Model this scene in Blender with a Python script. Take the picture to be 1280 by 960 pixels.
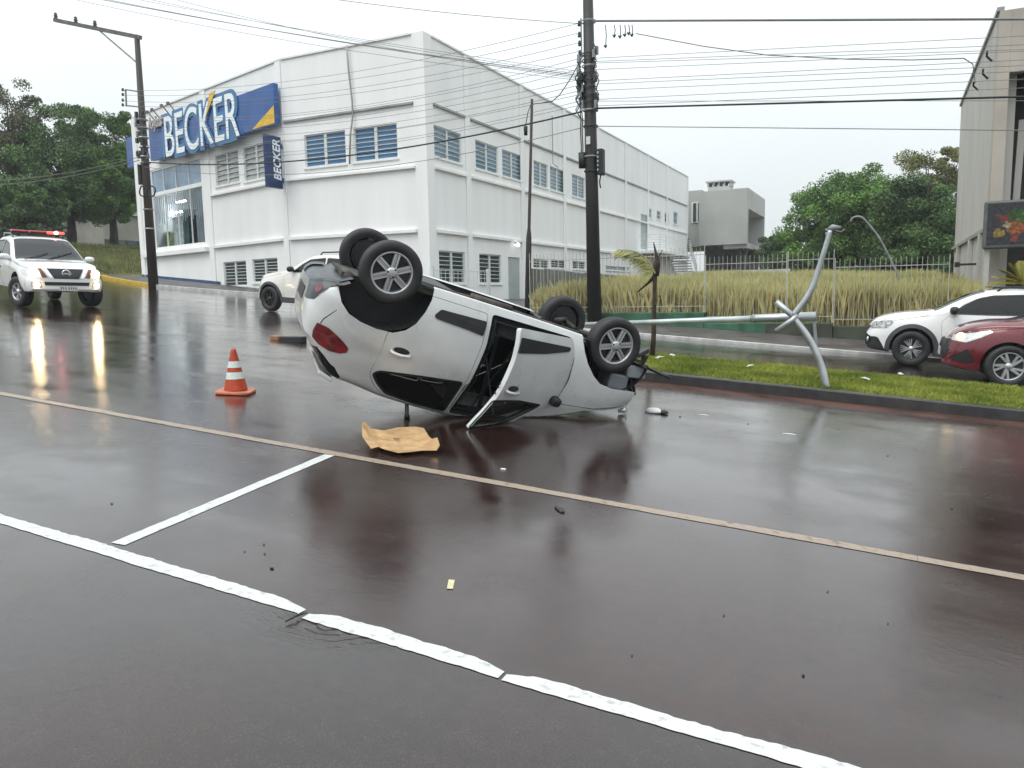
import bpy, bmesh, math, random
import numpy as np
from mathutils import Vector, Matrix, geometry

for o in list(bpy.data.objects):
    bpy.data.objects.remove(o)
S = bpy.context.scene
COL = S.collection
random.seed(7)
RNG = np.random.default_rng(11)

# ------------------------------------------------------------------ camera
# world frame: x runs down the road (to the right), y across it, away from the camera
GR = -0.0743            # grade of the street
CAM_H, PITCH, ROLL, YAW, FPX = 1.52, 6.7, 1.1, 26.0, 962.0


def cam_axes():
    p, r = math.radians(PITCH), math.radians(ROLL)
    f = Vector((0, math.cos(p), -math.sin(p)))
    rt = Vector((1, 0, 0))
    up = rt.cross(f)
    R = rt * math.cos(r) - up * math.sin(r)
    U = rt * math.sin(r) + up * math.cos(r)
    M = Matrix.Rotation(math.radians(YAW), 3, 'Z')
    return M @ R, M @ U, M @ f


CR, CU, CF = cam_axes()
CO = Vector((0, 0, CAM_H))
cd = bpy.data.cameras.new('camera')
cd.sensor_width = 36.0
cd.lens = FPX / 1280 * 36
cd.clip_start = 0.1
cd.clip_end = 2000
cam = bpy.data.objects.new('camera', cd)
COL.objects.link(cam)
m3 = Matrix((CR, CU, -CF)).transposed()
cam.matrix_world = Matrix.Translation(CO) @ m3.to_4x4()
S.camera = cam

# ------------------------------------------------------------------ sky and sun (overcast)
SUN_EL, SUN_AZ = math.radians(58), math.radians(200)
w = bpy.data.worlds.new('World')
S.world = w
w.use_nodes = True
nt = w.node_tree
nt.nodes.clear()
out = nt.nodes.new('ShaderNodeOutputWorld')
add = nt.nodes.new('ShaderNodeAddShader')
sky = nt.nodes.new('ShaderNodeTexSky')
sky.sky_type = 'NISHITA'
sky.sun_disc = False
sky.sun_elevation = SUN_EL
sky.sun_rotation = SUN_AZ
sky.dust_density = 6
sky.air_density = 1.0
b1 = nt.nodes.new('ShaderNodeBackground')
b1.inputs[1].default_value = 0.012
nt.links.new(sky.outputs[0], b1.inputs[0])
# overcast dome: brighter towards the zenith (standard overcast law), soft cloud mottling
tc = nt.nodes.new('ShaderNodeTexCoord')
sp = nt.nodes.new('ShaderNodeSeparateXYZ')
nt.links.new(tc.outputs['Generated'], sp.inputs[0])
cl = nt.nodes.new('ShaderNodeClamp')
nt.links.new(sp.outputs[2], cl.inputs[0])
ma = nt.nodes.new('ShaderNodeMath')
ma.operation = 'MULTIPLY_ADD'
ma.inputs[1].default_value = 1.6
ma.inputs[2].default_value = 1.0
nt.links.new(cl.outputs[0], ma.inputs[0])
nz = nt.nodes.new('ShaderNodeTexNoise')
nz.inputs['Scale'].default_value = 1.6
nz.inputs['Detail'].default_value = 4
nt.links.new(tc.outputs['Generated'], nz.inputs['Vector'])
mr = nt.nodes.new('ShaderNodeMapRange')
mr.inputs[1].default_value = 0.3
mr.inputs[2].default_value = 0.7
mr.inputs[3].default_value = 0.93
mr.inputs[4].default_value = 1.05
nt.links.new(nz.outputs[0], mr.inputs[0])
mm = nt.nodes.new('ShaderNodeMath')
mm.operation = 'MULTIPLY'
nt.links.new(ma.outputs[0], mm.inputs[0])
nt.links.new(mr.outputs[0], mm.inputs[1])
b2 = nt.nodes.new('ShaderNodeBackground')
b2.inputs[0].default_value = (0.92, 0.98, 1.0, 1)
SKY = nt.nodes.new('ShaderNodeMath')
SKY.operation = 'MULTIPLY'
SKY.inputs[1].default_value = 0.77
nt.links.new(mm.outputs[0], SKY.inputs[0])
nt.links.new(SKY.outputs[0], b2.inputs[1])
nt.links.new(b1.outputs[0], add.inputs[0])
nt.links.new(b2.outputs[0], add.inputs[1])
nt.links.new(add.outputs[0], out.inputs[0])

sl = bpy.data.lights.new('sun', 'SUN')
sl.energy = 1.4
sl.angle = math.radians(40)
sl.color = (1, 0.97, 0.93)
so = bpy.data.objects.new('sun', sl)
COL.objects.link(so)
sd = Vector((math.sin(SUN_AZ) * math.cos(SUN_EL), math.cos(SUN_AZ) * math.cos(SUN_EL), math.sin(SUN_EL)))
so.rotation_euler = sd.to_track_quat('Z', 'Y').to_euler()
S.view_settings.view_transform = 'Standard'
S.view_settings.look = 'None'
S.view_settings.exposure = 0.0
S.view_settings.gamma = 1.0


# ------------------------------------------------------------------ pixel -> place
def ray(px, py):
    return CF + CR * ((px - 640) / FPX) - CU * ((py - 480) / FPX)


def on_y(px, py, Y):
    d = ray(px, py)
    return CO + d * (Y / d.y)


def on_x(px, py, X):
    d = ray(px, py)
    return CO + d * (X / d.x)


def on_g(px, py, dz=0.0):
    d = ray(px, py)
    return CO + d * ((CAM_H - dz) / (GR * d.x - d.z))


def on_plane(px, py, p, n):
    d = ray(px, py)
    return CO + d * ((p - CO).dot(n) / d.dot(n))


def gz(x, y=0.0):
    return GR * x


# ------------------------------------------------------------------ materials
MATS = {}


def mat(name, col, rough=0.6, metal=0.0, var=0.12, vs=4.0, bump=0.0, bs=60.0, coat=0.0, emit=0.0, ecol=None,
        trans=0.0, ior=1.45, alpha=1.0, col2=None, spec=0.5, stretch=None, rvar=0.0, back=None, detail=5.0):
    if name in MATS:
        return MATS[name]
    m = bpy.data.materials.new(name)
    m.use_nodes = True
    n, l = m.node_tree.nodes, m.node_tree.links
    p = n['Principled BSDF']
    c = (*col, 1)
    t = n.new('ShaderNodeTexCoord')
    mp = n.new('ShaderNodeMapping')
    l.new(t.outputs['Object'], mp.inputs[0])
    if stretch:
        mp.inputs['Scale'].default_value = stretch
    no = n.new('ShaderNodeTexNoise')
    no.inputs['Scale'].default_value = vs
    no.inputs['Detail'].default_value = detail
    l.new(mp.outputs[0], no.inputs['Vector'])
    r = n.new('ShaderNodeValToRGB')
    r.color_ramp.elements[0].position = 0.32
    r.color_ramp.elements[1].position = 0.68
    ca = tuple(max(0, v * (1 - var)) for v in col)
    cb = col2 if col2 else tuple(min(1, v * (1 + var)) for v in col)
    r.color_ramp.elements[0].color = (*ca, 1)
    r.color_ramp.elements[1].color = (*cb, 1)
    l.new(no.outputs[0], r.inputs[0])
    l.new(r.outputs[0], p.inputs['Base Color'])
    p.inputs['Roughness'].default_value = rough
    if rvar:
        q = n.new('ShaderNodeMapRange')
        q.inputs[1].default_value = 0.3
        q.inputs[2].default_value = 0.7
        q.inputs[3].default_value = max(0.02, rough - rvar)
        q.inputs[4].default_value = min(1, rough + rvar)
        l.new(no.outputs[0], q.inputs[0])
        l.new(q.outputs[0], p.inputs['Roughness'])
    p.inputs['Metallic'].default_value = metal
    p.inputs['IOR'].default_value = ior
    p.inputs['Specular IOR Level'].default_value = spec
    p.inputs['Coat Weight'].default_value = coat
    p.inputs['Coat Roughness'].default_value = 0.06
    p.inputs['Transmission Weight'].default_value = trans
    p.inputs['Alpha'].default_value = alpha
    if emit:
        p.inputs['Emission Color'].default_value = (*(ecol or col), 1)
        p.inputs['Emission Strength'].default_value = emit
    if bump:
        b = n.new('ShaderNodeBump')
        b.inputs['Strength'].default_value = bump
        b.inputs['Distance'].default_value = 0.01
        n2 = n.new('ShaderNodeTexNoise')
        n2.inputs['Scale'].default_value = bs
        n2.inputs['Detail'].default_value = 6
        l.new(mp.outputs[0], n2.inputs['Vector'])
        l.new(n2.outputs[0], b.inputs['Height'])
        l.new(b.outputs[0], p.inputs['Normal'])
    if back:
        g = n.new('ShaderNodeNewGeometry')
        d = n.new('ShaderNodeBsdfDiffuse')
        d.inputs[0].default_value = (*back, 1)
        x = n.new('ShaderNodeMixShader')
        l.new(g.outputs['Backfacing'], x.inputs[0])
        l.new(p.outputs[0], x.inputs[1])
        l.new(d.outputs[0], x.inputs[2])
        l.new(x.outputs[0], n['Material Output'].inputs[0])
    MATS[name] = m
    return m


# ------------------------------------------------------------------ mesh helpers
def tag(o, label=None, cat=None, group=None, kind=None):
    if label:
        o['label'] = label
    if cat:
        o['category'] = cat
    if group:
        o['group'] = group
    if kind:
        o['kind'] = kind
    return o


def empty(name, loc=(0, 0, 0), rz=0.0, parent=None):
    o = bpy.data.objects.new(name, None)
    o.empty_display_size = 0.2
    o.location = loc
    o.rotation_euler = (0, 0, rz)
    COL.objects.link(o)
    if parent:
        o.parent = parent
    return o


PINV = {}


def anchor(name, loc):
    """an Empty at a thing's base whose parts are given in world coordinates"""
    o = empty(name, loc)
    PINV[o.name] = Matrix.Translation(loc).inverted()
    return o


def obj(name, me, parent=None, loc=None):
    o = bpy.data.objects.new(name, me)
    COL.objects.link(o)
    if parent:
        o.parent = parent
        if parent.name in PINV:
            o.matrix_parent_inverse = PINV[parent.name]
    if loc is not None:
        o.location = loc
    return o


def copy_tree(o, parent=None):
    c = o.copy()
    COL.objects.link(c)
    c.parent = parent
    for ch in o.children:
        copy_tree(ch, c)
    return c


class MB:
    def __init__(s):
        s.v, s.f, s.mi, s.sm = [], [], [], []
        s.cm, s.cs = 0, False

    def add(s, vs, fs):
        b = len(s.v)
        s.v += [tuple(v) for v in vs]
        for f in fs:
            s.f.append(tuple(b + i for i in f))
            s.mi.append(s.cm)
            s.sm.append(s.cs)
        return s

    def box(s, x0, x1, y0, y1, z0, z1):
        v = [(x, y, z) for z in (z0, z1) for y in (y0, y1) for x in (x0, x1)]
        return s.add(v, [(0, 2, 3, 1), (4, 5, 7, 6), (0, 1, 5, 4), (2, 6, 7, 3), (0, 4, 6, 2), (1, 3, 7, 5)])

    def obox(s, c, ax, h):
        c = Vector(c)
        v = [c + ax[0] * (h[0] * i) + ax[1] * (h[1] * j) + ax[2] * (h[2] * k) for k in (-1, 1) for j in (-1, 1) for i in (-1, 1)]
        return s.add(v, [(0, 2, 3, 1), (4, 5, 7, 6), (0, 1, 5, 4), (2, 6, 7, 3), (0, 4, 6, 2), (1, 3, 7, 5)])

    def beam(s, a, b, w, h, up=(0, 0, 1)):
        a, b = Vector(a), Vector(b)
        d = (b - a)
        L = d.length
        d = d / L
        x = d.cross(Vector(up))
        if x.length < 1e-4:
            x = d.cross(Vector((0, 1, 0)))
        x.normalize()
        return s.obox((a + b) / 2, (x, x.cross(d), d), (w / 2, h / 2, L / 2))

    def tube(s, pts, r, n=8, cap=True, closed=False):
        pts = [Vector(p) for p in pts]
        k = len(pts)
        rr = r if isinstance(r, (list, tuple)) else [r] * k
        u = None
        vs, fs = [], []
        for i, p in enumerate(pts):
            if closed:
                t = pts[(i + 1) % k] - pts[i - 1]
            else:
                t = pts[min(i + 1, k - 1)] - pts[max(i - 1, 0)]
            t.normalize()
            if u is None:
                u = t.cross(Vector((0, 0, 1)))
                if u.length < 1e-3:
                    u = t.cross(Vector((1, 0, 0)))
            u = (u - t * u.dot(t)).normalized()
            w_ = t.cross(u)
            for j in range(n):
                a = 2 * math.pi * j / n
                vs.append(p + (u * math.cos(a) + w_ * math.sin(a)) * rr[i])
        R = k if closed else k - 1
        for i in range(R):
            for j in range(n):
                a, b = i * n + j, i * n + (j + 1) % n
                c, d = ((i + 1) % k) * n + (j + 1) % n, ((i + 1) % k) * n + j
                fs.append((a, b, c, d))
        if cap and not closed:
            fs.append(tuple(range(n - 1, -1, -1)))
            fs.append(tuple((k - 1) * n + j for j in range(n)))
        return s.add(vs, fs)

    def lathe(s, prof, n=24, M=None, closed=False):
        M = M or Matrix.Identity(4)
        vs, fs = [], []
        k = len(prof)
        for r, z in prof:
            for j in range(n):
                a = 2 * math.pi * j / n
                vs.append(M @ Vector((r * math.cos(a), r * math.sin(a), z)))
        for i in range(k if closed else k - 1):
            i2 = (i + 1) % k
            for j in range(n):
                j2 = (j + 1) % n
                fs.append((i * n + j, i * n + j2, i2 * n + j2, i2 * n + j))
        return s.add(vs, fs)

    def prism(s, poly, off):
        n = len(poly)
        off = Vector(off)
        vs = [Vector(p) for p in poly] + [Vector(p) + off for p in poly]
        fs = [tuple(range(n - 1, -1, -1)), tuple(range(n, 2 * n))]
        fs += [(i, (i + 1) % n, n + (i + 1) % n, n + i) for i in range(n)]
        return s.add(vs, fs)

    def poly(s, pts):
        return s.add(pts, [tuple(range(len(pts)))])

    def mesh(s, name, mats):
        me = bpy.data.meshes.new(name)
        me.from_pydata(s.v, [], s.f)
        for m in (mats if isinstance(mats, (list, tuple)) else [mats]):
            me.materials.append(m)
        me.polygons.foreach_set('material_index', s.mi)
        me.polygons.foreach_set('use_smooth', s.sm)
        me.update()
        return me

    def build(s, name, mats, parent=None, bevel=0, seg=2, fix=True, loc=None):
        me = s.mesh(name, mats)
        if fix:
            bm = bmesh.new()
            bm.from_mesh(me)
            bmesh.ops.recalc_face_normals(bm, faces=bm.faces)
            bm.to_mesh(me)
            bm.free()
        o = obj(name, me, parent, loc)
        if bevel:
            b = o.modifiers.new('bevel', 'BEVEL')
            b.width = bevel
            b.segments = seg
            b.limit_method = 'ANGLE'
            b.harden_normals = False
        return o


def np_mesh(name, V, Q, mats, smooth=False):
    """V (n,3) float array, Q (m,k) int array"""
    me = bpy.data.meshes.new(name)
    me.vertices.add(len(V))
    me.vertices.foreach_set('co', np.asarray(V, np.float32).ravel())
    k = Q.shape[1]
    me.loops.add(Q.size)
    me.loops.foreach_set('vertex_index', Q.astype(np.int32).ravel())
    me.polygons.add(len(Q))
    me.polygons.foreach_set('loop_start', np.arange(0, Q.size, k, dtype=np.int32))
    me.materials.append(mats)
    me.update(calc_edges=True)
    me.validate()
    return me


def leaves(centers, size, aspect=0.5, droop=0.0):
    n = len(centers)
    d = RNG.normal(size=(n, 3))
    d[:, 2] -= droop
    d /= np.linalg.norm(d, axis=1)[:, None]
    e = RNG.normal(size=(n, 3))
    e -= d * (e * d).sum(1)[:, None]
    e /= np.linalg.norm(e, axis=1)[:, None]
    L = (size * RNG.uniform(0.6, 1.3, n))[:, None]
    W = L * aspect
    V = np.empty((n, 4, 3))
    V[:, 0] = centers - d * L / 2
    V[:, 1] = centers + e * W / 2
    V[:, 2] = centers + d * L / 2
    V[:, 3] = centers - e * W / 2
    return V.reshape(-1, 3), np.arange(4 * n).reshape(-1, 4)


def blades(P, h, wd, lean=0.3):
    """P (n,3) roots; h heights; bent two-piece blades (5 vertices, quad + tri as two quads)"""
    n = len(P)
    a = RNG.uniform(0, 2 * math.pi, n)
    side = np.stack([np.cos(a), np.sin(a), np.zeros(n)], 1)
    b = RNG.uniform(0, 2 * math.pi, n)
    ln = (RNG.uniform(0.1, 1, n) * lean * h)[:, None]
    dirv = np.stack([np.cos(b), np.sin(b), np.zeros(n)], 1) * ln
    up = np.stack([np.zeros(n), np.zeros(n), h], 1)
    w_ = (wd * RNG.uniform(0.6, 1.3, n))[:, None]
    V = np.empty((n, 4, 3))
    V[:, 0] = P - side * w_ / 2
    V[:, 1] = P + side * w_ / 2
    V[:, 2] = P + dirv * 0.35 + up * 0.62 + side * w_ * 0.35
    V[:, 3] = P + dirv + up
    return V.reshape(-1, 3), np.arange(4 * n).reshape(-1, 4)


def text_mesh(txt, size, extrude, offset=0.0, shear=0.0, spacing=1.0):
    cu = bpy.data.curves.new('t', 'FONT')
    cu.body = txt
    cu.size = size
    cu.extrude = extrude
    cu.offset = offset
    cu.shear = shear
    cu.space_character = spacing
    cu.align_x = 'CENTER'
    cu.align_y = 'CENTER'
    o = bpy.data.objects.new('t', cu)
    COL.objects.link(o)
    dg = bpy.context.evaluated_depsgraph_get()
    me = bpy.data.meshes.new_from_object(o.evaluated_get(dg))
    bpy.data.objects.remove(o)
    bpy.data.curves.remove(cu)
    me.materials.clear()
    return me
# ------------------------------------------------------------------ wet asphalt
def wet_road():
    m = bpy.data.materials.new('wet_asphalt')
    m.use_nodes = True
    n, l = m.node_tree.nodes, m.node_tree.links
    p = n['Principled BSDF']
    g = n.new('ShaderNodeNewGeometry')

    def noise(scale, detail=5, st=None, rough=0.5):
        q = n.new('ShaderNodeTexNoise')
        q.inputs['Scale'].default_value = scale
        q.inputs['Detail'].default_value = detail
        q.inputs['Roughness'].default_value = rough
        if st:
            mp = n.new('ShaderNodeMapping')
            mp.inputs['Scale'].default_value = st
            l.new(g.outputs['Position'], mp.inputs[0])
            l.new(mp.outputs[0], q.inputs['Vector'])
        else:
            l.new(g.outputs['Position'], q.inputs['Vector'])
        return q.outputs[0]

    def ramp(src, a, ca, b, cb):
        r = n.new('ShaderNodeValToRGB')
        r.color_ramp.elements[0].position = a
        r.color_ramp.elements[1].position = b
        r.color_ramp.elements[0].color = ca
        r.color_ramp.elements[1].color = cb
        l.new(src, r.inputs[0])
        return r.outputs[0]

    def rng(src, a, b, c, d):
        r = n.new('ShaderNodeMapRange')
        for i, v in enumerate((a, b, c, d)):
            r.inputs[i + 1].default_value = v
        l.new(src, r.inputs[0])
        return r.outputs[0]

    def mix(kind, f, a, b):
        r = n.new('ShaderNodeMix')
        r.data_type = 'RGBA'
        r.blend_type = kind
        if isinstance(f, float):
            r.inputs['Factor'].default_value = f
        else:
            l.new(f, r.inputs['Factor'])
        l.new(a, r.inputs[6])
        l.new(b, r.inputs[7])
        return r.outputs[2]

    def math_(op, a, b):
        r = n.new('ShaderNodeMath')
        r.operation = op
        for i, v in enumerate((a, b)):
            if isinstance(v, float):
                r.inputs[i].default_value = v
            else:
                l.new(v, r.inputs[i])
        return r.outputs[0]

    big = noise(0.22, 4)
    streak = noise(0.9, 4, (0.25, 1.6, 1))
    fine = noise(150, 3, None, 0.7)
    mid = noise(14, 5)
    base = ramp(big, 0.35, (0.027, 0.0098, 0.0075, 1), 0.65, (0.018, 0.0100, 0.0086, 1))
    spk = ramp(fine, 0.35, (0.35, 0.35, 0.35, 1), 0.70, (2.0, 1.85, 1.8, 1))
    c1 = mix('MULTIPLY', 1.0, base, spk)
    md = ramp(mid, 0.3, (0.68, 0.68, 0.68, 1), 0.7, (1.25, 1.22, 1.22, 1))
    c2 = mix('MULTIPLY', 1.0, c1, md)
    # the parking lane nearest the viewer is greyer: the sky's reflection put into its colour
    sx = n.new('ShaderNodeSeparateXYZ')
    l.new(g.outputs['Position'], sx.inputs[0])
    lane = rng(sx.outputs[1], 2.45, 2.6, 1.0, 0.0)
    grey = ramp(mid, 0.3, (0.019, 0.0150, 0.0142, 1), 0.7, (0.027, 0.0215, 0.0200, 1))
    red = ramp(mid, 0.3, (0.024, 0.0145, 0.0130, 1), 0.7, (0.032, 0.0200, 0.0180, 1))
    grey = mix('MIX', rng(noise(1.1, 5), 0.48, 0.66, 0.0, 0.8), grey, red)
    gsp = mix('MULTIPLY', 1.0, grey, spk)
    c3 = mix('MIX', lane, c2, gsp)
    # hairline cracks in the asphalt
    vo = n.new('ShaderNodeTexVoronoi')
    vo.feature = 'DISTANCE_TO_EDGE'
    vo.inputs['Scale'].default_value = 0.75
    wv_ = n.new('ShaderNodeVectorMath')
    wv_.operation = 'ADD'
    nn_ = n.new('ShaderNodeTexNoise')
    nn_.inputs['Scale'].default_value = 2.5
    nn_.inputs['Detail'].default_value = 6
    l.new(g.outputs['Position'], nn_.inputs['Vector'])
    l.new(g.outputs['Position'], wv_.inputs[0])
    l.new(nn_.outputs[1], wv_.inputs[1])
    l.new(wv_.outputs[0], vo.inputs['Vector'])
    crk = math_('MULTIPLY', rng(vo.outputs['Distance'], 0.0, 0.008, 0.75, 0.0), rng(noise(0.9, 3), 0.46, 0.58, 0.0, 1.0))
    dk = ramp(mid, 0.3, (0.006, 0.005, 0.005, 1), 0.7, (0.010, 0.008, 0.008, 1))
    c3 = mix('MIX', crk, c3, dk)
    # red-brown silt washed up along the median kerb
    silt = math_('MULTIPLY', rng(sx.outputs[1], 9.85, 10.5, 0.0, 1.0), rng(sx.outputs[1], 10.76, 10.78, 1.0, 0.0))
    silt = math_('MULTIPLY', silt, rng(sx.outputs[0], -6.0, -4.0, 0.0, 1.0))
    silt = math_('MULTIPLY', silt, rng(noise(3.0, 4, (0.5, 1, 1)), 0.35, 0.6, 0.35, 1.0))
    sc_ = ramp(mid, 0.3, (0.085, 0.036, 0.025, 1), 0.7, (0.125, 0.060, 0.042, 1))
    c3 = mix('MIX', silt, c3, sc_)
    l.new(c3, p.inputs['Base Color'])
    # water film: smooth where it stands, rougher where the stones break through
    film = math_('ADD', rng(streak, 0.3, 0.7, 0.0, 1.0), rng(noise(2.6, 5), 0.3, 0.7, -0.4, 0.5))
    rough = rng(film, 0.0, 1.4, 0.16, 0.32)
    rough = math_('ADD', rough, math_('MULTIPLY', silt, 0.25))
    l.new(rough, p.inputs['Roughness'])
    p.inputs['IOR'].default_value = 1.36
    p.inputs['Specular IOR Level'].default_value = 0.3
    l.new(rng(silt, 0.0, 1.0, 1.0, 0.3), p.inputs['Coat Weight'])
    p.inputs['Coat IOR'].default_value = 1.37
    l.new(rng(film, 0.1, 1.3, 0.012, 0.11), p.inputs['Coat Roughness'])
    # relief
    h1 = math_('MULTIPLY', fine, rng(film, 0.0, 1.4, 0.15, 0.6))
    h2 = math_('MULTIPLY', noise(38, 4), 0.3)
    h = math_('ADD', h1, h2)
    b = n.new('ShaderNodeBump')
    b.inputs['Strength'].default_value = 0.12
    b.inputs['Distance'].default_value = 0.004
    l.new(h, b.inputs['Height'])
    # small rings where run-off breaks over the old joint by the white line
    dv = n.new('ShaderNodeVectorMath')
    dv.operation = 'DISTANCE'
    l.new(g.outputs['Position'], dv.inputs[0])
    rc = on_g(440, 748)
    dv.inputs[1].default_value = rc
    wv = n.new('ShaderNodeMath')
    wv.operation = 'SINE'
    l.new(math_('ADD', math_('MULTIPLY', dv.outputs['Value'], 120.0), math_('MULTIPLY', noise(7, 3), 18.0)), wv.inputs[0])
    fall = math_('MULTIPLY', rng(dv.outputs['Value'], 0.30, 0.52, 1.0, 0.0), rng(sx.outputs[1], 2.38, 2.50, 1.0, 0.0))
    hw = math_('MULTIPLY', wv.outputs[0], fall)
    b2_ = n.new('ShaderNodeBump')
    b2_.inputs['Strength'].default_value = 0.3
    b2_.inputs['Distance'].default_value = 0.005
    l.new(hw, b2_.inputs['Height'])
    l.new(b.outputs[0], b2_.inputs['Normal'])
    l.new(b2_.outputs[0], p.inputs['Normal'])
    # film itself stays smoother than the stones
    b3 = n.new('ShaderNodeBump')
    b3.inputs['Strength'].default_value = 0.10
    b3.inputs['Distance'].default_value = 0.005
    l.new(math_('ADD', math_('ADD', noise(24, 4), math_('MULTIPLY', fine, rng(film, 0.0, 1.4, 0.35, 1.2))), math_('MULTIPLY', noise(3.2, 4, (0.45, 2.2, 1)), 2.0)), b3.inputs['Height'])
    l.new(b2_.outputs[0], b3.inputs['Normal'])
    l.new(b3.outputs[0], p.inputs['Coat Normal'])
    return m


M_ROAD = wet_road()
M_GRASS_SOIL = mat('lawn_soil', (0.09, 0.11, 0.02), 0.9, var=0.35, vs=3, bump=0.4, bs=40)
M_BLADE = mat('lawn_blade', (0.18, 0.27, 0.022), 0.6, var=0.45, vs=1.4, col2=(0.34, 0.37, 0.06))
M_EARTH = mat('earth', (0.09, 0.06, 0.04), 0.9, var=0.3, vs=1.2, bump=0.4, bs=12)
M_KERB = mat('kerb_dark', (0.035, 0.034, 0.034), 0.35, var=0.35, vs=6, bump=0.3, bs=50)
M_KERBW = mat('kerb_white', (0.45, 0.45, 0.44), 0.45, var=0.25, vs=5, bump=0.2, bs=40)
M_KERBY = mat('kerb_yellow', (0.55, 0.36, 0.04), 0.45, var=0.3, vs=5, bump=0.2, bs=40)
M_WALK = mat('wet_pavement', (0.075, 0.068, 0.065), 0.42, var=0.35, vs=2.0, bump=0.3, bs=30, rvar=0.12)
M_PAINT = mat('road_paint_white', (0.50, 0.51, 0.505), 0.42, var=0.10, vs=28, bump=0.3, bs=120, rvar=0.1, detail=8.0)
M_PAINT_TAN = mat('road_paint_tan', (0.21, 0.155, 0.115), 0.36, var=0.3, vs=20, bump=0.3, bs=120, col2=(0.30, 0.24, 0.185))

for m_, lo in ((M_PAINT, (0.36, 0.36, 0.355)), (M_PAINT_TAN, (0.13, 0.095, 0.075))):
    for nd in m_.node_tree.nodes:
        if nd.type == 'VALTORGB':
            nd.color_ramp.elements[0].position = 0.30
            nd.color_ramp.elements[1].position = 0.44
            nd.color_ramp.elements[0].color = (*lo, 1)


def strip(x0, x1, y0, y1, dz, nx=1):
    mb = MB()
    for i in range(nx):
        a, b = x0 + (x1 - x0) * i / nx, x0 + (x1 - x0) * (i + 1) / nx
        mb.add([(a, y0, gz(a) + dz), (b, y0, gz(b) + dz), (b, y1, gz(b) + dz), (a, y1, gz(a) + dz)], [(0, 1, 2, 3)])
    return mb


# country beyond, one sheet
def terrain():
    xs = [-420, -200, -110, -70, -52, -47.2, -43, -40.9, -40.8, -20, 0, 30, 90, 300]
    ys = [-200, -40, 0, 30, 60, 75, 120, 300, 600]
    V, F = [], []
    for y in ys:
        for x in xs:
            z = gz(max(x, -40.85)) - 0.06
            if x < -41:
                z += min(1.0, (-41 - x) / 5.0) * 2.1 + max(0, -48 - x) * 0.012
            if y > 75:
                z += (y - 75) * 0.004
            V.append((x, y, z))
    k = len(xs)
    for j in range(len(ys) - 1):
        for i in range(k - 1):
            F.append((j * k + i, j * k + i + 1, (j + 1) * k + i + 1, (j + 1) * k + i))
    mb = MB()
    mb.cs = False
    mb.add(V, F)
    return mb.build('terrain', mat('bank_grass', (0.07, 0.10, 0.018), 0.85, var=0.4, vs=0.7, bump=0.5, bs=6, col2=(0.13, 0.12, 0.03)), fix=False)


tag(terrain(), kind='structure')
road = strip(-40.8, 60, -25, 70, 0).build('road', M_ROAD, fix=False)
tag(road, kind='structure')


# painted lines: strokes with a worn, uneven edge, parts of the road
def paint_line(a, b, width, material, wob=0.008, step=0.028, seed=0, ragged=0.5, taper=True):
    r = random.Random(seed)
    a, b = Vector(a), Vector(b)
    d = (b - a)
    L = d.length
    d.normalize()
    nrm = Vector((-d.y, d.x, 0)).normalized()
    k = max(2, int(L / step))
    mb = MB()
    vs = []
    l1 = l2 = 0
    for i in range(k + 1):
        p = a + d * (L * i / k)
        l1 = l1 * 0.9 + r.uniform(-1, 1) * wob * 0.35
        l2 = l2 * 0.9 + r.uniform(-1, 1) * wob * 0.25
        e1 = l1 + r.uniform(-1, 1) * wob * 0.42
        e2 = l2 + r.uniform(-1, 1) * wob * 0.30 * ragged
        tp = min(1.0, 0.1 + i / 5, 0.1 + (k - i) / 7) if taper else 1.0
        for s_, e in ((1, e1), (-1, e2)):
            q = p + nrm * (s_ * width / 2 * (tp if s_ > 0 else 1) + e)
            vs.append((q.x, q.y, gz(q.x) + 0.003))
    fs = [(2 * i, 2 * i + 1, 2 * i + 3, 2 * i + 2) for i in range(k)]
    mb.add(vs, fs)
    return mb.build('painted_line', material, road, fix=False)


gj = on_g(382, 763)
paint_line((-12.5, 2.53, 0), (gj.x, gj.y, 0), 0.098, M_PAINT, 0.010, seed=1)
g1, g2 = on_g(386, 768), on_g(630, 841)
paint_line((g1.x, g1.y, 0), (g2.x, g2.y, 0), 0.092, M_PAINT, 0.011, 0.024, seed=3)
g1, g2 = on_g(633, 844), on_g(1075, 963)
paint_line((g1.x, g1.y, 0), (g2.x + 3.0, g2.y + 0.02, 0), 0.085, M_PAINT, 0.008, 0.024, seed=4)
d0, d1 = on_g(140, 683), on_g(412, 569)
paint_line((d0.x, d0.y + 0.035, 0), (d1.x, d1.y, 0), 0.088, M_PAINT, 0.004, seed=6, taper=False)
paint_line((-28, 4.62, 0), (0.2, 4.78, 0), 0.10, M_PAINT_TAN, 0.006, seed=7, taper=False)
paint_line((0.202, 4.78, 0), (12, 4.847, 0), 0.10, M_PAINT_TAN, 0.006, seed=8, taper=False)

# median: kerb, soil, short turf
KH = 0.14


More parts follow.
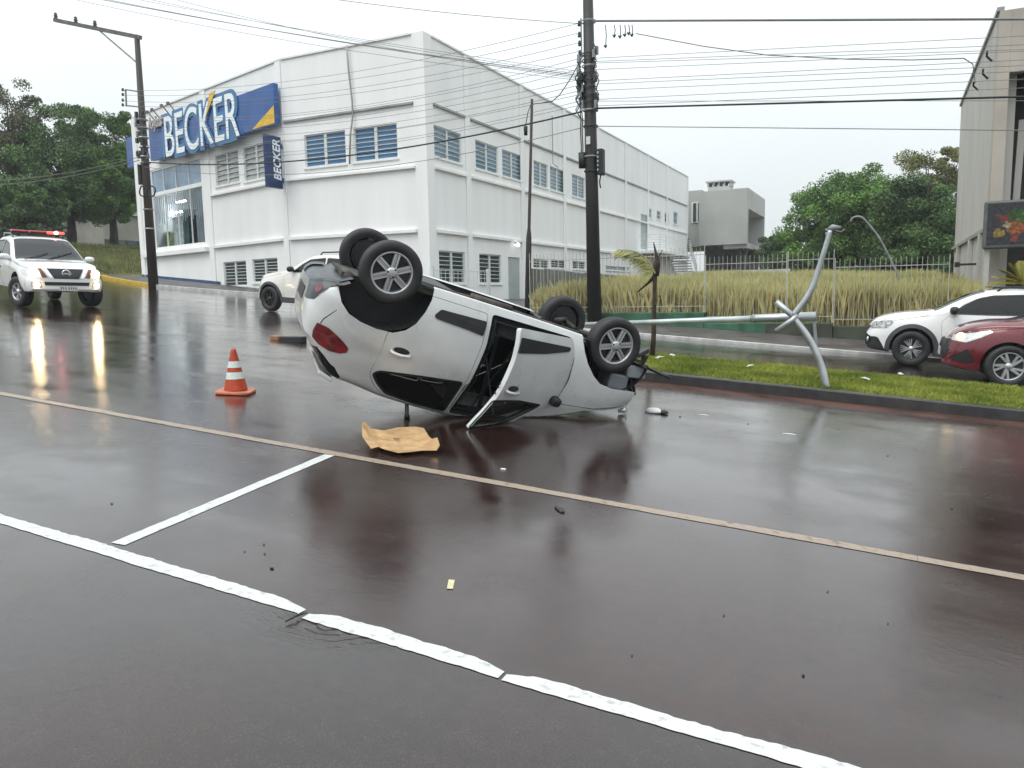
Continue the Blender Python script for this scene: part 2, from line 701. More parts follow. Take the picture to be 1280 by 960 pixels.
def median():
    x0, x1, ya, yb = -5.2, 34, 10.75, 13.45
    # outline with a rounded nose
    nose = [(x0 + 1.2 - 1.2 * math.cos(t), (ya + yb) / 2 - (yb - ya) / 2 * math.sin(t)) for t in [math.radians(v) for v in range(90, -91, -15)]]
    pts = [(x1, ya)] + [(x, ya) for x in (20, 12, 6, 3, 1, -1, -2.5)] + nose + [(x, yb) for x in (-2.5, 0, 6, 20)] + [(x1, yb)]
    k = MB()
    n = len(pts)

    def off(i, dist):
        p = Vector(pts[i] + (0,))
        a = Vector(pts[max(0, i - 1)] + (0,))
        b = Vector(pts[min(n - 1, i + 1)] + (0,))
        t = (b - a).normalized()
        nn = Vector((-t.y, t.x, 0))
        return p - nn * dist
    ring = []
    for i in range(n):
        o_, i_ = Vector(pts[i] + (0,)), off(i, 0.14)
        ring.append([(o_.x, o_.y, gz(o_.x) - 0.02), (o_.x, o_.y, gz(o_.x) + KH - 0.015), (o_.x * 0.86 + i_.x * 0.14, o_.y * 0.86 + i_.y * 0.14, gz(o_.x) + KH), (i_.x, i_.y, gz(i_.x) + KH), (i_.x, i_.y, gz(i_.x) + KH - 0.08)])
    vs = [p for r in ring for p in r]
    fs = [(i * 5 + j, i * 5 + j + 1, (i + 1) * 5 + j + 1, (i + 1) * 5 + j) for i in range(n - 1) for j in range(4)]
    k.add(vs, fs)
    tag(k.build('median_kerb', M_KERB), kind='structure')
    s = MB()
    s.poly([(q.x, q.y, gz(q.x) + KH - 0.02) for q in (off(i, 0.1) for i in range(n))])
    tag(s.build('median_ground', M_GRASS_SOIL, fix=False), kind='structure')
    N = 90000
    X = RNG.uniform(-5.0, 5.5, N)
    Y = RNG.uniform(ya + 0.12, yb - 0.12, N)
    ok = ((X > x0 + 1.2) | ((X - x0 - 1.2) ** 2 / 1.2 ** 2 + (Y - (ya + yb) / 2) ** 2 / ((yb - ya) / 2 - 0.14) ** 2 < 0.9))
    patch = np.sin(X * 2.3 + 1) * np.cos(Y * 3.1) + RNG.normal(0, 0.5, N) > -1.25
    ok &= patch
    X, Y = X[ok], Y[ok]
    P = np.stack([X, Y, GR * X + KH - 0.02], 1)
    V, Q = blades(P, RNG.uniform(0.03, 0.075, len(P)), 0.007, 0.8)
    tag(obj('median_turf', np_mesh('median_turf', V, Q, M_BLADE)), 'short bright green turf on the median strip', 'grass', kind='stuff')


median()


# far pavements
def pavement(name, poly, h, m, cross=0.0):
    mb = MB()
    top = [(x, y, gz(x) + h + cross * (y - 18.6)) for x, y in poly]
    bot = [(x, y, gz(x) - 0.03) for x, y in poly]
    n = len(poly)
    mb.add(top + bot, [tuple(range(n))] + [(i, (i + 1) % n, n + (i + 1) % n, n + i) for i in range(n)])
    o = mb.build(name, m)
    tag(o, kind='structure')
    return o


def kerb_run(name, pts, h, m, wd=0.14):
    mb = MB()
    for a, b in zip(pts, pts[1:]):
        A, B = Vector((*a, gz(a[0]))), Vector((*b, gz(b[0])))
        d = Vector((B.x - A.x, B.y - A.y, 0)).normalized()
        nn = Vector((-d.y, d.x, 0)) * (wd / 2)
        mb.prism([A - nn + Vector((0, 0, h)), B - nn + Vector((0, 0, h)), B + nn + Vector((0, 0, h)), A + nn + Vector((0, 0, h))], (0, 0, -h - 0.05))
    o = mb.build(name, m, bevel=0.015)
    tag(o, kind='structure')
    return o


FARK = [(-10.5, 18.75), (-6, 18.7), (0, 18.6), (20, 18.55), (40, 18.55)]
LEFTK = [(-37.2, 27.4), (-34.5, 25.9), (-30.5, 24.0), (-27.6, 22.75), (-24, 22.35), (-17, 22.3), (-14.2, 22.0), (-12, 20.0), (-10.5, 18.75)]
pavement('pavement_by_the_fence', FARK + [(40, 21.2), (-10.5, 21.2)], 0.055, M_WALK, 0.085)
pavement('pavement_by_the_shop', LEFTK + [(-10.5, 21.2), (-10.5, 28), (-16, 40), (-38, 40)], 0.12, M_WALK)
kerb_run('far_kerb', FARK, 0.07, M_KERBW, 0.12)
kerb_run('shop_kerb', LEFTK[3:], 0.135, M_KERBW)
kerb_run('yellow_kerb', LEFTK[:4], 0.137, M_KERBY)
# overgrown lot behind the fence
mb = MB()
LOT = [(-13.5, 20.9), (2.2, 20.9), (2.2, 80), (-13.5, 80)]


def lz(x, y=20.9):
    return 0.46 - 0.03 * x + 0.03 * (y - 20.9)


mb.poly([(x, y, lz(x, y)) for x, y in LOT])
tag(mb.build('lot_ground', M_EARTH, fix=False), kind='structure')
# ------------------------------------------------------------------ the white shop building
M_WHITE = mat('white_render', (0.82, 0.83, 0.825), 0.75, var=0.045, vs=1.3, bump=0.15, bs=14, stretch=(1, 1, 0.14), detail=8)
M_WHITE2 = mat('white_trim', (0.80, 0.81, 0.80), 0.65, var=0.05, vs=2, bump=0.1, bs=20)
M_GREYTRIM = mat('grey_flashing', (0.30, 0.31, 0.31), 0.5, var=0.2, vs=2)
M_BLUEBASE = mat('blue_base_paint', (0.035, 0.085, 0.20), 0.5, var=0.25, vs=2)
M_ALU = mat('window_white_bar', (0.62, 0.65, 0.64), 0.45, var=0.08, vs=6)
M_PANE_B = mat('pane_blue', (0.06, 0.16, 0.30), 0.12, var=0.35, vs=1.3, spec=0.6)
M_PANE_G = mat('pane_grey', (0.30, 0.33, 0.32), 0.22, var=0.15, vs=2, spec=0.5)
M_PANE_D = mat('pane_dark', (0.035, 0.05, 0.055), 0.1, var=0.4, vs=2, spec=0.6)
M_PANE_P = mat('pane_pale_blue', (0.15, 0.24, 0.32), 0.12, var=0.35, vs=1.5, spec=0.6)
M_DOOR = mat('grey_green_door', (0.36, 0.41, 0.40), 0.5, var=0.06, vs=3)
M_DARKROOM = mat('room_dark', (0.06, 0.07, 0.075), 0.9, var=0.3, vs=1)


class Face:
    def __init__(s, o, u, n):
        s.o, s.u, s.n = Vector((*o, 0)), Vector((*u, 0)).normalized(), Vector((*n, 0)).normalized()

    def px(s, x, y, off=0.0):
        p = on_plane(x, y, s.o + s.n * off, s.n)
        return (p - s.o).dot(s.u), p.z

    def pt(s, t, z, off=0.0):
        return s.o + s.u * t + s.n * off + Vector((0, 0, z))

    def box(s, mb, t0, t1, z0, z1, o0, o1):
        a, b, c, d = s.pt(t0, z0, o0), s.pt(t1, z0, o0), s.pt(t1, z0, o1), s.pt(t0, z0, o1)
        return mb.prism([a, b, c, d], (0, 0, z1 - z0))

    def panel(s, mb, t0, t1, z0, z1, rects, depth=0.14):
        ts = sorted({t0, t1, *[v for r in rects for v in r[:2]]})
        zs = sorted({z0, z1, *[v for r in rects for v in r[2:]]})
        for a, b in zip(ts, ts[1:]):
            for c, d in zip(zs, zs[1:]):
                mt, mz = (a + b) / 2, (c + d) / 2
                if any(r[0] < mt < r[1] and r[2] < mz < r[3] for r in rects):
                    continue
                mb.poly([s.pt(a, c), s.pt(b, c), s.pt(b, d), s.pt(a, d)])
        for a, b, c, d in rects:
            P = [(a, c), (b, c), (b, d), (a, d)]
            for i in range(4):
                p, q = P[i], P[(i + 1) % 4]
                mb.poly([s.pt(*p), s.pt(*q), s.pt(*q, -depth), s.pt(*p, -depth)])


ZTOP, ZU, ZMID, ZLOW = 11.0, 8.6, 6.2, 3.84
F1 = Face((-15.54, 25.0), (1, 0), (0, -1))
F2 = Face((-15.54, 25.0), (0, 1), (1, 0))
PA = Vector((-22.25, 25.0, 0))
F3 = Face((-22.25, 25.0), (0.961, -0.275), (-0.275, -0.961))
S3 = F3.px(176, 300)[0]
PE = F3.pt(S3, 0)
shop = anchor('commercial_building', (-19, 27, gz(-19)))
tag(shop, 'long white two-storey shop building with louvred windows on the street corner', 'building')


def rect(face, tl, br):
    a, zt = face.px(*tl)
    b, zb = face.px(*br)
    return (a, b, zb, zt)


WINS = []


def win(face, tl, br, rows, pane, mullion=True, tilt=6, zz=None):
    r = rect(face, tl, br)
    if zz:
        r = (r[0], r[1], zz[0], zz[1])
    WINS.append((face, r, rows, pane, mullion, tilt))
    return r


UPZ = (F1.px(470, 200)[1], F1.px(470, 157)[1])
win(F1, (380, 171), (433, 205), 7, M_PANE_B, zz=UPZ)
win(F1, (441.5, 161), (497.5, 198), 7, M_PANE_B, zz=UPZ)
win(F3, (268, 194.6), (299.4, 226.9), 6, M_PANE_G, tilt=-10)
win(F3, (303.5, 185), (337, 220.6), 6, M_PANE_G, tilt=-10)
win(F3, (279, 328), (309, 357), 7, M_PANE_D)
win(F3, (315, 324.5), (348, 352), 7, M_PANE_D)
VZ = (F2.px(560, 200)[1], F2.px(560, 162)[1])
for tl, br in (((542, 154.5), (577, 206)), ((594, 174.5), (623, 220)), ((627.5, 185), (652.5, 228)), ((667, 200), (685, 236)), ((687.5, 208), (706, 242)), ((715, 216), (731, 249))):
    win(F2, tl, br, 6, M_PANE_P, zz=VZ)
for tl, br in (((810, 260), (814.7, 273)), ((821, 263), (826, 275)), ((831, 266), (836, 279)), ((842, 264.5), (847, 281))):
    win(F2, tl, br, 2, M_PANE_P, mullion=False)
LZ = (F2.px(565, 354)[1], F2.px(565, 314)[1])
win(F2, (548.5, 313), (582, 354), 7, M_PANE_D, zz=LZ)
win(F2, (599, 318), (627, 355), 7, M_PANE_D, zz=LZ)
for tl, br in (((667, 323), (686, 336)), ((689, 324), (709, 336)), ((716, 326), (732, 337)), ((757, 332), (787, 339))):
    win(F2, tl, br, 3, M_PANE_D, mullion=True)
GLASS = (F3.px(191, 260)[0], F3.px(254, 260)[0], F3.px(225, 308)[1], F3.px(225, 203)[1])
DOOR = rect(F2, (635, 321), (651, 385))
SDOOR = rect(F2, (801, 267), (809, 312))
ENDY = F2.px(860, 250)[0]

wl = MB()
Z0 = 0.3
F1.panel(wl, PA.x + 15.54, 0, Z0, ZTOP, [r for f, r, *_ in WINS if f is F1])
F3.panel(wl, S3, 0, Z0, ZTOP, [r for f, r, *_ in WINS if f is F3] + [GLASS])
F2.panel(wl, 0, ENDY, Z0, ZTOP, [r for f, r, *_ in WINS if f is F2] + [DOOR, SDOOR])
# other two sides, parapet thickness and roof
C3 = Vector((-15.54, 25 + ENDY, 0))
B4 = PE + Vector((-0.275 * -1, 0.961, 0)) * (ENDY - 4)
for a, b in ((PE, B4), (B4, C3)):
    wl.poly([a + Vector((0, 0, Z0)), b + Vector((0, 0, Z0)), b + Vector((0, 0, ZTOP)), a + Vector((0, 0, ZTOP))])
foot = [PE, PA, Vector((-15.54, 25, 0)), C3, B4]
cen = sum(foot, Vector()) / 5
inner = [p + (cen - p).normalized() * 0.35 for p in foot]
Zv = Vector((0, 0, ZTOP))
for i in range(5):
    j = (i + 1) % 5
    wl.poly([foot[i] + Zv, foot[j] + Zv, inner[j] + Zv, inner[i] + Zv])
    wl.poly([inner[i] + Zv, inner[j] + Zv, inner[j] + Zv * 0.9, inner[i] + Zv * 0.9])
wl.poly([p + Zv * 0.9 for p in inner])
wl.build('wall', M_WHITE, shop, fix=False)

# pilasters, a hand's breadth proud of the wall
PIL2 = [3.15, 8.35, 13.6, 18.9, 24.2, 29.4, 34.6, ENDY - 0.25]


def pil(face, t0, t1, z1=ZTOP - 0.003, d=0.05):
    mb = MB()
    face.box(mb, t0, t1, Z0, z1, 0.003, d)
    mb.build('pilaster', M_WHITE, shop, bevel=0.01)


cp = MB()
cp.prism([Vector((-16.0, 24.95, Z0)), Vector((-15.49, 24.95, Z0)), Vector((-15.49, 25.5, Z0)), Vector((-16.0, 25.5, Z0))], (0, 0, ZTOP + 0.06 - Z0))
cp.build('pilaster', M_WHITE, shop, bevel=0.01)
for t in PIL2:
    pil(F2, t - 0.2, t + 0.2)
S262 = F3.px(262, 250)[0]
pil(F3, S262 - 0.25, S262 + 0.22)
pil(F3, -0.42, -0.02)
pil(F3, S3 - 0.06, S3 + 0.42)


def cornice(face, t0, t1, z, h, d, m):
    mb = MB()
    face.box(mb, t0, t1, z, z + h, 0.002, d)
    mb.build('cornice', m, shop, bevel=0.012)


for z, h, d, m in ((ZU - 0.05, 0.09, 0.09, M_GREYTRIM), (ZMID + 0.03, 0.11, 0.13, M_WHITE2), (ZLOW + 0.03, 0.13, 0.14, M_WHITE2)):
    cornice(F1, PA.x + 15.54 + 0.02, -0.48, z, h, d, m)
    prev = 0.52
    for t in PIL2:
        cornice(F2, prev, t - 0.22, z, h, d, m)
        prev = t + 0.22
    if z < 8:
        cornice(F3, S262 + 0.24, -0.44, z, h, d, m)
cornice(F3, S3 + 0.44, S262 - 0.27, GLASS[2] - 0.40, 0.22, 0.24, M_WHITE2)
# coping strips on the parapet
for f, a, b in ((F1, PA.x + 15.54 + 0.02, -0.48), (F2, 0.52, ENDY), (F3, S3 + 0.1, -0.02)):
    mb = MB()
    f.box(mb, a, b, ZTOP + 0.003, ZTOP + 0.07, -0.3, 0.06)
    mb.build('coping', M_WHITE2, shop)
# painted base
mb = MB()
F3.box(mb, S3 - 0.05, F3.px(290, 350)[0], 0.4, 2.72, 0.004, 0.03)
a, b = F3.pt(S3 - 0.05, 0, 0.03), F3.pt(F3.px(276, 350)[0], 0, 0.03)
mb = MB()
za, zb = F3.px(178, 343)[1], F3.px(276, 352)[1]
mb.prism([Vector((a.x, a.y, 0.5)), Vector((b.x, b.y, 0.5)), Vector((b.x, b.y, zb)), Vector((a.x, a.y, za))], F3.n * 0.02)
mb.build('base_band', M_BLUEBASE, shop)

# windows: frame with bars, each louvre pane its own piece
UNIT = MB().add([(-0.5, 0, -0.5), (0.5, 0, -0.5), (0.5, 0, 0.5), (-0.5, 0, 0.5), (-0.5, 0.02, -0.5), (0.5, 0.02, -0.5), (0.5, 0.02, 0.5), (-0.5, 0.02, 0.5)],
                [(0, 1, 2, 3), (7, 6, 5, 4), (0, 4, 5, 1), (1, 5, 6, 2), (2, 6, 7, 3), (3, 7, 4, 0)])
PANE_ME = {}


def pane_mesh(m):
    if m.name not in PANE_ME:
        PANE_ME[m.name] = UNIT.mesh('pane', m)
    return PANE_ME[m.name]


def build_window(face, r, rows, pane, mullion, tilt):
    t0, t1, z0, z1 = r
    fr = MB()
    D = -0.10
    fw = min(0.05, (t1 - t0) * 0.12)
    for a, b, c, d in ((t0, t0 + fw, z0, z1), (t1 - fw, t1, z0, z1), (t0 + fw, t1 - fw, z0, z0 + fw), (t0 + fw, t1 - fw, z1 - fw, z1)):
        face.box(fr, a, b, c, d, D, D + 0.05)
    halves = [(t0 + fw, t1 - fw)]
    if mullion:
        mw = 0.13 if (t1 - t0) > 1 else 0.05
        c = (t0 + t1) / 2
        face.box(fr, c - mw / 2, c + mw / 2, z0 + fw, z1 - fw, D, D + 0.055)
        halves = [(t0 + fw, c - mw / 2), (c + mw / 2, t1 - fw)]
    H = (z1 - z0 - 2 * fw) / rows
    for a, b in halves:
        for i in range(1, rows):
            z = z0 + fw + H * i
            face.box(fr, a, b, z - 0.012, z + 0.012, D + 0.005, D + 0.045)
    w_ = fr.build('window', M_ALU, shop)
    ang = math.atan2(face.u.y, face.u.x)
    for a, b in halves:
        for i in range(rows):
            z = z0 + fw + H * (i + 0.5)
            o = obj('pane', pane_mesh(pane), w_)
            o.location = face.pt((a + b) / 2, z, D + 0.012)
            o.rotation_euler = (math.radians(tilt + random.uniform(-2.5, 2.5)), 0, ang)
            o.scale = (b - a - 0.01, 1, H - 0.02)
    # sill
    if (t1 - t0) > 0.8:
        sl_ = MB()
        face.box(sl_, t0 - 0.06, t1 + 0.06, z0 - 0.07, z0 - 0.003, -0.08, 0.06)
        sl_.build('sill', M_WHITE2, w_)
    # dim room behind
    bk = MB()
    bk.poly([face.pt(t0, z0, -0.5), face.pt(t1, z0, -0.5), face.pt(t1, z1, -0.5), face.pt(t0, z1, -0.5)])
    bk.build('room_backdrop', M_DARKROOM, w_, fix=False)


for W in WINS:
    build_window(*W)

# ground-floor door and upper stair door
for r in (DOOR, SDOOR):
    mb = MB()
    F2.box(mb, r[0], r[1], r[2], r[3], -0.12, -0.06)
    d = mb.build('door', M_DOOR, shop)
    k = MB()
    F2.box(k, r[0] + 0.06, r[0] + 0.10, (r[2] + r[3]) / 2 - 0.08, (r[2] + r[3]) / 2 + 0.08, -0.058, -0.02)
    k.build('handle', M_GREYTRIM, d)

# glazed shopfront: panes in frames, blinds, ceiling lamps and added fill lamps, shelving inside
sf = MB()
t0, t1, z0, z1 = GLASS
zt = F3.px(220, 237)[1]
for a, b, c, d in ((t0, t0 + 0.07, z0, z1), (t1 - 0.07, t1, z0, z1), (t0, t1, z0, z0 + 0.08), (t0, t1, z1 - 0.08, z1), (t0, t1, zt - 0.09, zt + 0.09)):
    F3.box(sf, a, b, c, d, -0.12, -0.03)
for k in (1, 2, 3):
    t = t0 + (t1 - t0) * k / 4
    F3.box(sf, t - 0.02, t + 0.02, z0 + 0.08, z1 - 0.08, -0.11, -0.04)
front = sf.build('shopfront', M_WHITE2, shop)
M_GLASSTINT = mat('shopfront_glass', (0.55, 0.75, 0.85), 0.03, var=0.05, trans=1.0, ior=1.45)
for k in range(4):
    for c, d in ((z0 + 0.08, zt - 0.09), (zt + 0.09, z1 - 0.08)):
        a, b = t0 + (t1 - t0) * k / 4 + 0.025, t0 + (t1 - t0) * (k + 1) / 4 - 0.025
        mb = MB()
        mb.poly([F3.pt(a, c, -0.075), F3.pt(b, c, -0.075), F3.pt(b, d, -0.075), F3.pt(a, d, -0.075)])
        m = mat('glass_upper', (0.19, 0.29, 0.40), 0.05, var=0.25, vs=1.2, spec=0.8) if c > zt else mat('glass_lower', (0.74, 0.82, 0.87), 0.02, trans=1.0, ior=1.1, var=0.03)
        mb.build('pane', m, front, fix=False)
M_BLIND = mat('blind', (0.48, 0.53, 0.55), 0.6, var=0.2, vs=2)
for k in range(26):
    t = t0 + 0.1 + (t1 - t0 - 0.2) * k / 25
    mb = MB()
    F3.box(mb, t - 0.03, t + 0.03, z0 + 1.35 + 0.12 * math.sin(k * 1.7), zt - 0.12, -0.34, -0.32)
    mb.build('blind_slat', M_BLIND, front)
rm = MB()
P = [F3.pt(t0 - 1, z0, -0.4), F3.pt(t1 + 1, z0, -0.4), F3.pt(t1 + 1, z0, -5), F3.pt(t0 - 1, z0, -5)]
H = Vector((0, 0, z1 - z0))
rm.poly(P)
rm.poly([p + H for p in P])
rm.poly([P[1], P[2], P[2] + H, P[1] + H])
rm.poly([P[2], P[3], P[3] + H, P[2] + H])
rm.poly([P[3], P[0], P[0] + H, P[3] + H])
rm.build('showroom', mat('showroom_wall', (0.46, 0.50, 0.53), 0.7, var=0.2, vs=0.8), front, fix=False)
M_TUBE = mat('ceiling_and_fill_glow', (1, 1, 0.97), 0.5, emit=40.0, ecol=(1, 1, 0.96), var=0)
for q, L in (((213, 270), 1.0), ((234, 266.5), 1.3), ((240, 253), 1.0), ((200, 257), 0.8)):  # some of these lamps are added to brighten the showroom
    s_, z_ = F3.px(*q, -2.0)
    mb = MB()
    F3.box(mb, s_ - L / 2, s_ + L / 2, z_ - 0.03, z_ + 0.03, -2.1, -1.98)
    mb.build('ceiling_and_fill_lamp', M_TUBE, front)
for q, wd, hh, m in (((212, 300), 0.9, 1.3, (0.45, 0.47, 0.42)), ((238, 296), 1.1, 1.6, (0.55, 0.6, 0.6)), ((200, 296), 0.6, 1.0, (0.12, 0.2, 0.26)), ((248, 290), 0.5, 1.9, (0.05, 0.1, 0.1)), ((225, 302), 0.6, 0.9, (0.35, 0.38, 0.2))):
    s_, z_ = F3.px(*q, -1.6)
    mb = MB()
    F3.box(mb, s_ - wd / 2, s_ + wd / 2, z0 + 0.01, z0 + hh, -2.0, -1.4)
    F3.box(mb, s_ - wd / 2 - 0.03, s_ + wd / 2 + 0.03, z0 + hh + 0.003, z0 + hh + 0.06, -2.05, -1.35)
    mb.build('display_unit', mat('display_%d' % int(m[0] * 100 + m[1] * 1000), m, 0.5, var=0.3, vs=4), front)

# hanging pipe on the front, wall lamps, roof-edge floodlights
mb = MB()
mb.cs = True
pp = [F1.px(*q, 0.12) for q in ((433, 57), (436, 90), (440, 125), (441, 145), (438, 168), (437, 205))]
mb.tube([F1.pt(s_, z_, 0.12) for s_, z_ in pp], 0.035, 8)
mb.build('conduit', M_GREYTRIM, shop)
mb = MB()
a, b = F2.px(687, 150), F2.px(688, 205)
mb.tube([F2.pt(a[0], a[1] + 0.2, 0.14), F2.pt(b[0], b[1], 0.14), F2.pt(b[0] + 0.5, b[1] - 0.1, 0.2)], 0.025, 6)
mb.build('conduit', M_GREYTRIM, shop)
M_LAMP = mat('wall_lamp_glow', (1, 1, 1), 0.5, emit=2.5, var=0)
for q in ((647.5, 306), (772, 319)):
    s_, z_ = F2.px(*q, 0.25)
    mb = MB()
    mb.cs = True
    mb.lathe([(0.001, 0.1), (0.07, 0.07), (0.1, 0), (0.07, -0.07), (0.001, -0.1)], 10, Matrix.Translation(F2.pt(s_, z_, 0.25)))
    mb.cs = False
    F2.box(mb, s_ - 0.03, s_ + 0.03, z_ - 0.03, z_ + 0.03, 0.08, 0.2)
    mb.build('wall_lamp', M_LAMP, shop)
for q in ((184, 140), (190, 137), (202, 132), (210, 129)):
    s_, z_ = F3.px(*q, 0.5)
    mb = MB()
    F3.box(mb, s_ - 0.08, s_ + 0.08, z_ - 0.06, z_ + 0.06, 0.46, 0.56)
    mb.beam(F3.pt(s_, z_ - 0.02, 0.45), F3.pt(s_, z_ - 0.5, 0.02), 0.04, 0.04)
    mb.build('floodlight', mat('floodlight_dark', (0.12, 0.12, 0.11), 0.5), shop)

# outside stair with landing and railing at the far end of the side wall
st = MB()
s0, zl = F2.px(800, 314)
s1 = F2.px(838, 312)[0]
F2.box(st, s0 - 0.6, s1, zl - 0.18, zl, 0.01, 1.6)
for i in range(9):
    F2.box(st, s1 + 0.3 * i, s1 + 0.3 * (i + 1), zl - 0.2 * (i + 1) - 0.1, zl - 0.2 * (i + 1), 0.01, 1.5)
stair = st.build('stair', M_WHITE2, shop)
rl = MB()
for i in range(6):
    z = zl + 0.2 + i * 0.17
    rl.tube([F2.pt(s0 - 0.6, z, 1.55), F2.pt(s1, z, 1.55)], 0.018, 5)
    rl.tube([F2.pt(s1, z, 1.55), F2.pt(s1 + 2.7, z - 1.8, 1.5)], 0.018, 5)
    rl.tube([F2.pt(s0 - 0.6, z, 0.1), F2.pt(s0 - 0.6, z, 1.55)], 0.018, 5)
for t in (s0 - 0.6, s0 + 1, s1):
    rl.tube([F2.pt(t, zl, 1.55), F2.pt(t, zl + 1.1, 1.55)], 0.025, 5)
rl.tube([F2.pt(s1 + 2.7, zl - 1.9, 1.5), F2.pt(s1 + 2.7, zl - 0.7, 1.5)], 0.025, 5)
rl.build('railing', M_ALU, stair)
mb = MB()
mb.beam(F2.pt(s1 - 0.6, zl + 0.25, 1.5), F2.pt(s1 - 0.3, zl + 1.2, 1.5), 0.45, 0.04, F2.n)
mb.build('banner', M_PANE_D, stair)

# low side-yard railing by the side wall
yr = MB()
pa, pb = F2.px(540, 336, 1.2), F2.px(610, 338, 1.2)
for t in (pa[0], pb[0]):
    F2.box(yr, t - 0.06, t + 0.06, 0.9, pa[1] + 0.08, 1.14, 1.26)
n = 14
for i in range(1, n):
    t = pa[0] + (pb[0] - pa[0]) * i / n
    yr.beam(F2.pt(t, 1.0, 1.2), F2.pt(t, pa[1] - 0.04, 1.2), 0.012, 0.012)
yr.beam(F2.pt(pa[0], pa[1] - 0.04, 1.2), F2.pt(pb[0], pa[1] - 0.04, 1.2), 0.02, 0.02)
yr.build('side_railing', M_ALU, anchor('yard_railing', F2.pt(pa[0], 1.0, 1.2)))
tag(bpy.data.objects['yard_railing'], 'thin pale railing with posts along the shop side wall', 'railing')

# ------------------------------------------------------------------ signs
M_SIGN = mat('sign_blue', (0.025, 0.095, 0.30), 0.35, var=0.18, vs=1.2)
M_SIGNL = mat('sign_mid_blue', (0.035, 0.16, 0.34), 0.35, var=0.15, vs=1.2)
M_LETTER = mat('letter_white', (0.80, 0.86, 0.90), 0.4, var=0.04)
M_YEL = mat('sign_yellow', (0.70, 0.44, 0.03), 0.4, var=0.1)
M_GREYL = mat('letter_grey', (0.38, 0.34, 0.33), 0.5, var=0.2, vs=8)


def put_text(name, txt, parent, m, face, s_, z_, off, hgt, wid, extrude, offset=0.0, shear=0.0):
    me = text_mesh(txt, 1.0, extrude, offset, shear)
    xs = [v.co.x for v in me.vertices]
    ys = [v.co.y for v in me.vertices]
    me.materials.append(m)
    sx, sy = wid / (max(xs) - min(xs)), hgt / (max(ys) - min(ys))
    cx, cy = (max(xs) + min(xs)) / 2, (max(ys) + min(ys)) / 2
    R = Matrix((face.u, Vector((0, 0, 1)), face.n)).transposed()
    for v in me.vertices:
        q = Vector(((v.co.x - cx) * sx, (v.co.y - cy) * sy, v.co.z))
        v.co = R @ q + face.pt(s_, z_, off)
    me.update()
    return obj(name, me, parent)


so_ = 0.40
b0, b1_ = F3.px(187, 180, so_)[0], F3.px(342.5, 130, so_)[0]
bz1, bz0 = F3.px(340, 104, so_)[1], F3.px(345, 154.5, so_)[1]
sign = anchor('shop_sign', F3.pt((b0 + b1_) / 2, bz0, so_))
tag(sign, 'wide blue sign board with white BECKER lettering on the shop front', 'sign')
mb = MB()
F3.box(mb, b0, b1_, bz0, bz1, so_ - 0.22, so_)
for k in range(4):
    t = b0 + (b1_ - b0) * (k + 0.5) / 4
    F3.box(mb, t - 0.04, t + 0.04, bz0 + 0.3, bz0 + 0.4, 0.02, so_ - 0.22)
mb.build('board', M_SIGN, sign)
tl0, tl1 = F3.px(206, 170, so_)[0], F3.px(302, 145, so_)[0]
tz1, tz0 = F3.px(255, 127, so_)[1], F3.px(255, 185, so_)[1]
tw, th, tcx, tcz = tl1 - tl0, tz1 - tz0, (tl0 + tl1) / 2, (tz1 + tz0) / 2
put_text('letter_backing', 'BECKER', sign, M_SIGNL, F3, tcx, tcz, so_ + 0.03, th * 1.12, tw * 1.05, 0.02, 0.06)
put_text('lettering', 'BECKER', sign, M_LETTER, F3, tcx, tcz, so_ + 0.065, th * 0.96, tw * 0.96, 0.012, 0.002)
lj = F3.px(197.5, 155, so_)
put_text('small_lettering', 'lojas', sign, M_GREYL, F3, lj[0], lj[1], so_ + 0.12, 0.75, 1.55, 0.03, 0.02, 0.25)
# yellow flash over the K and yellow corner wedge
mb = MB()
k1, k2, k3 = F3.px(271, 113, so_), F3.px(266, 138, so_), F3.px(275, 112, so_)
mb.prism([F3.pt(*F3.px(264.5, 117, so_), so_ + 0.085), F3.pt(*F3.px(259.5, 147, so_), so_ + 0.085), F3.pt(*F3.px(272, 113.5, so_), so_ + 0.085)], F3.n * 0.02)
mb.build('yellow_flash', M_YEL, sign)
mb = MB()
mb.prism([F3.pt(b1_ - 0.02, bz0 + 0.04, so_ + 0.003), F3.pt(b1_ - 0.02, bz0 + 0.72, so_ + 0.003), F3.pt(b1_ - 1.75, bz0 + 0.04, so_ + 0.003)], F3.n * 0.012)
mb.build('yellow_corner', M_YEL, sign)

# board on the far side wall, its edge seen past the corner
e0, e1 = F3.px(152, 190, 0.0), F3.px(169.5, 190, 0.0)
ez1, ez0 = F3.px(160, 169, 0)[1], F3.px(160, 208, 0)[1]
sb = MB()
F3.box(sb, e0[0], S3 - 0.18, ez0, ez1, -0.5, -0.25)
F3.box(sb, S3 - 0.18, S3 - 0.01, (ez0 + ez1) / 2 - 0.1, (ez0 + ez1) / 2 + 0.1, -0.42, -0.34)
sbo = sb.build('side_sign', M_SIGN, bevel=0.02)
tag(sbo, 'plain blue sign board sticking out past the shop corner beside the trees', 'sign')

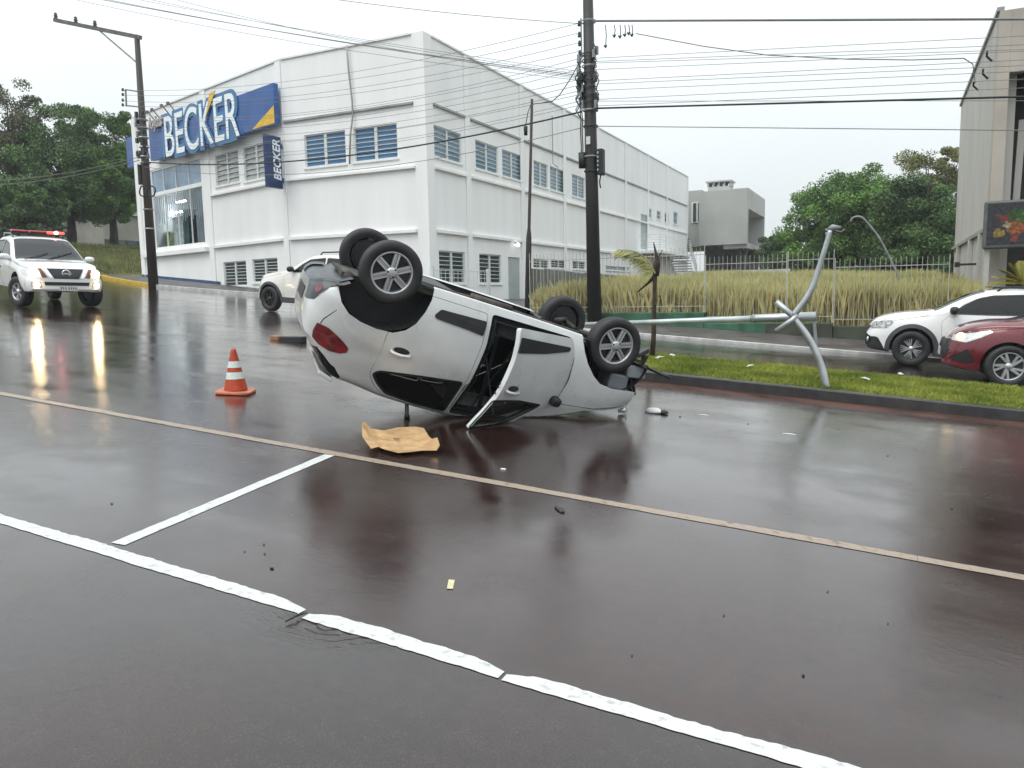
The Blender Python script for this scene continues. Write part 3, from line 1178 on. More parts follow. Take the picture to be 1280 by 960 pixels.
# blade sign
FB = Face((-22.35, 25.0), (0, 1), (1, 0))
q0 = -0.98
bzt, bzb = FB.px(352, 172)[1], FB.px(352, 236)[1]
bs_ = anchor('blade_sign', (-22.35, 24.4, bzb))
tag(bs_, 'narrow navy vertical sign with white BECKER lettering below the wide sign', 'sign')
mb = MB()
FB.box(mb, q0, -0.12, bzb, bzt, -0.16, 0.0)
mb.build('board', mat('sign_navy', (0.012, 0.035, 0.12), 0.3, var=0.15), bs_, bevel=0.02)
me = text_mesh('BECKER', 1.0, 0.02, 0.02, 0.15)
xs = [v.co.x for v in me.vertices]
ys = [v.co.y for v in me.vertices]
me.materials.append(M_LETTER)
for v in me.vertices:
    X = (v.co.x - min(xs)) / (max(xs) - min(xs)) - 0.5
    Y = (v.co.y - min(ys)) / (max(ys) - min(ys)) - 0.5
    v.co = FB.pt(-0.42 - Y * 0.42, (bzt + bzb) / 2 + 0.1 + X * (bzt - bzb) * 0.78, 0.012 + v.co.z * 0.5)
obj('lettering', me, bs_)
mb = MB()
for z in (bzt - 0.35, bzb + 0.35):
    FB.box(mb, -0.12, -0.02, z - 0.09, z + 0.09, -0.13, -0.03)
mb.build('bracket', M_SIGN, bs_)
# ------------------------------------------------------------------ fence, retaining walls, lot
FY = 20.55
M_GREENW = mat('green_worn_paint', (0.03, 0.10, 0.06), 0.6, var=0.5, vs=2.5, bump=0.3, bs=20, col2=(0.045, 0.15, 0.09))
M_BROWNW = mat('brown_damp_wall', (0.05, 0.042, 0.034), 0.6, var=0.45, vs=2.0, bump=0.3, bs=20, col2=(0.06, 0.075, 0.05))
M_CONC = mat('weathered_concrete', (0.16, 0.16, 0.15), 0.8, var=0.35, vs=1.5, bump=0.3, bs=20, stretch=(1, 1, 0.35))
M_BAR = mat('fence_pale_metal', (0.38, 0.39, 0.35), 0.45, var=0.2, vs=3)


def wall_thing(name, x0, x1, ztop, m, label, y0=20.35, y1=20.75):
    mb = MB()
    n = 4
    for i in range(n):
        a, b = x0 + (x1 - x0) * i / n, x0 + (x1 - x0) * (i + 1) / n
    mb.prism([(x0, y0, gz(x0) - 0.1), (x1, y0, gz(x1) - 0.1), (x1, y0, ztop), (x0, y0, ztop)], (0, y1 - y0, 0))
    o = mb.build(name, m, bevel=0.015)
    tag(o, label, 'wall')
    return o


xa, xb_, xc_, xd = on_y(660, 390, FY).x, on_y(882, 395, FY).x, on_y(1041, 410, FY).x, 2.2
WT = [(xa - 0.2, xb_, on_y(800, 391, 20.35).z), (xb_ + 0.004, xc_, on_y(960, 404, 20.35).z), (xc_ + 0.004, xd, on_y(1100, 408, 20.35).z)]
wall_thing('retaining_wall', *WT[0], M_GREENW, 'long low wall with worn green paint behind the thick black utility pole')
wall_thing('retaining_wall', *WT[1], M_GREENW, 'lower green and brown stained wall behind the fallen lamp column', 20.33, 20.78)
wall_thing('retaining_wall', *WT[2], M_BROWNW, 'low dark brown wall under the fence behind the white crossover', 20.36, 20.74)
cloth = MB()
c0, c1 = on_y(957, 402, 20.31), on_y(1040, 402, 20.31)
cloth.prism([(c0.x, 20.325, gz(c0.x)), (c1.x, 20.325, gz(c1.x)), (c1.x, 20.325, WT[1][2] - 0.01), (c0.x, 20.325, WT[1][2] - 0.01)], (0, -0.02, 0))
cb = cloth.build('brown_panel', M_BROWNW)
cb.parent = bpy.data.objects['retaining_wall.001']

# fence sections: (x from, x to, foot, top)
fx = [on_y(p, 330, FY).x for p in (662, 882, 985, 1044, 1189)]
tops = [on_y(820, 311, FY).z, on_y(930, 319, FY).z, on_y(1015, 314, FY).z, on_y(1100, 322, FY).z]
feet = [WT[0][2], WT[1][2], WT[1][2], WT[2][2]]
barm = MB()
barm.tube([(0, 0, 0), (0, 0, 1)], 0.006, 5, cap=False)
barme = barm.mesh('bar', M_BAR)
tipm = MB()
tipm.cs = True
tipm.lathe([(0.001, 0.05), (0.02, 0.025), (0.022, 0.0), (0.012, -0.02)], 6)
FL = ['tall pale bar fence beside the thick black utility pole', 'short step of pale bar fence before the grey house', 'slightly raised step of pale bar fence behind the bent lamp post', 'long pale bar fence in front of the dark green trees']
for k in range(4):
    x0, x1, zb, zt = fx[k], fx[k + 1] - 0.03, feet[k], tops[k]
    e = anchor('bar_fence', ((x0 + x1) / 2, FY, zb))
    tag(e, FL[k], 'fence', 'pale bar fence sections above the low walls')
    n = max(2, int(round((x1 - x0) / 0.112)))
    for i in range(n + 1):
        o = obj('bar', barme, e)
        o.location = (x0 + (x1 - x0) * i / n + random.uniform(-0.006, 0.006), FY, zb + 0.002)
        o.scale = (1, 1, zt - zb - random.uniform(0, 0.02))
    for z in (zt - 0.20, zb + 0.16):
        mb = MB()
        mb.box(x0, x1, FY - 0.008, FY + 0.008, z - 0.009, z + 0.009)
        mb.build('rail', M_BAR, e)
    for x in (x0, x1):
        mb = MB()
        mb.box(x - 0.009, x + 0.009, FY - 0.010, FY + 0.010, zb + 0.003, zt + 0.03)
        mb.build('post', M_BAR, e)

# grey boundary wall of concrete slats along the lot's left side
gw0, gw1 = on_y(664, 360, 21.2), on_y(765, 345, 27)
e = anchor('slab_wall', (gw0.x, 21.2, lz(gw0.x)))
tag(e, 'grey weathered wall of upright concrete slabs behind the bar fence', 'wall')
nb = 30
gwz = on_y(700, 336, 23).z
for i in range(nb):
    a = Vector((-9.75, 21.3)).lerp(Vector((-13.2, 46)), i / nb)
    b = Vector((-9.75, 21.3)).lerp(Vector((-13.2, 46)), (i + 0.97) / nb)
    mb = MB()
    mb.prism([(a.x, a.y, 0.5), (b.x, b.y, 0.5), (b.x, b.y, gwz + random.uniform(-0.03, 0.03)), (a.x, a.y, gwz + random.uniform(-0.03, 0.03))], (0.08 + random.uniform(-0.01, 0.01), 0, 0))
    mb.build('slab', M_CONC, e)
mb = MB()
b0_, b1b = on_y(850, 340, 46), on_y(988, 336, 46)
mb.box(-13.2, b1b.x, 45.9, 46.1, 0.3, b1b.z - 0.25)
mb.box(b0_.x, b1b.x, 45.88, 46.12, b1b.z - 0.247, b1b.z)
o = mb.build('boundary_wall', mat('pale_coping', (0.5, 0.5, 0.46), 0.8, var=0.25, vs=1.5))
tag(o, 'low pale boundary wall at the back of the overgrown lot', 'wall')

# tall dry grass: uncountable
M_DRY = mat('dry_grass', (0.54, 0.42, 0.16), 0.8, var=0.35, vs=0.6, col2=(0.72, 0.61, 0.30))
M_DRYG = mat('greenish_grass', (0.38, 0.38, 0.13), 0.8, var=0.3, vs=0.6, col2=(0.58, 0.53, 0.24))
for nm, m_, N, hh, dens, lab in (('dry_grass', M_DRY, 95000, (0.5, 1.05), 0.0, 'tall straw-coloured grass filling the overgrown lot'), ('seeding_grass', M_DRYG, 75000, (0.8, 1.25), 0.0, 'greener seeding grass standing above the straw in the lot')):
    X = RNG.uniform(-9.5, 2.1, N)
    Y = 20.95 + RNG.uniform(0, 1, N) ** 1.5 * 27
    if nm == 'seeding_grass':
        kx = np.clip((X + 9.5) / 11.6, 0, 1)
        keep = RNG.uniform(0, 1, N) < 0.35 + 0.65 * kx
        X, Y = X[keep], Y[keep]
    lift = 0.05 * np.sin(X * 1.1 + Y * 0.4) + 0.05 * np.sin(X * 3.3 - Y)
    h = RNG.uniform(hh[0], hh[1], len(X)) + lift
    P = np.stack([X, Y, 0.46 - 0.03 * X + 0.03 * (Y - 20.9)], 1)
    V, Q = blades(P, h, 0.019, 0.34)
    tag(obj(nm, np_mesh(nm, V, Q, m_)), lab, 'grass', kind='stuff')

# ------------------------------------------------------------------ beige building on the right
M_BEIGE = mat('beige_render', (0.45, 0.44, 0.41), 0.8, var=0.08, vs=1.2, bump=0.2, bs=12, stretch=(1, 1, 0.3))
M_BEIGE2 = mat('beige_pilaster', (0.40, 0.365, 0.32), 0.8, var=0.12, vs=1.2, bump=0.2, bs=12)
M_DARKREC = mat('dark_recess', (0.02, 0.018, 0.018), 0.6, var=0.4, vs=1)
BX = 2.30
BY0 = on_x(1246, 90, BX).y
BY1 = on_x(1196, 250, BX).y
BZT = on_x(1197, 147, BX).z + 0.1
rb = anchor('beige_building', (BX + 3, BY0, gz(BX)))
tag(rb, 'tall beige rendered building with a dark entrance beside the fence', 'building')
mb = MB()
mb.box(BX, BX + 0.5, BY0 + 0.503, BY1, -1.2, BZT)
mb.box(BX + 0.5, BX + 14, BY1 - 0.4, BY1, -1.2, BZT)
mb.box(BX + 13.5, BX + 14, BY0, BY1 - 0.4, -1.2, BZT)
mb.box(BX + 0.5, BX + 13.5, BY0 + 0.3, BY1 - 0.4, BZT - 0.5, BZT - 0.2)
mb.build('wall', M_BEIGE, rb)
BF = Face((BX, BY0), (1, 0), (0, -1))
r0 = BF.px(1258.5, 150)[0]
rz = BF.px(1262, 90)[1]
pl = MB()
BF.box(pl, 0.0, r0, -1.2, BZT, -0.5, 0.0)
pl.build('pilaster', M_BEIGE2, rb)
pl = MB()
BF.box(pl, r0 + 0.003, 14, rz, BZT, -0.3, 0.0)
pl.build('lintel', M_BEIGE2, rb)
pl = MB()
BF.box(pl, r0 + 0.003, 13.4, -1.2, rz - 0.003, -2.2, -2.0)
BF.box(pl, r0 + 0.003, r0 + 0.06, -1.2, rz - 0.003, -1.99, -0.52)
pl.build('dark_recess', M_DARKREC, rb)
# slanted light fin inside the recess
pl = MB()
pl.beam(BF.pt(*BF.px(1270, 250, -1.0), -1.0), BF.pt(*BF.px(1278, 150, -1.0), -1.0), 0.16, 0.1, (0, 1, 0))
pl.build('fin', M_BEIGE, rb)
# lower dado with ledge and ribs along the side wall
BS = Face((BX, 0), (0, 1), (-1, 0))
zl1 = BS.px(1229, 288)[1]
lg = MB()
BS.box(lg, BY0 + 0.02, BY1, zl1 - 0.10, zl1, 0.003, 0.10)
lg.build('ledge', M_GREYTRIM, rb)
for p in (1228, 1215, 1200, 1236):
    yy = BS.px(p, 320)[0]
    rbm = MB()
    BS.box(rbm, yy - 0.18, yy + 0.18, -1.0, zl1 - 0.103, 0.003, 0.12)
    rbm.build('rib', M_BEIGE, rb)
pm = MB()
pp = BS.px(1225, 330)
pm.beam(BS.pt(pp[0], pp[1], 0.02), BS.pt(pp[0], pp[1], 0.5), 0.06, 0.06)
pm.beam(BS.pt(pp[0], pp[1], 0.5), BS.pt(pp[0], pp[1], 0.62), 0.14, 0.14)
pm.build('spout', M_DARKREC, rb)
ed = MB()
ed.box(BX - 0.06, BX + 0.1, BY0 + 0.004, BY1 + 0.05, BZT + 0.003, BZT + 0.10)
ed.build('roof_edge', M_GREYTRIM, rb)
# service drop fittings on the wall
sf_ = MB()
for q in ((1219, 107), (1231, 92), (1236, 70)):
    sf_ = MB()
    p = BS.px(*q, 0.1)
    sf_.tube([BS.pt(p[0], p[1] - 0.15, 0.02), BS.pt(p[0], p[1], 0.15), BS.pt(p[0] - 0.1, p[1] + 0.1, 0.15)], 0.03, 6)
    sf_.build('service_fitting', mat('black_plastic', (0.02, 0.02, 0.022), 0.4, var=0.2), rb)

# billboard with vegetables on it
gb = BF.px(1231, 262, 0.7)
gx0, gx1 = gb[0], gb[0] + 3.6
gz1, gz0 = BF.px(1240, 251, 0.7)[1], BF.px(1240, 311, 0.7)[1]
bb = anchor('billboard', BF.pt((gx0 + gx1) / 2, gz0, 0.6))
tag(bb, 'dark billboard with a picture of vegetables on the beige building', 'billboard')
mb = MB()
BF.box(mb, gx0, gx1, gz0, gz1, 0.42, 0.68)
BF.box(mb, gx0 + 0.5, gx0 + 0.62, gz1 - 0.4, gz1 - 0.3, 0.01, 0.42)
BF.box(mb, gx1 - 0.62, gx1 - 0.5, gz1 - 0.4, gz1 - 0.3, 0.01, 0.42)
mb.build('box_frame', mat('billboard_frame', (0.10, 0.115, 0.11), 0.45, var=0.2), bb, bevel=0.05)


def veg_mat():
    m = bpy.data.materials.new('billboard_print')
    m.use_nodes = True
    n, l = m.node_tree.nodes, m.node_tree.links
    p = n['Principled BSDF']
    p.inputs['Roughness'].default_value = 0.35
    tcn = n.new('ShaderNodeTexCoord')
    g = tcn.outputs['Object']
    base = n.new('ShaderNodeTexNoise')
    base.inputs['Scale'].default_value = 2.2
    mp = n.new('ShaderNodeMapping')
    mp.inputs['Scale'].default_value = (0.5, 1, 3)
    l.new(g, mp.inputs[0])
    l.new(mp.outputs[0], base.inputs['Vector'])
    r = n.new('ShaderNodeValToRGB')
    r.color_ramp.elements[0].color = (0.012, 0.014, 0.02, 1)
    r.color_ramp.elements[1].color = (0.035, 0.033, 0.05, 1)
    l.new(base.outputs[0], r.inputs[0])
    cur = r.outputs[0]
    wob = n.new('ShaderNodeTexNoise')
    wob.inputs['Scale'].default_value = 9
    wob.inputs['Detail'].default_value = 5
    l.new(g, wob.inputs['Vector'])
    off = n.new('ShaderNodeVectorMath')
    off.operation = 'SCALE'
    off.inputs['Scale'].default_value = 0.22
    l.new(wob.outputs[1], off.inputs[0])
    av = n.new('ShaderNodeVectorMath')
    av.operation = 'ADD'
    l.new(g, av.inputs[0])
    l.new(off.outputs[0], av.inputs[1])
    H = gz1 - gz0
    items = [(0.62, 0.62, 0.34, (0.03, 0.12, 0.02)), (0.95, 0.72, 0.30, (0.10, 0.26, 0.03)), (0.82, 0.55, 0.24, (0.05, 0.2, 0.02)),
             (0.40, 0.60, 0.16, (0.32, 0.05, 0.04)), (0.62, 0.42, 0.26, (0.55, 0.16, 0.03)), (0.80, 0.42, 0.18, (0.50, 0.14, 0.03)), (0.30, 0.32, 0.17, (0.50, 0.36, 0.06)), (0.45, 0.48, 0.12, (0.55, 0.5, 0.38)),
             (0.62, 0.20, 0.13, (0.42, 0.09, 0.05)), (1.15, 0.5, 0.3, (0.06, 0.2, 0.03)), (1.4, 0.45, 0.28, (0.5, 0.06, 0.03)), (0.28, 0.68, 0.08, (0.3, 0.06, 0.05)), (1.05, 0.3, 0.14, (0.04, 0.12, 0.02))]
    for x, z, rad, c in items:
        d = n.new('ShaderNodeVectorMath')
        d.operation = 'DISTANCE'
        rad *= 0.74
        c = tuple(v * 0.5 for v in c)
        d.inputs[1].default_value = (gx0 + x * 1.02 + 0.15, 0.11, gz0 + H * z + 0.11)
        l.new(av.outputs[0], d.inputs[0])
        q = n.new('ShaderNodeMapRange')
        q.inputs[1].default_value = rad * 0.85
        q.inputs[2].default_value = rad * 1.05
        q.inputs[3].default_value = 1
        q.inputs[4].default_value = 0
        l.new(d.outputs['Value'], q.inputs[0])
        mx = n.new('ShaderNodeMix')
        mx.data_type = 'RGBA'
        l.new(q.outputs[0], mx.inputs['Factor'])
        l.new(cur, mx.inputs[6])
        mx.inputs[7].default_value = (*c, 1)
        cur = mx.outputs[2]
    fn = n.new('ShaderNodeTexNoise')
    fn.inputs['Scale'].default_value = 14
    fn.inputs['Detail'].default_value = 6
    l.new(g, fn.inputs['Vector'])
    fr = n.new('ShaderNodeValToRGB')
    fr.color_ramp.elements[0].position = 0.35
    fr.color_ramp.elements[1].position = 0.68
    fr.color_ramp.elements[0].color = (0.25, 0.25, 0.25, 1)
    fr.color_ramp.elements[1].color = (1.5, 1.45, 1.3, 1)
    l.new(fn.outputs[0], fr.inputs[0])
    mu = n.new('ShaderNodeMix')
    mu.data_type = 'RGBA'
    mu.blend_type = 'MULTIPLY'
    mu.inputs['Factor'].default_value = 1.0
    l.new(cur, mu.inputs[6])
    l.new(fr.outputs[0], mu.inputs[7])
    l.new(mu.outputs[2], p.inputs['Base Color'])
    return m


pb = MB()
pb.box(gx0 + 0.07, gx1 - 0.07, 0, 0.008, gz0 + 0.09, gz1 - 0.07)
pr = pb.build('printed_panel', veg_mat(), bb)
pr.location = (BX, BY0 - 0.68 - 0.010, 0)

# palm-like shrub in the entrance
M_PALMY = mat('yellow_palm_leaf', (0.20, 0.20, 0.02), 0.5, var=0.4, vs=3, col2=(0.34, 0.30, 0.03))


def frond(mb, base, direction, length, droop, nleaf, leafl, wd=0.02):
    base, d = Vector(base), Vector(direction).normalized()
    pts = []
    for i in range(11):
        t = i / 10
        pts.append(base + d * (length * t) + Vector((0, 0, -droop * t * t)))
    mb.tube(pts, [0.012 * (1 - 0.8 * i / 10) for i in range(11)], 5)
    side = d.cross(Vector((0, 0, 1))).normalized()
    for i in range(nleaf):
        t = 0.15 + 0.85 * i / nleaf
        k = min(9, int(t * 10))
        p = pts[k].lerp(pts[k + 1], t * 10 - k)
        tang = (pts[k + 1] - pts[k]).normalized()
        L = leafl * math.sin(math.pi * (0.2 + 0.75 * t))
        for s_ in (-1, 1):
            q = p + (side * s_ * 0.8 + tang * 0.8).normalized() * L + Vector((0, 0, -0.3 * L))
            mdl = p.lerp(q, 0.5) + Vector((0, 0, 0.05 * L))
            wv = tang * wd
            mb.add([p - wv * 0.4, p + wv * 0.4, mdl + wv, q, mdl - wv], [(0, 1, 2, 3, 4)])


sh = anchor('palm_shrub', on_y(1280, 372, 19.9))
tag(sh, 'yellow-green palm shrub in front of the dark entrance', 'plant')
base = on_y(1281, 356, 19.9)
for a in range(9):
    mb = MB()
    ang = math.radians(180 - a * 21)
    frond(mb, base, (math.cos(ang), 0.3 * math.sin(a * 2.0), 0.35 + 0.75 * abs(math.sin(ang))), 0.75, 0.2, 12, 0.24, 0.02)
    mb.build('frond', M_PALMY, sh)
mb = MB()
mb.tube([base - Vector((0, 0, 1.3)), base], [0.09, 0.05], 8)
mb.build('trunk', mat('palm_trunk', (0.10, 0.07, 0.045), 0.8, var=0.3, vs=6), sh)

# ------------------------------------------------------------------ grey house behind
M_GREYH = mat('grey_house', (0.36, 0.37, 0.355), 0.8, var=0.08, vs=0.5, bump=0.1, bs=8)
M_GREYH2 = mat('grey_house_light', (0.43, 0.435, 0.42), 0.8, var=0.08, vs=0.5)
HY = 68.0
h0, h1, h2 = on_y(862, 260, HY).x, on_y(934, 260, HY).x, on_y(872, 260, HY).x
hz1, hz0 = on_y(900, 238, HY).z, on_y(900, 306, HY).z
hx2 = h1
gh = anchor('grey_house', ((h0 + h1) / 2, HY, 0.5))
tag(gh, 'grey box-shaped house with flat roof and chimney behind the white shop', 'house')
HD = on_x(956, 270, h1).y - HY
mb = MB()
mb.box(h0 + 0.8, h1 - 2.0, HY, HY + HD, hz0, hz1)
mb.box(h1 - 1.997, h1 - 0.003, HY, HY + 0.3, hz0, hz1)
mb.box(h0 - 4, h0 + 0.797, HY + 1.2, HY + HD, hz0, hz1 + 0.3)
mb.build('upper_storey', M_GREYH, gh)
HS = Face((h1, HY), (0, 1), (1, 0))
fr = MB()
a = HS.px(936, 250)
for t0_, t1_, z0_, z1_ in ((0.0, 0.7, hz0 + 0.1, hz1 - 1.6), (0.0, HD, hz1 - 1.6, hz1 + 0.1), (0.0, HD, hz0 - 0.35, hz0 + 0.1), (HD - 0.5, HD, hz0 + 0.1, hz1 - 1.6)):
    HS.box(fr, t0_ + 0.31, t1_, z0_, z1_, -1.98, 0.0)
fr.build('balcony_frame', M_GREYH2, gh)
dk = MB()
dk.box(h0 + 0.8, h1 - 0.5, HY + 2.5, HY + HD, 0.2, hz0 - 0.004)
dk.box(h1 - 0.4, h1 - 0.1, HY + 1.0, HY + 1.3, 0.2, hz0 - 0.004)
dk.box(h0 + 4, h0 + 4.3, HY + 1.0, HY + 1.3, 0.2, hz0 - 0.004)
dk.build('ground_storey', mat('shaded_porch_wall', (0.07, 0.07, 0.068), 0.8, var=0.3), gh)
ch = MB()
c0, c1 = on_y(885, 236, HY + 3), on_y(912, 232, HY + 3)
ch.box(c0.x, c1.x, HY + 3, HY + 4.6, hz1 - 0.05, c1.z)
for i in range(5):
    x = c0.x + (c1.x - c0.x) * i / 4
    ch.box(x - 0.08, x + 0.08, HY + 3.1, HY + 4.5, c1.z + 0.002, c1.z + 0.38)
ch.box(c0.x - 0.2, c1.x + 0.2, HY + 2.8, HY + 4.8, c1.z + 0.383, c1.z + 0.5)
ch.build('chimney', M_GREYH2, gh)
HF = Face((h0 + 0.8, HY), (1, 0), (0, -1))
wn = MB()
w0_ = on_y(864.5, 266, HY + 1.2)
wn.box(w0_.x, w0_.x + 1.0, HY + 1.12, HY + 1.197, w0_.z - 0.9, w0_.z + 0.9)
wo = wn.build('window', M_ALU, gh)
wn = MB()
wn.box(w0_.x + 0.15, w0_.x + 0.42, HY + 1.08, HY + 1.117, w0_.z - 0.8, w0_.z + 0.8)
wn.box(w0_.x + 0.58, w0_.x + 0.85, HY + 1.08, HY + 1.117, w0_.z - 0.8, w0_.z + 0.8)
wn.build('pane', M_PANE_D, wo)

# ------------------------------------------------------------------ trees
def leaf_mat(name, a, b):
    return mat(name, a, 0.55, var=0.45, vs=0.55, col2=b, detail=3)


ML = [leaf_mat('leaf_dark', (0.046, 0.11, 0.03), (0.11, 0.20, 0.055)), leaf_mat('leaf_mid', (0.06, 0.15, 0.028), (0.15, 0.29, 0.06)), leaf_mat('leaf_olive', (0.09, 0.12, 0.03), (0.21, 0.22, 0.06)), leaf_mat('leaf_brownish', (0.065, 0.075, 0.03), (0.13, 0.135, 0.06))]
M_BARK = mat('bark', (0.035, 0.026, 0.02), 0.9, var=0.4, vs=4, bump=0.5, bs=20)


def tree(name, label, base, blobs, lm, nclump, nleaf, leafsize, trunk_r, forks=3, gap=0.25, seed=0, group=None):
    """blobs: list of (centre, radii) the crown fills; limbs run from the trunk into them"""
    r = np.random.default_rng(seed)
    base = Vector(base)
    e = anchor(name, base)
    tag(e, label, 'tree', group)
    C_, R_ = [], []
    wts = np.array([rad[0] * rad[1] * rad[2] for c, rad in blobs])
    wts = wts / wts.sum()
    for i in range(nclump):
        c, rad = blobs[r.choice(len(blobs), p=wts)]
        d = r.normal(size=3)
        d /= np.linalg.norm(d)
        q = r.uniform(0.35, 1.0) ** 0.6
        C_.append(np.array(c) + d * np.array(rad) * q)
        R_.append(r.uniform(0.5, 1.0) * min(rad) * 0.36)
    pts = []
    for c, rr in zip(C_, R_):
        k = int(nleaf * r.uniform(0.5, 1.4))
        d = r.normal(size=(k, 3))
        d /= np.linalg.norm(d, axis=1)[:, None]
        q = r.uniform(0.0, 1, k) ** 0.45
        p = c + d * (q * rr)[:, None] * np.array([1.15, 1.15, 0.8])
        pts.append(p)
    P = np.concatenate(pts)
    V, Q = leaves(P, leafsize, 0.55, 0.4)
    obj('crown', np_mesh('crown', V, Q, lm), e)
    t = MB()
    t.cs = True
    cx = sum((Vector(c) for c, _ in blobs), Vector()) / len(blobs)
    fork = base.lerp(Vector((cx.x, cx.y, base.z + (cx.z - base.z) * 0.42)), 1.0)
    fork.x = base.x * 0.7 + fork.x * 0.3
    fork.y = base.y * 0.7 + fork.y * 0.3
    t.tube([base - Vector((0, 0, 0.3)), base.lerp(fork, 0.5) + Vector((0.1, 0, 0)), fork], [trunk_r * 1.25, trunk_r, trunk_r * 0.8], 9)
    rr_ = random.Random(seed)
    for c, rad in blobs:
        for k in range(forks):
            tgt = Vector(c) + Vector((rr_.uniform(-1, 1) * rad[0], rr_.uniform(-1, 1) * rad[1], rr_.uniform(-0.2, 0.8) * rad[2])) * 0.75
            mid = fork.lerp(tgt, 0.5) + Vector((rr_.uniform(-0.3, 0.3), rr_.uniform(-0.3, 0.3), 0.3))
            t.tube([fork - Vector((0, 0, 0.1)), mid, tgt], [trunk_r * 0.5, trunk_r * 0.3, trunk_r * 0.1], 6)
    t.build('trunk', M_BARK, e)
    return e


def blob(px, py, Y, rx, rz, ry=None):
    p = on_y(px, py, Y)
    return (tuple(p), (rx, ry or rx, rz))


def blobx(px, py, X, r, rz):
    p = on_x(px, py, X)
    return (tuple(p), (r, r, rz))


def bz(x):
    return gz(-40.85) - 0.06 + min(1.0, (-41 - x) / 5.0) * 2.1 + max(0, -48 - x) * 0.012


# left: grove on the bank
for nm, lab, bpx, X, bl, lm, nc, nl, sd_ in (
        ('broadleaf_tree', 'tall sparse brownish tree at the edge of the grove', 18, -54, [(14, 150, 2.6, 2.6), (38, 175, 2.4, 2.2), (10, 205, 3.2, 2.6), (28, 128, 1.6, 1.6), (25, 235, 3.0, 2.0)], ML[3], 110, 140, 1),
        ('broadleaf_tree', 'dense dark green broadleaf tree with forked trunk on the grassy bank', 88, -51, [(90, 175, 3.0, 2.4), (70, 215, 3.4, 2.6), (112, 215, 3.2, 2.6), (105, 165, 2.4, 1.9), (60, 190, 2.4, 2.0), (75, 250, 2.6, 1.6), (105, 250, 2.4, 1.6)], ML[0], 190, 200, 2),
        ('broadleaf_tree', 'dark green tree beside the shop corner with low spreading crown', 140, -50, [(138, 190, 2.6, 2.2), (128, 165, 2.2, 1.8), (150, 225, 2.4, 2.4), (120, 232, 2.6, 2.0), (160, 248, 1.6, 1.6), (135, 255, 2.4, 1.5), (165, 225, 1.8, 1.8)], ML[1], 180, 200, 13),
        ('broadleaf_tree', 'low bushy olive tree behind the pickup at the foot of the grove', 40, -49, [(45, 248, 2.2, 1.6), (20, 255, 2.2, 1.6), (62, 240, 2.0, 1.6), (35, 268, 2.4, 1.2), (5, 268, 2.4, 1.2)], ML[0], 110, 160, 4)):
    p = on_x(bpx, 290, X)
    tree(nm, lab, (X, p.y, bz(X)), [blobx(q[0], q[1], X, q[2], q[3]) for q in bl], lm, nc, int(nl * 2.1), 0.17, 0.28, 2, seed=sd_, group='trees of the grove on the grassy bank')
# right: behind the lot
for nm, lab, bpx, Y, bl, lm, nc, nl, sd_ in (
        ('broadleaf_tree', 'large rounded mid green tree behind the fenced lot', 1070, 52, [(1060, 262, 3.0, 2.4), (1030, 280, 2.8, 2.2), (1100, 270, 2.8, 2.4), (1010, 300, 2.4, 1.8), (1065, 300, 3.0, 1.8), (1080, 245, 2.0, 1.6), (1040, 322, 3.0, 1.4), (1085, 322, 3.0, 1.4), (1005, 322, 2.0, 1.2)], ML[1], 260, 210, 5),
        ('broadleaf_tree', 'dark green tree squeezed between the rounded tree and beige building', 1145, 50, [(1140, 275, 2.6, 2.4), (1165, 300, 2.6, 2.2), (1125, 300, 2.4, 2.0), (1150, 250, 2.0, 1.8), (1135, 322, 2.6, 1.4), (1175, 322, 2.4, 1.4)], ML[0], 190, 200, 6),
        ('broadleaf_tree', 'tall olive yellow tree rising behind beside the beige building', 1172, 60, [(1168, 222, 2.2, 2.4), (1180, 250, 2.4, 2.6), (1155, 235, 1.8, 1.8), (1188, 215, 1.8, 1.8)], ML[2], 90, 170, 7),
        ('broadleaf_tree', 'small dark tree between the grey house and the rounded tree', 972, 72, [(972, 312, 2.0, 1.6), (985, 318, 2.0, 1.4), (962, 320, 1.6, 1.4)], ML[0], 50, 150, 8)):
    p = on_y(bpx, 330, Y)
    tree(nm, lab, (p.x, Y, lz(p.x, Y)), [blob(q[0], q[1], Y, q[2], q[3]) for q in bl], lm, nc, int(nl * 2.1), 0.155, 0.25, 2, seed=sd_, group='trees behind the lot')
# far wood closing the view behind the grove
N = 16000
Y = RNG.uniform(-25, 52, N)
X = -72 + RNG.normal(0, 2.0, N)
top = 5.2 + 1.2 * np.sin(Y * 0.35) + 0.8 * np.sin(Y * 0.9 + 1)
Zr = RNG.uniform(0, 1, N) ** 0.8
P = np.stack([X, Y, bz(-72) - 0.3 + Zr * top], 1)
V, Q = leaves(P, 0.75, 0.6, 0.4)
tag(obj('far_wood', np_mesh('far_wood', V, Q, leaf_mat('leaf_far', (0.028, 0.055, 0.022), (0.06, 0.10, 0.035)))), 'dark far-off wood closing the view behind the grove', 'wood', kind='stuff')
N = 9000
X = RNG.uniform(-12, 14, N)
Y = 84 + RNG.normal(0, 1.5, N)
top = 5.5 + 1.0 * np.sin(X * 0.6) + 0.6 * np.sin(X * 1.7 + 1)
P = np.stack([X, Y, 0.8 + RNG.uniform(0, 1, N) ** 0.8 * top], 1)
V, Q = leaves(P, 0.6, 0.6, 0.4)
tag(obj('far_hedge', np_mesh('far_hedge', V, Q, ML[0])), 'dark hedge closing the back of the overgrown lot', 'hedge', kind='stuff')
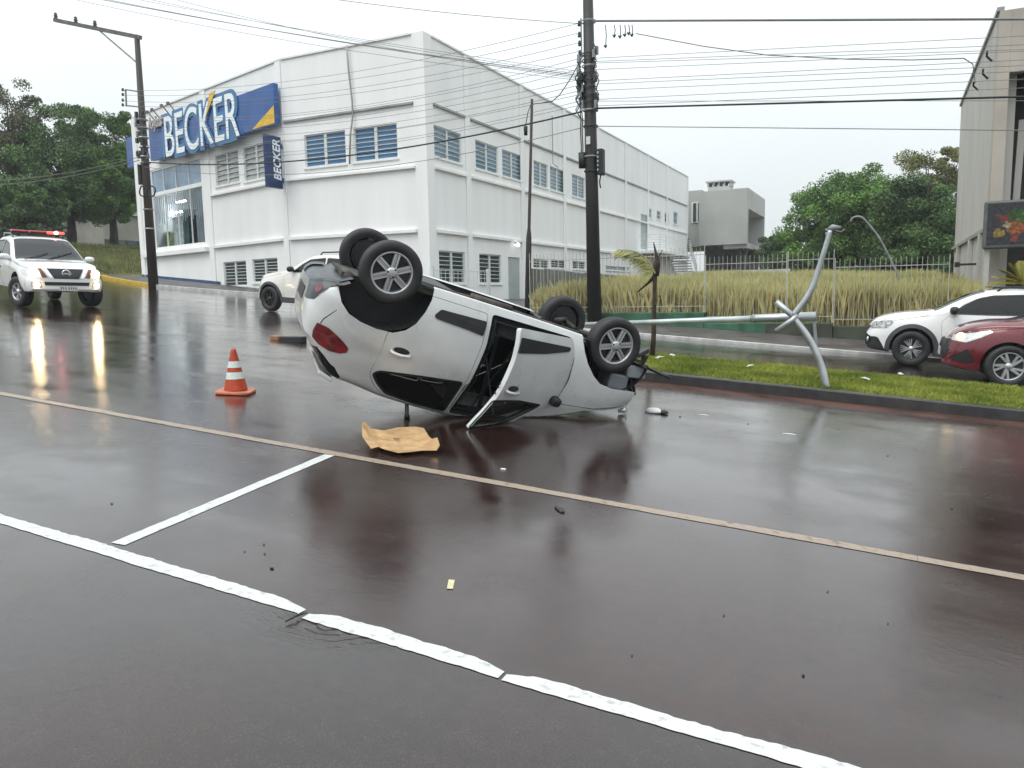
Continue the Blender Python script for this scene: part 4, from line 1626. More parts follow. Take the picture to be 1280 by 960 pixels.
# low pale house and fence seen between the trunks on the bank
wh = anchor('distant_house', on_x(155, 285, -62))
tag(wh, 'low white house glimpsed between tree trunks behind the bank', 'house')
p0, p1 = on_x(128, 272, -62), on_x(181, 272, -62)
z0_ = bz(-62)
mb = MB()
mb.box(-66, -62, p0.y, p1.y, z0_ - 0.2, p1.z)
mb.build('wall', mat('distant_wall', (0.26, 0.25, 0.23), 0.8, var=0.25, vs=0.4), wh)
mb = MB()
mb.prism([(-66.5, p0.y - 0.4, p1.z + 0.003), (-61.5, p0.y - 0.4, p1.z + 0.003), (-64, p0.y - 0.4, p1.z + 0.9)], (0, p1.y - p0.y + 0.8, 0))
mb.build('roof', mat('distant_roof', (0.12, 0.11, 0.11), 0.7), wh)
for k in range(4):
    y_ = p0.y + (p1.y - p0.y) * (k + 0.5) / 4
    mb = MB()
    mb.box(-61.997, -61.9, y_ - 0.5, y_ + 0.5, z0_ + 0.5, z0_ + 1.7)
    mb.build('window', M_PANE_D, wh)
# rough grass on the bank
N = 26000
X = RNG.uniform(-49, -41.2, N)
Y = RNG.uniform(8, 42, N)
Z = gz(-40.85) - 0.06 + np.minimum(1.0, (-41 - X) / 5.0) * 2.1 + np.maximum(0, -48 - X) * 0.012
V, Q = blades(np.stack([X, Y, Z], 1), RNG.uniform(0.1, 0.3, N), 0.03, 0.6)
tag(obj('bank_tufts', np_mesh('bank_tufts', V, Q, mat('bank_blade', (0.07, 0.10, 0.018), 0.7, var=0.4, vs=0.6, col2=(0.16, 0.17, 0.04)))), 'rough olive grass covering the bank under the trees', 'grass', kind='stuff')
# ------------------------------------------------------------------ poles and cables
M_POLE = mat('dark_tarred_pole', (0.022, 0.021, 0.021), 0.55, var=0.35, vs=3, bump=0.4, bs=18, stretch=(1, 1, 0.15))
M_POLE2 = mat('dark_brown_pole', (0.035, 0.028, 0.024), 0.6, var=0.35, vs=3, bump=0.4, bs=18, stretch=(1, 1, 0.15))
M_STEEL = mat('galvanised_steel', (0.42, 0.45, 0.46), 0.38, metal=0.7, var=0.18, vs=4, rvar=0.1)
M_STEELD = mat('dull_steel', (0.22, 0.235, 0.24), 0.5, metal=0.3, var=0.25, vs=4)
M_INS = mat('insulator_dark', (0.035, 0.04, 0.045), 0.25, var=0.2)
M_BLACK = mat('cable_black', (0.012, 0.012, 0.013), 0.5, var=0.1)
M_CABG = mat('cable_grey', (0.17, 0.17, 0.17), 0.5, var=0.1)
M_CONCP = mat('pole_concrete', (0.13, 0.12, 0.11), 0.75, var=0.25, vs=3, bump=0.2, bs=30)


def tapered_pole(mb, p0, p1, w0, w1, sides=8):
    mb.tube([p0, p0.lerp(p1, 0.5), p1], [w0 / 2, (w0 + w1) / 4, w1 / 2], sides)


def insulator(mb, p, r=0.05, h=0.14, axis=None):
    M = Matrix.Translation(p)
    if axis:
        M = M @ Vector(axis).to_track_quat('Z', 'Y').to_matrix().to_4x4()
    mb.lathe([(0.001, 0), (r * 0.6, 0), (r, h * 0.15), (r * 0.6, h * 0.3), (r, h * 0.45), (r * 0.6, h * 0.62), (r * 0.8, h * 0.8), (0.001, h)], 8, M)


# main black pole
MPY = 20.0
mp0, mp1 = on_y(743.5, 408, MPY), on_y(735, 0, MPY)
mpt = mp0 + (mp1 - mp0) * 1.14
mp0.z = gz(mp0.x) + 0.1
mpole = anchor('utility_pole', mp0)
tag(mpole, 'thick black utility pole carrying many cables and boxes in front of the fence', 'utility pole', 'utility poles along the street')
mb = MB()
mb.cs = True
tapered_pole(mb, mp0 - Vector((0, 0, 0.3)), mpt, 0.40, 0.25, 10)
mb.build('shaft', M_POLE, mpole)


def on_pole(py, dx=0.0, dy=0.0):
    t = (py - 408) / (0 - 408)
    q = on_y(743.5 + (735 - 743.5) * t, py, MPY)
    return q + Vector((dx, dy, 0))


for py in (28, 42, 53, 65):
    mb = MB()
    mb.cs = True
    insulator(mb, on_pole(py, -0.24, -0.05) - Vector((0, 0, 0.07)), 0.055, 0.15)
    mb.build('insulator', M_INS, mpole)
mb = MB()
mb.beam(on_pole(22, -0.19, -0.05), on_pole(72, -0.19, -0.05), 0.03, 0.03)
mb.build('insulator_rack', M_STEELD, mpole)
rnd = random.Random(3)
for py in (27, 68, 76, 83, 92, 101, 110, 120, 128, 138, 158, 196, 214):
    mb = MB()
    mb.lathe([(0.20, -0.02), (0.205, 0), (0.20, 0.02)], 12, Matrix.Translation(on_pole(py)))
    mb.build('band', rnd.choice([M_STEELD, M_BLACK, M_BLACK]), mpole)
for i in range(44):
    py = rnd.uniform(64, 140)
    sx_ = rnd.choice([-1, 1])
    q = on_pole(py, sx_ * rnd.uniform(0.16, 0.26), rnd.uniform(-0.22, -0.05))
    mb = MB()
    if rnd.random() < 0.5:
        mb.box(q.x - 0.035, q.x + 0.035, q.y - 0.05, q.y + 0.05, q.z - 0.1, q.z + 0.1)
    else:
        mb.cs = True
        mb.tube([q + Vector((0, 0, 0.15)), q + Vector((sx_ * 0.08, -0.03, 0)), q - Vector((0, 0, 0.16))], 0.018, 5)
    mb.build('clamp', rnd.choice([M_BLACK, M_INS, M_STEELD]), mpole)
mb = MB()
q = on_pole(200, -0.28, -0.06)
mb.cs = True
mb.tube([q + Vector((0.05, 0, -0.2)), q + Vector((0.05, 0, 0.2))], [0.10, 0.11], 10)
mb.build('splice_closure', M_BLACK, mpole)
mb = MB()
q = on_pole(203, 0.30, -0.02)
mb.box(q.x - 0.10, q.x + 0.06, q.y - 0.12, q.y + 0.12, q.z - 0.36, q.z + 0.32)
bx_ = mb.build('junction_box', M_BLACK, mpole, bevel=0.03)
mb = MB()
for k in range(5):
    z = q.z - 0.25 + 0.11 * k
    mb.box(q.x - 0.085, q.x - 0.05, q.y - 0.135, q.y - 0.121, z, z + 0.05)
mb.build('port', M_STEEL, bx_)
mb = MB()
q = on_pole(177, 0.0, -0.2)
mb.box(q.x - 0.06, q.x + 0.05, q.y - 0.01, q.y + 0.01, q.z - 0.1, q.z + 0.1)
mb.build('tag_plate', mat('tag_white', (0.6, 0.62, 0.62), 0.5, var=0.3, vs=20), mpole)
mb = MB()
mb.cs = True
for dx in (-0.19, -0.235):
    mb.tube([on_pole(p_, dx - 0.01 * math.sin(p_ * 0.2), -0.12) for p_ in (100, 120, 140, 150, 160, 170, 185, 195)], 0.016, 5)
mb.tube([on_pole(218, 0.26), on_pole(228, 0.22), on_pole(236, 0.24)], 0.02, 5)
mb.build('riser_cable', M_BLACK, mpole)

# left pole with its side arm
lp0, lp1 = on_y(191.5, 352, 22.7), on_y(171, 44, 22.7)
lpole = anchor('utility_pole', lp0)
tag(lpole, 'dark leaning utility pole with one long side arm by the shop corner', 'utility pole', 'utility poles along the street')
mb = MB()
mb.cs = True
tapered_pole(mb, lp0 - Vector((0, 0, 0.3)), lp1, 0.40, 0.20, 10)
mb.build('shaft', M_POLE2, lpole)
ax0, ax1 = on_y(176, 47, 22.7), on_y(68, 25, 22.7)
mb = MB()
mb.beam(ax0, ax1, 0.12, 0.15)
arm = mb.build('crossarm', M_CONCP, lpole)
for px_, py_ in ((70, 25), (95, 30), (119, 35)):
    mb = MB()
    mb.cs = True
    insulator(mb, on_y(px_, py_, 22.7) + Vector((0, 0, 0.02)), 0.09, 0.30)
    mb.build('insulator', M_INS, arm)
mb = MB()
mb.beam(on_y(124, 38, 22.7), on_y(173, 80, 22.7), 0.05, 0.05)
mb.build('brace', M_STEELD, lpole)
mb = MB()
for a, b in (((176, 115), (157, 112)), ((178, 134), (158, 132)), ((157, 112), (158, 133))):
    mb.beam(on_y(*a, 22.65), on_y(*b, 22.65), 0.05, 0.05)
rack = mb.build('secondary_rack', M_STEELD, lpole)
for py_ in (112, 118, 125, 131):
    mb = MB()
    mb.cs = True
    insulator(mb, on_y(153.5, py_, 22.65) - Vector((0, 0, 0.06)), 0.06, 0.13)
    mb.build('insulator', M_INS, rack)


def on_lpole(py, dx=0.0, dy=0.0):
    t = (py - 352) / (44 - 352)
    return on_y(191.5 + (171 - 191.5) * t, py, 22.7) + Vector((dx, dy, 0))


for i in range(22):
    py = rnd.uniform(140, 205)
    sx_ = rnd.choice([-1, 1])
    q = on_lpole(py, sx_ * rnd.uniform(0.16, 0.25), rnd.uniform(-0.2, -0.05))
    mb = MB()
    mb.box(q.x - 0.05, q.x + 0.05, q.y - 0.05, q.y + 0.05, q.z - 0.10, q.z + 0.10)
    mb.build('clamp', rnd.choice([M_BLACK, M_INS, M_STEELD]), lpole)
for py in (150, 160, 172, 184, 196, 204, 262, 286):
    mb = MB()
    mb.lathe([(0.20, -0.025), (0.21, 0), (0.20, 0.025)], 12, Matrix.Translation(on_lpole(py)))
    mb.build('band', rnd.choice([M_STEELD, M_STEEL]), lpole)
for dx, c in ((-0.25, (178.5, 239)), (0.26, (190, 239))):
    q = on_y(*c, 22.5)
    mb = MB()
    mb.cs = True
    mb.tube([q + Vector((0.2 * math.cos(t), 0.02 * math.sin(3 * t), 0.2 * math.sin(t))) for t in [2 * math.pi * k / 16 for k in range(16)]], 0.03, 5, closed=True)
    mb.build('cable_coil', M_BLACK, lpole)
mb = MB()
q = on_lpole(215, -0.22, -0.1)
mb.tube([q + Vector((0, 0, 0.3)), q - Vector((0, 0, 0.5))], [0.09, 0.1], 8)
mb.build('splice_closure', M_BLACK, lpole)

# slim pole in front of the side wall
sp0, sp1 = on_y(659, 388, 21.0), on_y(665, 124, 21.0)
spole = anchor('slim_pole', Vector((sp0.x, 21.0, lz(sp0.x))))
tag(spole, 'slim tapering dark pole standing before the shop side wall', 'pole')
mb = MB()
mb.cs = True
mb.tube([Vector((sp0.x, 21.0, lz(sp0.x) - 0.2)), sp0.lerp(sp1, 0.35), sp0.lerp(sp1, 0.4), sp1], [0.10, 0.085, 0.05, 0.04], 8)
mb.build('shaft', M_POLE2, spole)
mb = MB()
mb.cs = True
q = on_y(657, 158, 20.95)
mb.tube([on_y(664, 130, 21), on_y(660, 140, 20.95), q], 0.012, 5)
mb.tube([q, q - Vector((0, 0, 0.25))], [0.06, 0.05], 6)
mb.build('drop_clamp', M_BLACK, spole)

# ------------------------------------------------------------------ overhead cables
ncab = [0]


def cable(a, b, sag, r, m, label, group=None, n=18):
    mb = MB()
    mb.cs = True
    mb.tube([a.lerp(b, i / n) - Vector((0, 0, sag * 4 * (i / n) * (1 - i / n))) for i in range(n + 1)], r, 5)
    o = mb.build('overhead_cable', m, fix=False)
    tag(o, label, 'cable', group)
    return o


G_LM = 'thin cables strung between the leaning pole and the thick black pole'
T_LM = 'thin grey cable strung across the white shop front between the two dark poles'
for (la, ma_, sag) in ((113, 29, 0.5), (119, 41, 0.5), (126, 53, 0.55), (132, 64, 0.5), (146, 73, 0.6), (152, 80, 0.5), (158, 86, 0.6), (163, 99, 0.5), (170, 106, 0.55), (175, 113, 0.6), (183, 118, 0.45), (190, 126, 0.6), (199, 131, 0.5)):
    cable(on_lpole(la, 0.15, -0.2) if la > 135 else on_y(154, la, 22.62), on_pole(ma_, -0.2, -0.12), sag, 0.0065, M_CABG, T_LM, G_LM)
cable(on_lpole(204, 0.2, -0.2), on_pole(140, -0.2, -0.14), 0.55, 0.024, M_BLACK, 'thick black cable sagging lowest across the shop upper windows')
cable(on_lpole(210, 0.2, -0.2), on_pole(160, -0.2, -0.14), 0.7, 0.010, M_CABG, 'thin single cable just below the thick black cable over the shop')
# lines coming down from a pole behind the viewer's left
for (px_, py_, ma_, r, lab) in ((40, -18, 95, 0.011, 'dark twisted cable sloping from the sky to the thick pole, upper of a pair'), (70, -14, 97, 0.008, 'dark cable sloping from the sky to the thick pole, lower of a pair')):
    a = on_y(px_, py_, 17.0)
    cable(a, on_pole(ma_, -0.2, -0.15), 0.15, r, M_CABG, lab)
for k, (px_, py_, ma_) in enumerate(((95, -16, 90), (120, -16, 93), (170, -14, 99), (10, -20, 101))):
    cable(on_y(px_, py_, 17.0), on_pole(ma_, -0.2, -0.15), 0.12 + 0.05 * k, 0.006, M_CABG, 'thin strand sloping from the sky beside the dark twisted pair to the thick pole', 'thin strands beside the dark twisted pair')
cable(on_y(330, -14, 17.5), on_pole(30, -0.2, -0.15), 0.1, 0.009, M_CABG, 'single thin wire meeting the top insulator of the thick black pole')
for k, (la, qx, qy) in enumerate(((196, -60, 226), (200, -60, 232))):
    cable(on_lpole(la, -0.2, -0.1), on_y(qx, qy, 21.0), 0.3, 0.016, M_CABG, ('pale cable leading away from the leaning pole across the grove, upper one', 'pale cable leading away from the leaning pole across the grove, lower one')[k])
# right of the main pole: fixed by where they cross the beige building's front
EX = 30.0
G_R = 'thin cables running from the thick black pole past the beige building'
T_R = 'thin grey cable running from the thick black pole past the beige building'


def right_cable(py0, py1, r, m, lab, grp=None, sag=0.0):
    a = on_pole(py0, 0.2, -0.14)
    e = on_y(1279, py1, MPY - 0.14)
    d = (e - a)
    k = (EX - a.x) / d.x
    b = a + d * k
    b.z += 0.0
    cable(a, b, sag, r, m, lab, grp, 24)


right_cable(30, 24, 0.028, M_CABG, 'heavy grey aerial cable at the top right of the thick black pole', None)
right_cable(138, 121, 0.024, M_BLACK, 'heavy black cable crossing low from the thick black pole to the beige building', None)
for a_, b_ in ((76, 45), (80, 56), (82, 62), (90, 64), (104, 75), (108, 82), (116, 89), (127, 99), (129, 126), (135, 110)):
    right_cable(a_, b_, 0.0065, M_CABG, T_R, G_R)
right_cable(160, 163, 0.011, M_CABG, 'lone thin cable running level below the others to the beige building', None)
# slack service drop with hooks to the beige building
q = [on_y(*v, MPY - 0.1) for v in ((795, 42), (880, 58), (960, 69), (1060, 74), (1140, 75), (1205, 73), (1216, 80), (1219, 104))]
q[-1] = BS.pt(*BS.px(1219, 104, 0.15), 0.15)
q[-2] = on_y(1216, 80, 21.5)
mb = MB()
mb.cs = True
mb.tube(q, 0.012, 5)
tag(mb.build('service_drop', M_CABG, fix=False), 'slack service cable drooping from the heavy cable to a fitting on the beige wall', 'cable')
hz_ = anchor('hanging_hooks', on_y(775, 45, MPY - 0.14))
tag(hz_, 'cluster of wire hooks hanging from the heavy grey cable by the pole', 'hooks')
for px_, L in ((757, 28), (768, 15), (775, 16), (781, 14), (786, 12), (790, 14)):
    a, b = on_y(px_, 31, MPY - 0.14), on_y(px_, 31 + L, MPY - 0.14)
    mb = MB()
    mb.cs = True
    mb.tube([a, a.lerp(b, 0.5) + Vector((0.02, 0, 0)), b], 0.012, 5)
    mb.tube([b + Vector((-0.04, 0, 0.05)), b, b + Vector((0.04, 0, 0.05))], [0.02, 0.035, 0.012], 5)
    mb.build('hook', M_BLACK, hz_)
# loose cable loop from pole to the slim pole
mb = MB()
mb.cs = True
mb.tube([on_y(*v, 20.2) for v in ((731, 66), (722, 82), (712, 100), (700, 118), (690, 127), (676, 129), (666, 130))], 0.013, 5)
tag(mb.build('loose_cable', M_BLACK, fix=False), 'loose black cable looping from the thick pole down to the slim pole', 'cable')

# ------------------------------------------------------------------ knocked-down lamp column and bent lamp post
LY = 12.1
g0 = on_g(1032, 484, KH)
LY = g0.y
post = anchor('bent_lamp_post', g0)
tag(post, 'bent grey lamp post leaning over the median turf with a broken top', 'lamp post')


def smooth_path(pts, n=6):
    P = [Vector(p) for p in pts]
    out_ = []
    for i in range(len(P) - 1):
        p0, p1, p2, p3 = P[max(i - 1, 0)], P[i], P[i + 1], P[min(i + 2, len(P) - 1)]
        for k in range(n):
            t = k / n
            out_.append(0.5 * ((2 * p1) + (p2 - p0) * t + (2 * p0 - 5 * p1 + 4 * p2 - p3) * t * t + (3 * p1 - p0 - 3 * p2 + p3) * t ** 3))
    out_.append(P[-1])
    return out_


path = smooth_path([on_y(*v, LY) for v in ((1033, 486), (1028, 462), (1018, 436), (1005, 414), (990, 396))])
mb = MB()
mb.cs = True
mb.tube(path, [0.052 - 0.008 * i / len(path) for i in range(len(path))], 10)
mb.build('lower_shaft', M_STEEL, post)
path = smooth_path([on_y(*v, LY - 0.02) for v in ((992, 394), (1006, 376), (1016, 358), (1022, 340), (1030, 315), (1038, 288))])
mb = MB()
mb.cs = True
mb.tube(path, [0.047 - 0.016 * i / len(path) for i in range(len(path))], 10)
mb.build('upper_shaft', M_STEEL, post)
mb = MB()
mb.cs = True
a = on_y(1038, 288, LY)
mb.tube([a, on_y(1041, 284, LY), on_y(1051, 284.5, LY)], [0.05, 0.04, 0.02], 8)
mb.tube([a, on_y(1031, 287, LY)], [0.03, 0.012], 6)
mb.tube([on_y(1036, 296, LY), on_y(1034, 290, LY)], [0.045, 0.03], 6)
mb.build('broken_head', M_STEELD, post)
mb = MB()
mb.cs = True
mb.tube([on_y(1036, 290, LY), on_y(1044, 288, LY), on_y(1052, 290, LY - 0.1), on_y(1056, 286, LY - 0.1)], 0.008, 5)
mb.build('torn_wire', M_CABG, post)

col = anchor('fallen_lamp_column', on_y(1020, 398, LY + 0.1))
tag(col, 'long grey lamp column lying level across the bent post above the median', 'lamp column')
ca, cb_ = on_y(728, 405.5, LY + 1.3), on_y(1020, 395.5, LY + 0.12)
mb = MB()
mb.cs = True
mid = ca.lerp(cb_, 0.78)
mb.tube([ca, mid], [0.035, 0.045], 10)
mb.build('slender_tube', mat('lamp_tube_pale', (0.45, 0.50, 0.50), 0.4, metal=0.4, var=0.2, vs=3), col)
mb = MB()
mb.cs = True
mb.tube([mid - (cb_ - ca).normalized() * 0.05, mid, cb_], [0.050, 0.055, 0.065], 12)
mb.build('base_tube', M_STEEL, col)
mb = MB()
mb.lathe([(0.056, -0.025), (0.062, 0), (0.056, 0.025)], 12, Matrix.Translation(mid) @ (cb_ - ca).to_track_quat('Z', 'Y').to_matrix().to_4x4())
mb.build('joint_collar', M_STEELD, col)
mb = MB()
c1_ = on_y(1019, 398, LY + 0.12)
mb.beam(on_y(1017.5, 399, LY + 0.12), on_y(1020.5, 432, LY + 0.12), 0.04, 0.02, (0, 1, 0))
mb.build('foot_bracket', M_STEELD, col)
mb = MB()
mb.cs = True
mb.tube([on_y(970, 377, LY - 0.06), on_y(992, 396, LY - 0.02), on_y(994, 398, LY)], [0.043, 0.04, 0.038], 10)
mb.build('arm', M_STEEL, col)
mb = MB()
mb.cs = True
mb.tube([on_y(970, 414, LY - 0.08), on_y(990, 400, LY - 0.06), on_y(996, 393, LY - 0.03)], [0.036, 0.036, 0.03], 10)
mb.build('arm', M_STEEL, col)

# thin curved street lamp behind the fence
sl0 = on_y(1128, 355, 24.0)
e = anchor('thin_lamp', Vector((sl0.x, 24.0, lz(sl0.x))))
tag(e, 'thin dark leaning lamp pole with hooked top among the grass behind the fence', 'lamp post')
mb = MB()
mb.cs = True
mb.tube(smooth_path([Vector((sl0.x + 0.4, 24, lz(sl0.x) - 0.1))] + [on_y(*v, 24.0) for v in ((1125, 352), (1112, 322), (1098, 296), (1082, 276), (1075, 271), (1067, 272), (1063, 277))]), 0.03, 7)
mb.build('shaft', M_STEELD, e)

# young palm with snapped crown on the median tip
PY_ = on_g(816, 446, KH).y
pb0 = on_y(816, 446, PY_)
palm = anchor('young_palm', pb0)
tag(palm, 'thin young palm with snapped crown and one drooping yellowish frond', 'palm')
mb = MB()
mb.cs = True
mb.tube([on_y(*v, PY_) for v in ((815, 449), (817, 420), (818, 385), (818.5, 352), (819, 335), (821, 326))], [0.05, 0.042, 0.036, 0.036, 0.045, 0.05], 8)
mb.build('trunk', mat('palm_stem', (0.045, 0.03, 0.02), 0.8, var=0.4, vs=8, bump=0.4, bs=40), palm)
mb = MB()
mb.cs = True
mb.tube([on_y(*v, PY_) for v in ((820, 345), (822, 330), (820, 317), (817, 303))], [0.05, 0.05, 0.025, 0.008], 6)
mb.tube([on_y(*v, PY_) for v in ((818, 346), (810, 354), (797, 365))], [0.04, 0.022, 0.01], 6)
mb.tube([on_y(*v, PY_) for v in ((820, 340), (823, 322), (828, 312))], [0.02, 0.012, 0.004], 5)
mb.build('dead_stalk', mat('palm_dead', (0.035, 0.025, 0.02), 0.8, var=0.4, vs=8), palm)
M_PF = mat('palm_frond_pale', (0.17, 0.19, 0.05), 0.55, var=0.4, vs=4, col2=(0.30, 0.29, 0.10))
rib = smooth_path([on_y(*v, PY_ - 0.05) for v in ((819, 342), (812, 328), (801, 318), (788, 313), (772, 312))], 8)
mb = MB()
mb.tube(rib, [0.014 * (1 - 0.85 * i / len(rib)) for i in range(len(rib))], 5)
r2 = random.Random(9)
for i in range(2, len(rib) - 1):
    tang = (rib[i + 1] - rib[i]).normalized()
    for k in range(3):
        for s_ in (-1, 1):
            L = r2.uniform(0.22, 0.42) * (1 - 0.45 * i / len(rib))
            d = (tang * 0.7 + Vector((0, s_ * 0.45, 0)) + Vector((0.1, 0, -0.75 + r2.uniform(-0.3, 0.3)))).normalized()
            p = rib[i].lerp(rib[i + 1], k / 3)
            q = p + d * L
            mdl = p.lerp(q, 0.45)
            mb.add([p, mdl + tang * 0.014, q, mdl - tang * 0.014], [(0, 1, 2, 3)])
mb.build('frond', M_PF, palm)
# ------------------------------------------------------------------ car bodies
def pchip(tab):
    tab = sorted(tab)
    xs, ys = [t[0] for t in tab], [t[1] for t in tab]
    n = len(xs)
    d = [(ys[i + 1] - ys[i]) / (xs[i + 1] - xs[i]) for i in range(n - 1)]
    m = [d[0]] + [0 if d[i - 1] * d[i] <= 0 else 2 * d[i - 1] * d[i] / (d[i - 1] + d[i]) for i in range(1, n - 1)] + [d[-1]]

    def f(x):
        if x <= xs[0]:
            return ys[0]
        if x >= xs[-1]:
            return ys[-1]
        i = 0
        while xs[i + 1] < x:
            i += 1
        h = xs[i + 1] - xs[i]
        t = (x - xs[i]) / h
        return (ys[i] * (1 + 2 * t) * (1 - t) ** 2 + m[i] * h * t * (1 - t) ** 2 + ys[i + 1] * t * t * (3 - 2 * t) + m[i + 1] * h * t * t * (t - 1))
    return f


def pip(p, poly):
    x, y = p
    c = False
    j = len(poly) - 1
    for i in range(len(poly)):
        xi, yi = poly[i]
        xj, yj = poly[j]
        if (yi > y) != (yj > y) and x < (xj - xi) * (y - yi) / (yj - yi) + xi:
            c = not c
        j = i
    return c


NV = 12
SUB = 6


class Shell:
    def __init__(s, tabs, tum=0.36, rc=0.08):
        s.f = {k: pchip(v) for k, v in tabs.items()}
        s.tum, s.rc = tum, rc
        s.x0, s.x1 = min(t[0] for t in tabs['zT']), max(t[0] for t in tabs['zT'])
        s.cache = {}

    def ctrl(s, X):
        f = {k: g(X) for k, g in s.f.items()}
        zb, zM, wS, wM, wB, zT = f['zb'], f['zM'], f['wS'], f['wM'], f['wB'], f['zT']
        zM = min(zM, zb + (zT - zb) * 0.55)
        zB = min(f['zB'], zT - 0.055)
        zB = max(zB, zM + 0.02)
        rc = min(s.rc, (zT - zB) * 0.55)
        wC = max(wB - s.tum * max(0, zT - zB - rc) - 0.01, 0.1)
        B, C = (wB, zB), (wC, zT - rc)
        bul = 0.012 * min(1, (zT - zB) / 0.3)
        P = [(wS - 0.15, zb + 0.012), (wS - 0.03, zb), (wS, zb + 0.035), (wS + (wM - wS) * 0.75, zb + (zM - zb) * 0.5), (wM, zM),
             ((wM + wB) / 2 + 0.008, zM + (zB - zM) * 0.6), B, (B[0] + (C[0] - B[0]) * 0.33 + bul, B[1] + (C[1] - B[1]) * 0.33),
             (B[0] + (C[0] - B[0]) * 0.67 + bul, B[1] + (C[1] - B[1]) * 0.67), C, (wC - min(0.12, wC * 0.2), zT - 0.30 * rc), (wC * 0.45, zT - 0.06 * rc), (0, zT)]
        return P

    def section(s, X):
        k = round(X, 4)
        if k in s.cache:
            return s.cache[k]
        P = s.ctrl(X)
        out_ = []
        for i in range(NV):
            p0, p1, p2, p3 = P[max(i - 1, 0)], P[i], P[i + 1], (P[i + 2] if i + 2 <= NV else (-P[NV - 1][0], P[NV - 1][1]))
            for q in range(SUB):
                t = q / SUB
                out_.append(tuple(0.5 * (2 * b + (c - a) * t + (2 * a - 5 * b + 4 * c - d) * t * t + (3 * b - a - 3 * c + d) * t ** 3) for a, b, c, d in zip(p0, p1, p2, p3)))
        out_.append(P[-1])
        s.cache[k] = out_
        return out_

    def pt(s, X, v, side=1, off=0.0):
        S_ = s.section(X)
        v = min(max(v, 0), NV)
        i = min(int(v * SUB), NV * SUB - 1)
        t = v * SUB - i
        y, z = S_[i][0] * (1 - t) + S_[i + 1][0] * t, S_[i][1] * (1 - t) + S_[i + 1][1] * t
        if v >= NV - 1e-6:
            y = 0.0
        p = Vector((X, y * side, z))
        if off:
            a = max(0, i - 1)
            b = min(NV * SUB, i + 2)
            ty, tz = S_[b][0] - S_[a][0], S_[b][1] - S_[a][1]
            L = math.hypot(ty, tz) or 1
            p += Vector((0, tz / L * side, -ty / L)) * off
        return p

    def v_at(s, X, z):
        S_ = s.section(X)
        if z <= S_[SUB][1]:
            return max(0.0, 1.0 - (S_[SUB][1] - z) * 20)
        for i in range(SUB, 9 * SUB + 3):
            if S_[i][1] <= z <= S_[i + 1][1]:
                t = (z - S_[i][1]) / max(1e-6, S_[i + 1][1] - S_[i][1])
                return (i + t) / SUB
        return 9.5

    def y_at(s, X, z):
        return s.pt(X, s.v_at(X, z)).y

    def front_x(s, y, z, front=True):
        a, b = (-0.3, s.x1) if front else (s.x0 + 0.8, s.x0)

        def inside(X):
            S_ = s.section(X)
            return pip((abs(y), z), S_ + [(-0.5, S_[-1][1]), (-0.5, S_[0][1])])
        if inside(b):
            return b
        for _ in range(22):
            m_ = (a + b) / 2
            if inside(m_):
                a = m_
            else:
                b = m_
        return a


def dens(poly, step=0.03):
    out_ = []
    n = len(poly)
    for i in range(n):
        a, b = poly[i], poly[(i + 1) % n]
        k = max(1, int(math.hypot(b[0] - a[0], b[1] - a[1]) / step))
        for j in range(k):
            out_.append((a[0] + (b[0] - a[0]) * j / k, a[1] + (b[1] - a[1]) * j / k))
    return out_


def rounded(poly, r=0.03, n=4):
    out_ = []
    k = len(poly)
    for i in range(k):
        p0, p, p1 = Vector(poly[i - 1]), Vector(poly[i]), Vector(poly[(i + 1) % k])
        a, b = (p0 - p), (p1 - p)
        ra, rb_ = min(r, a.length * 0.45), min(r, b.length * 0.45)
        A, B = p + a.normalized() * ra, p + b.normalized() * rb_
        for j in range(n + 1):
            t = j / n
            q = A * (1 - t) ** 2 + p * (2 * t * (1 - t)) + B * t * t
            out_.append((q.x, q.y))
    return out_


def inset(poly, d):
    k = len(poly)
    area = sum(poly[i][0] * poly[(i + 1) % k][1] - poly[(i + 1) % k][0] * poly[i][1] for i in range(k))
    sg = 1 if area > 0 else -1
    out_ = []
    for i in range(k):
        a, b = Vector(poly[i - 1]), Vector(poly[(i + 1) % k])
        t = (b - a).normalized()
        out_.append((poly[i][0] - t.y * d * sg, poly[i][1] + t.x * d * sg))
    return out_


def arch(xc, zc, rx, rz, n=28):
    """wheel opening, closed well below the sill"""
    top = [(xc + rx * math.cos(t), zc + rz * math.sin(t)) for t in [math.pi * i / n for i in range(n + 1)]]
    return [(xc + rx * 0.98, zc - 0.25)] + top + [(xc - rx * 0.98, zc - 0.25)]


VS = 0.06


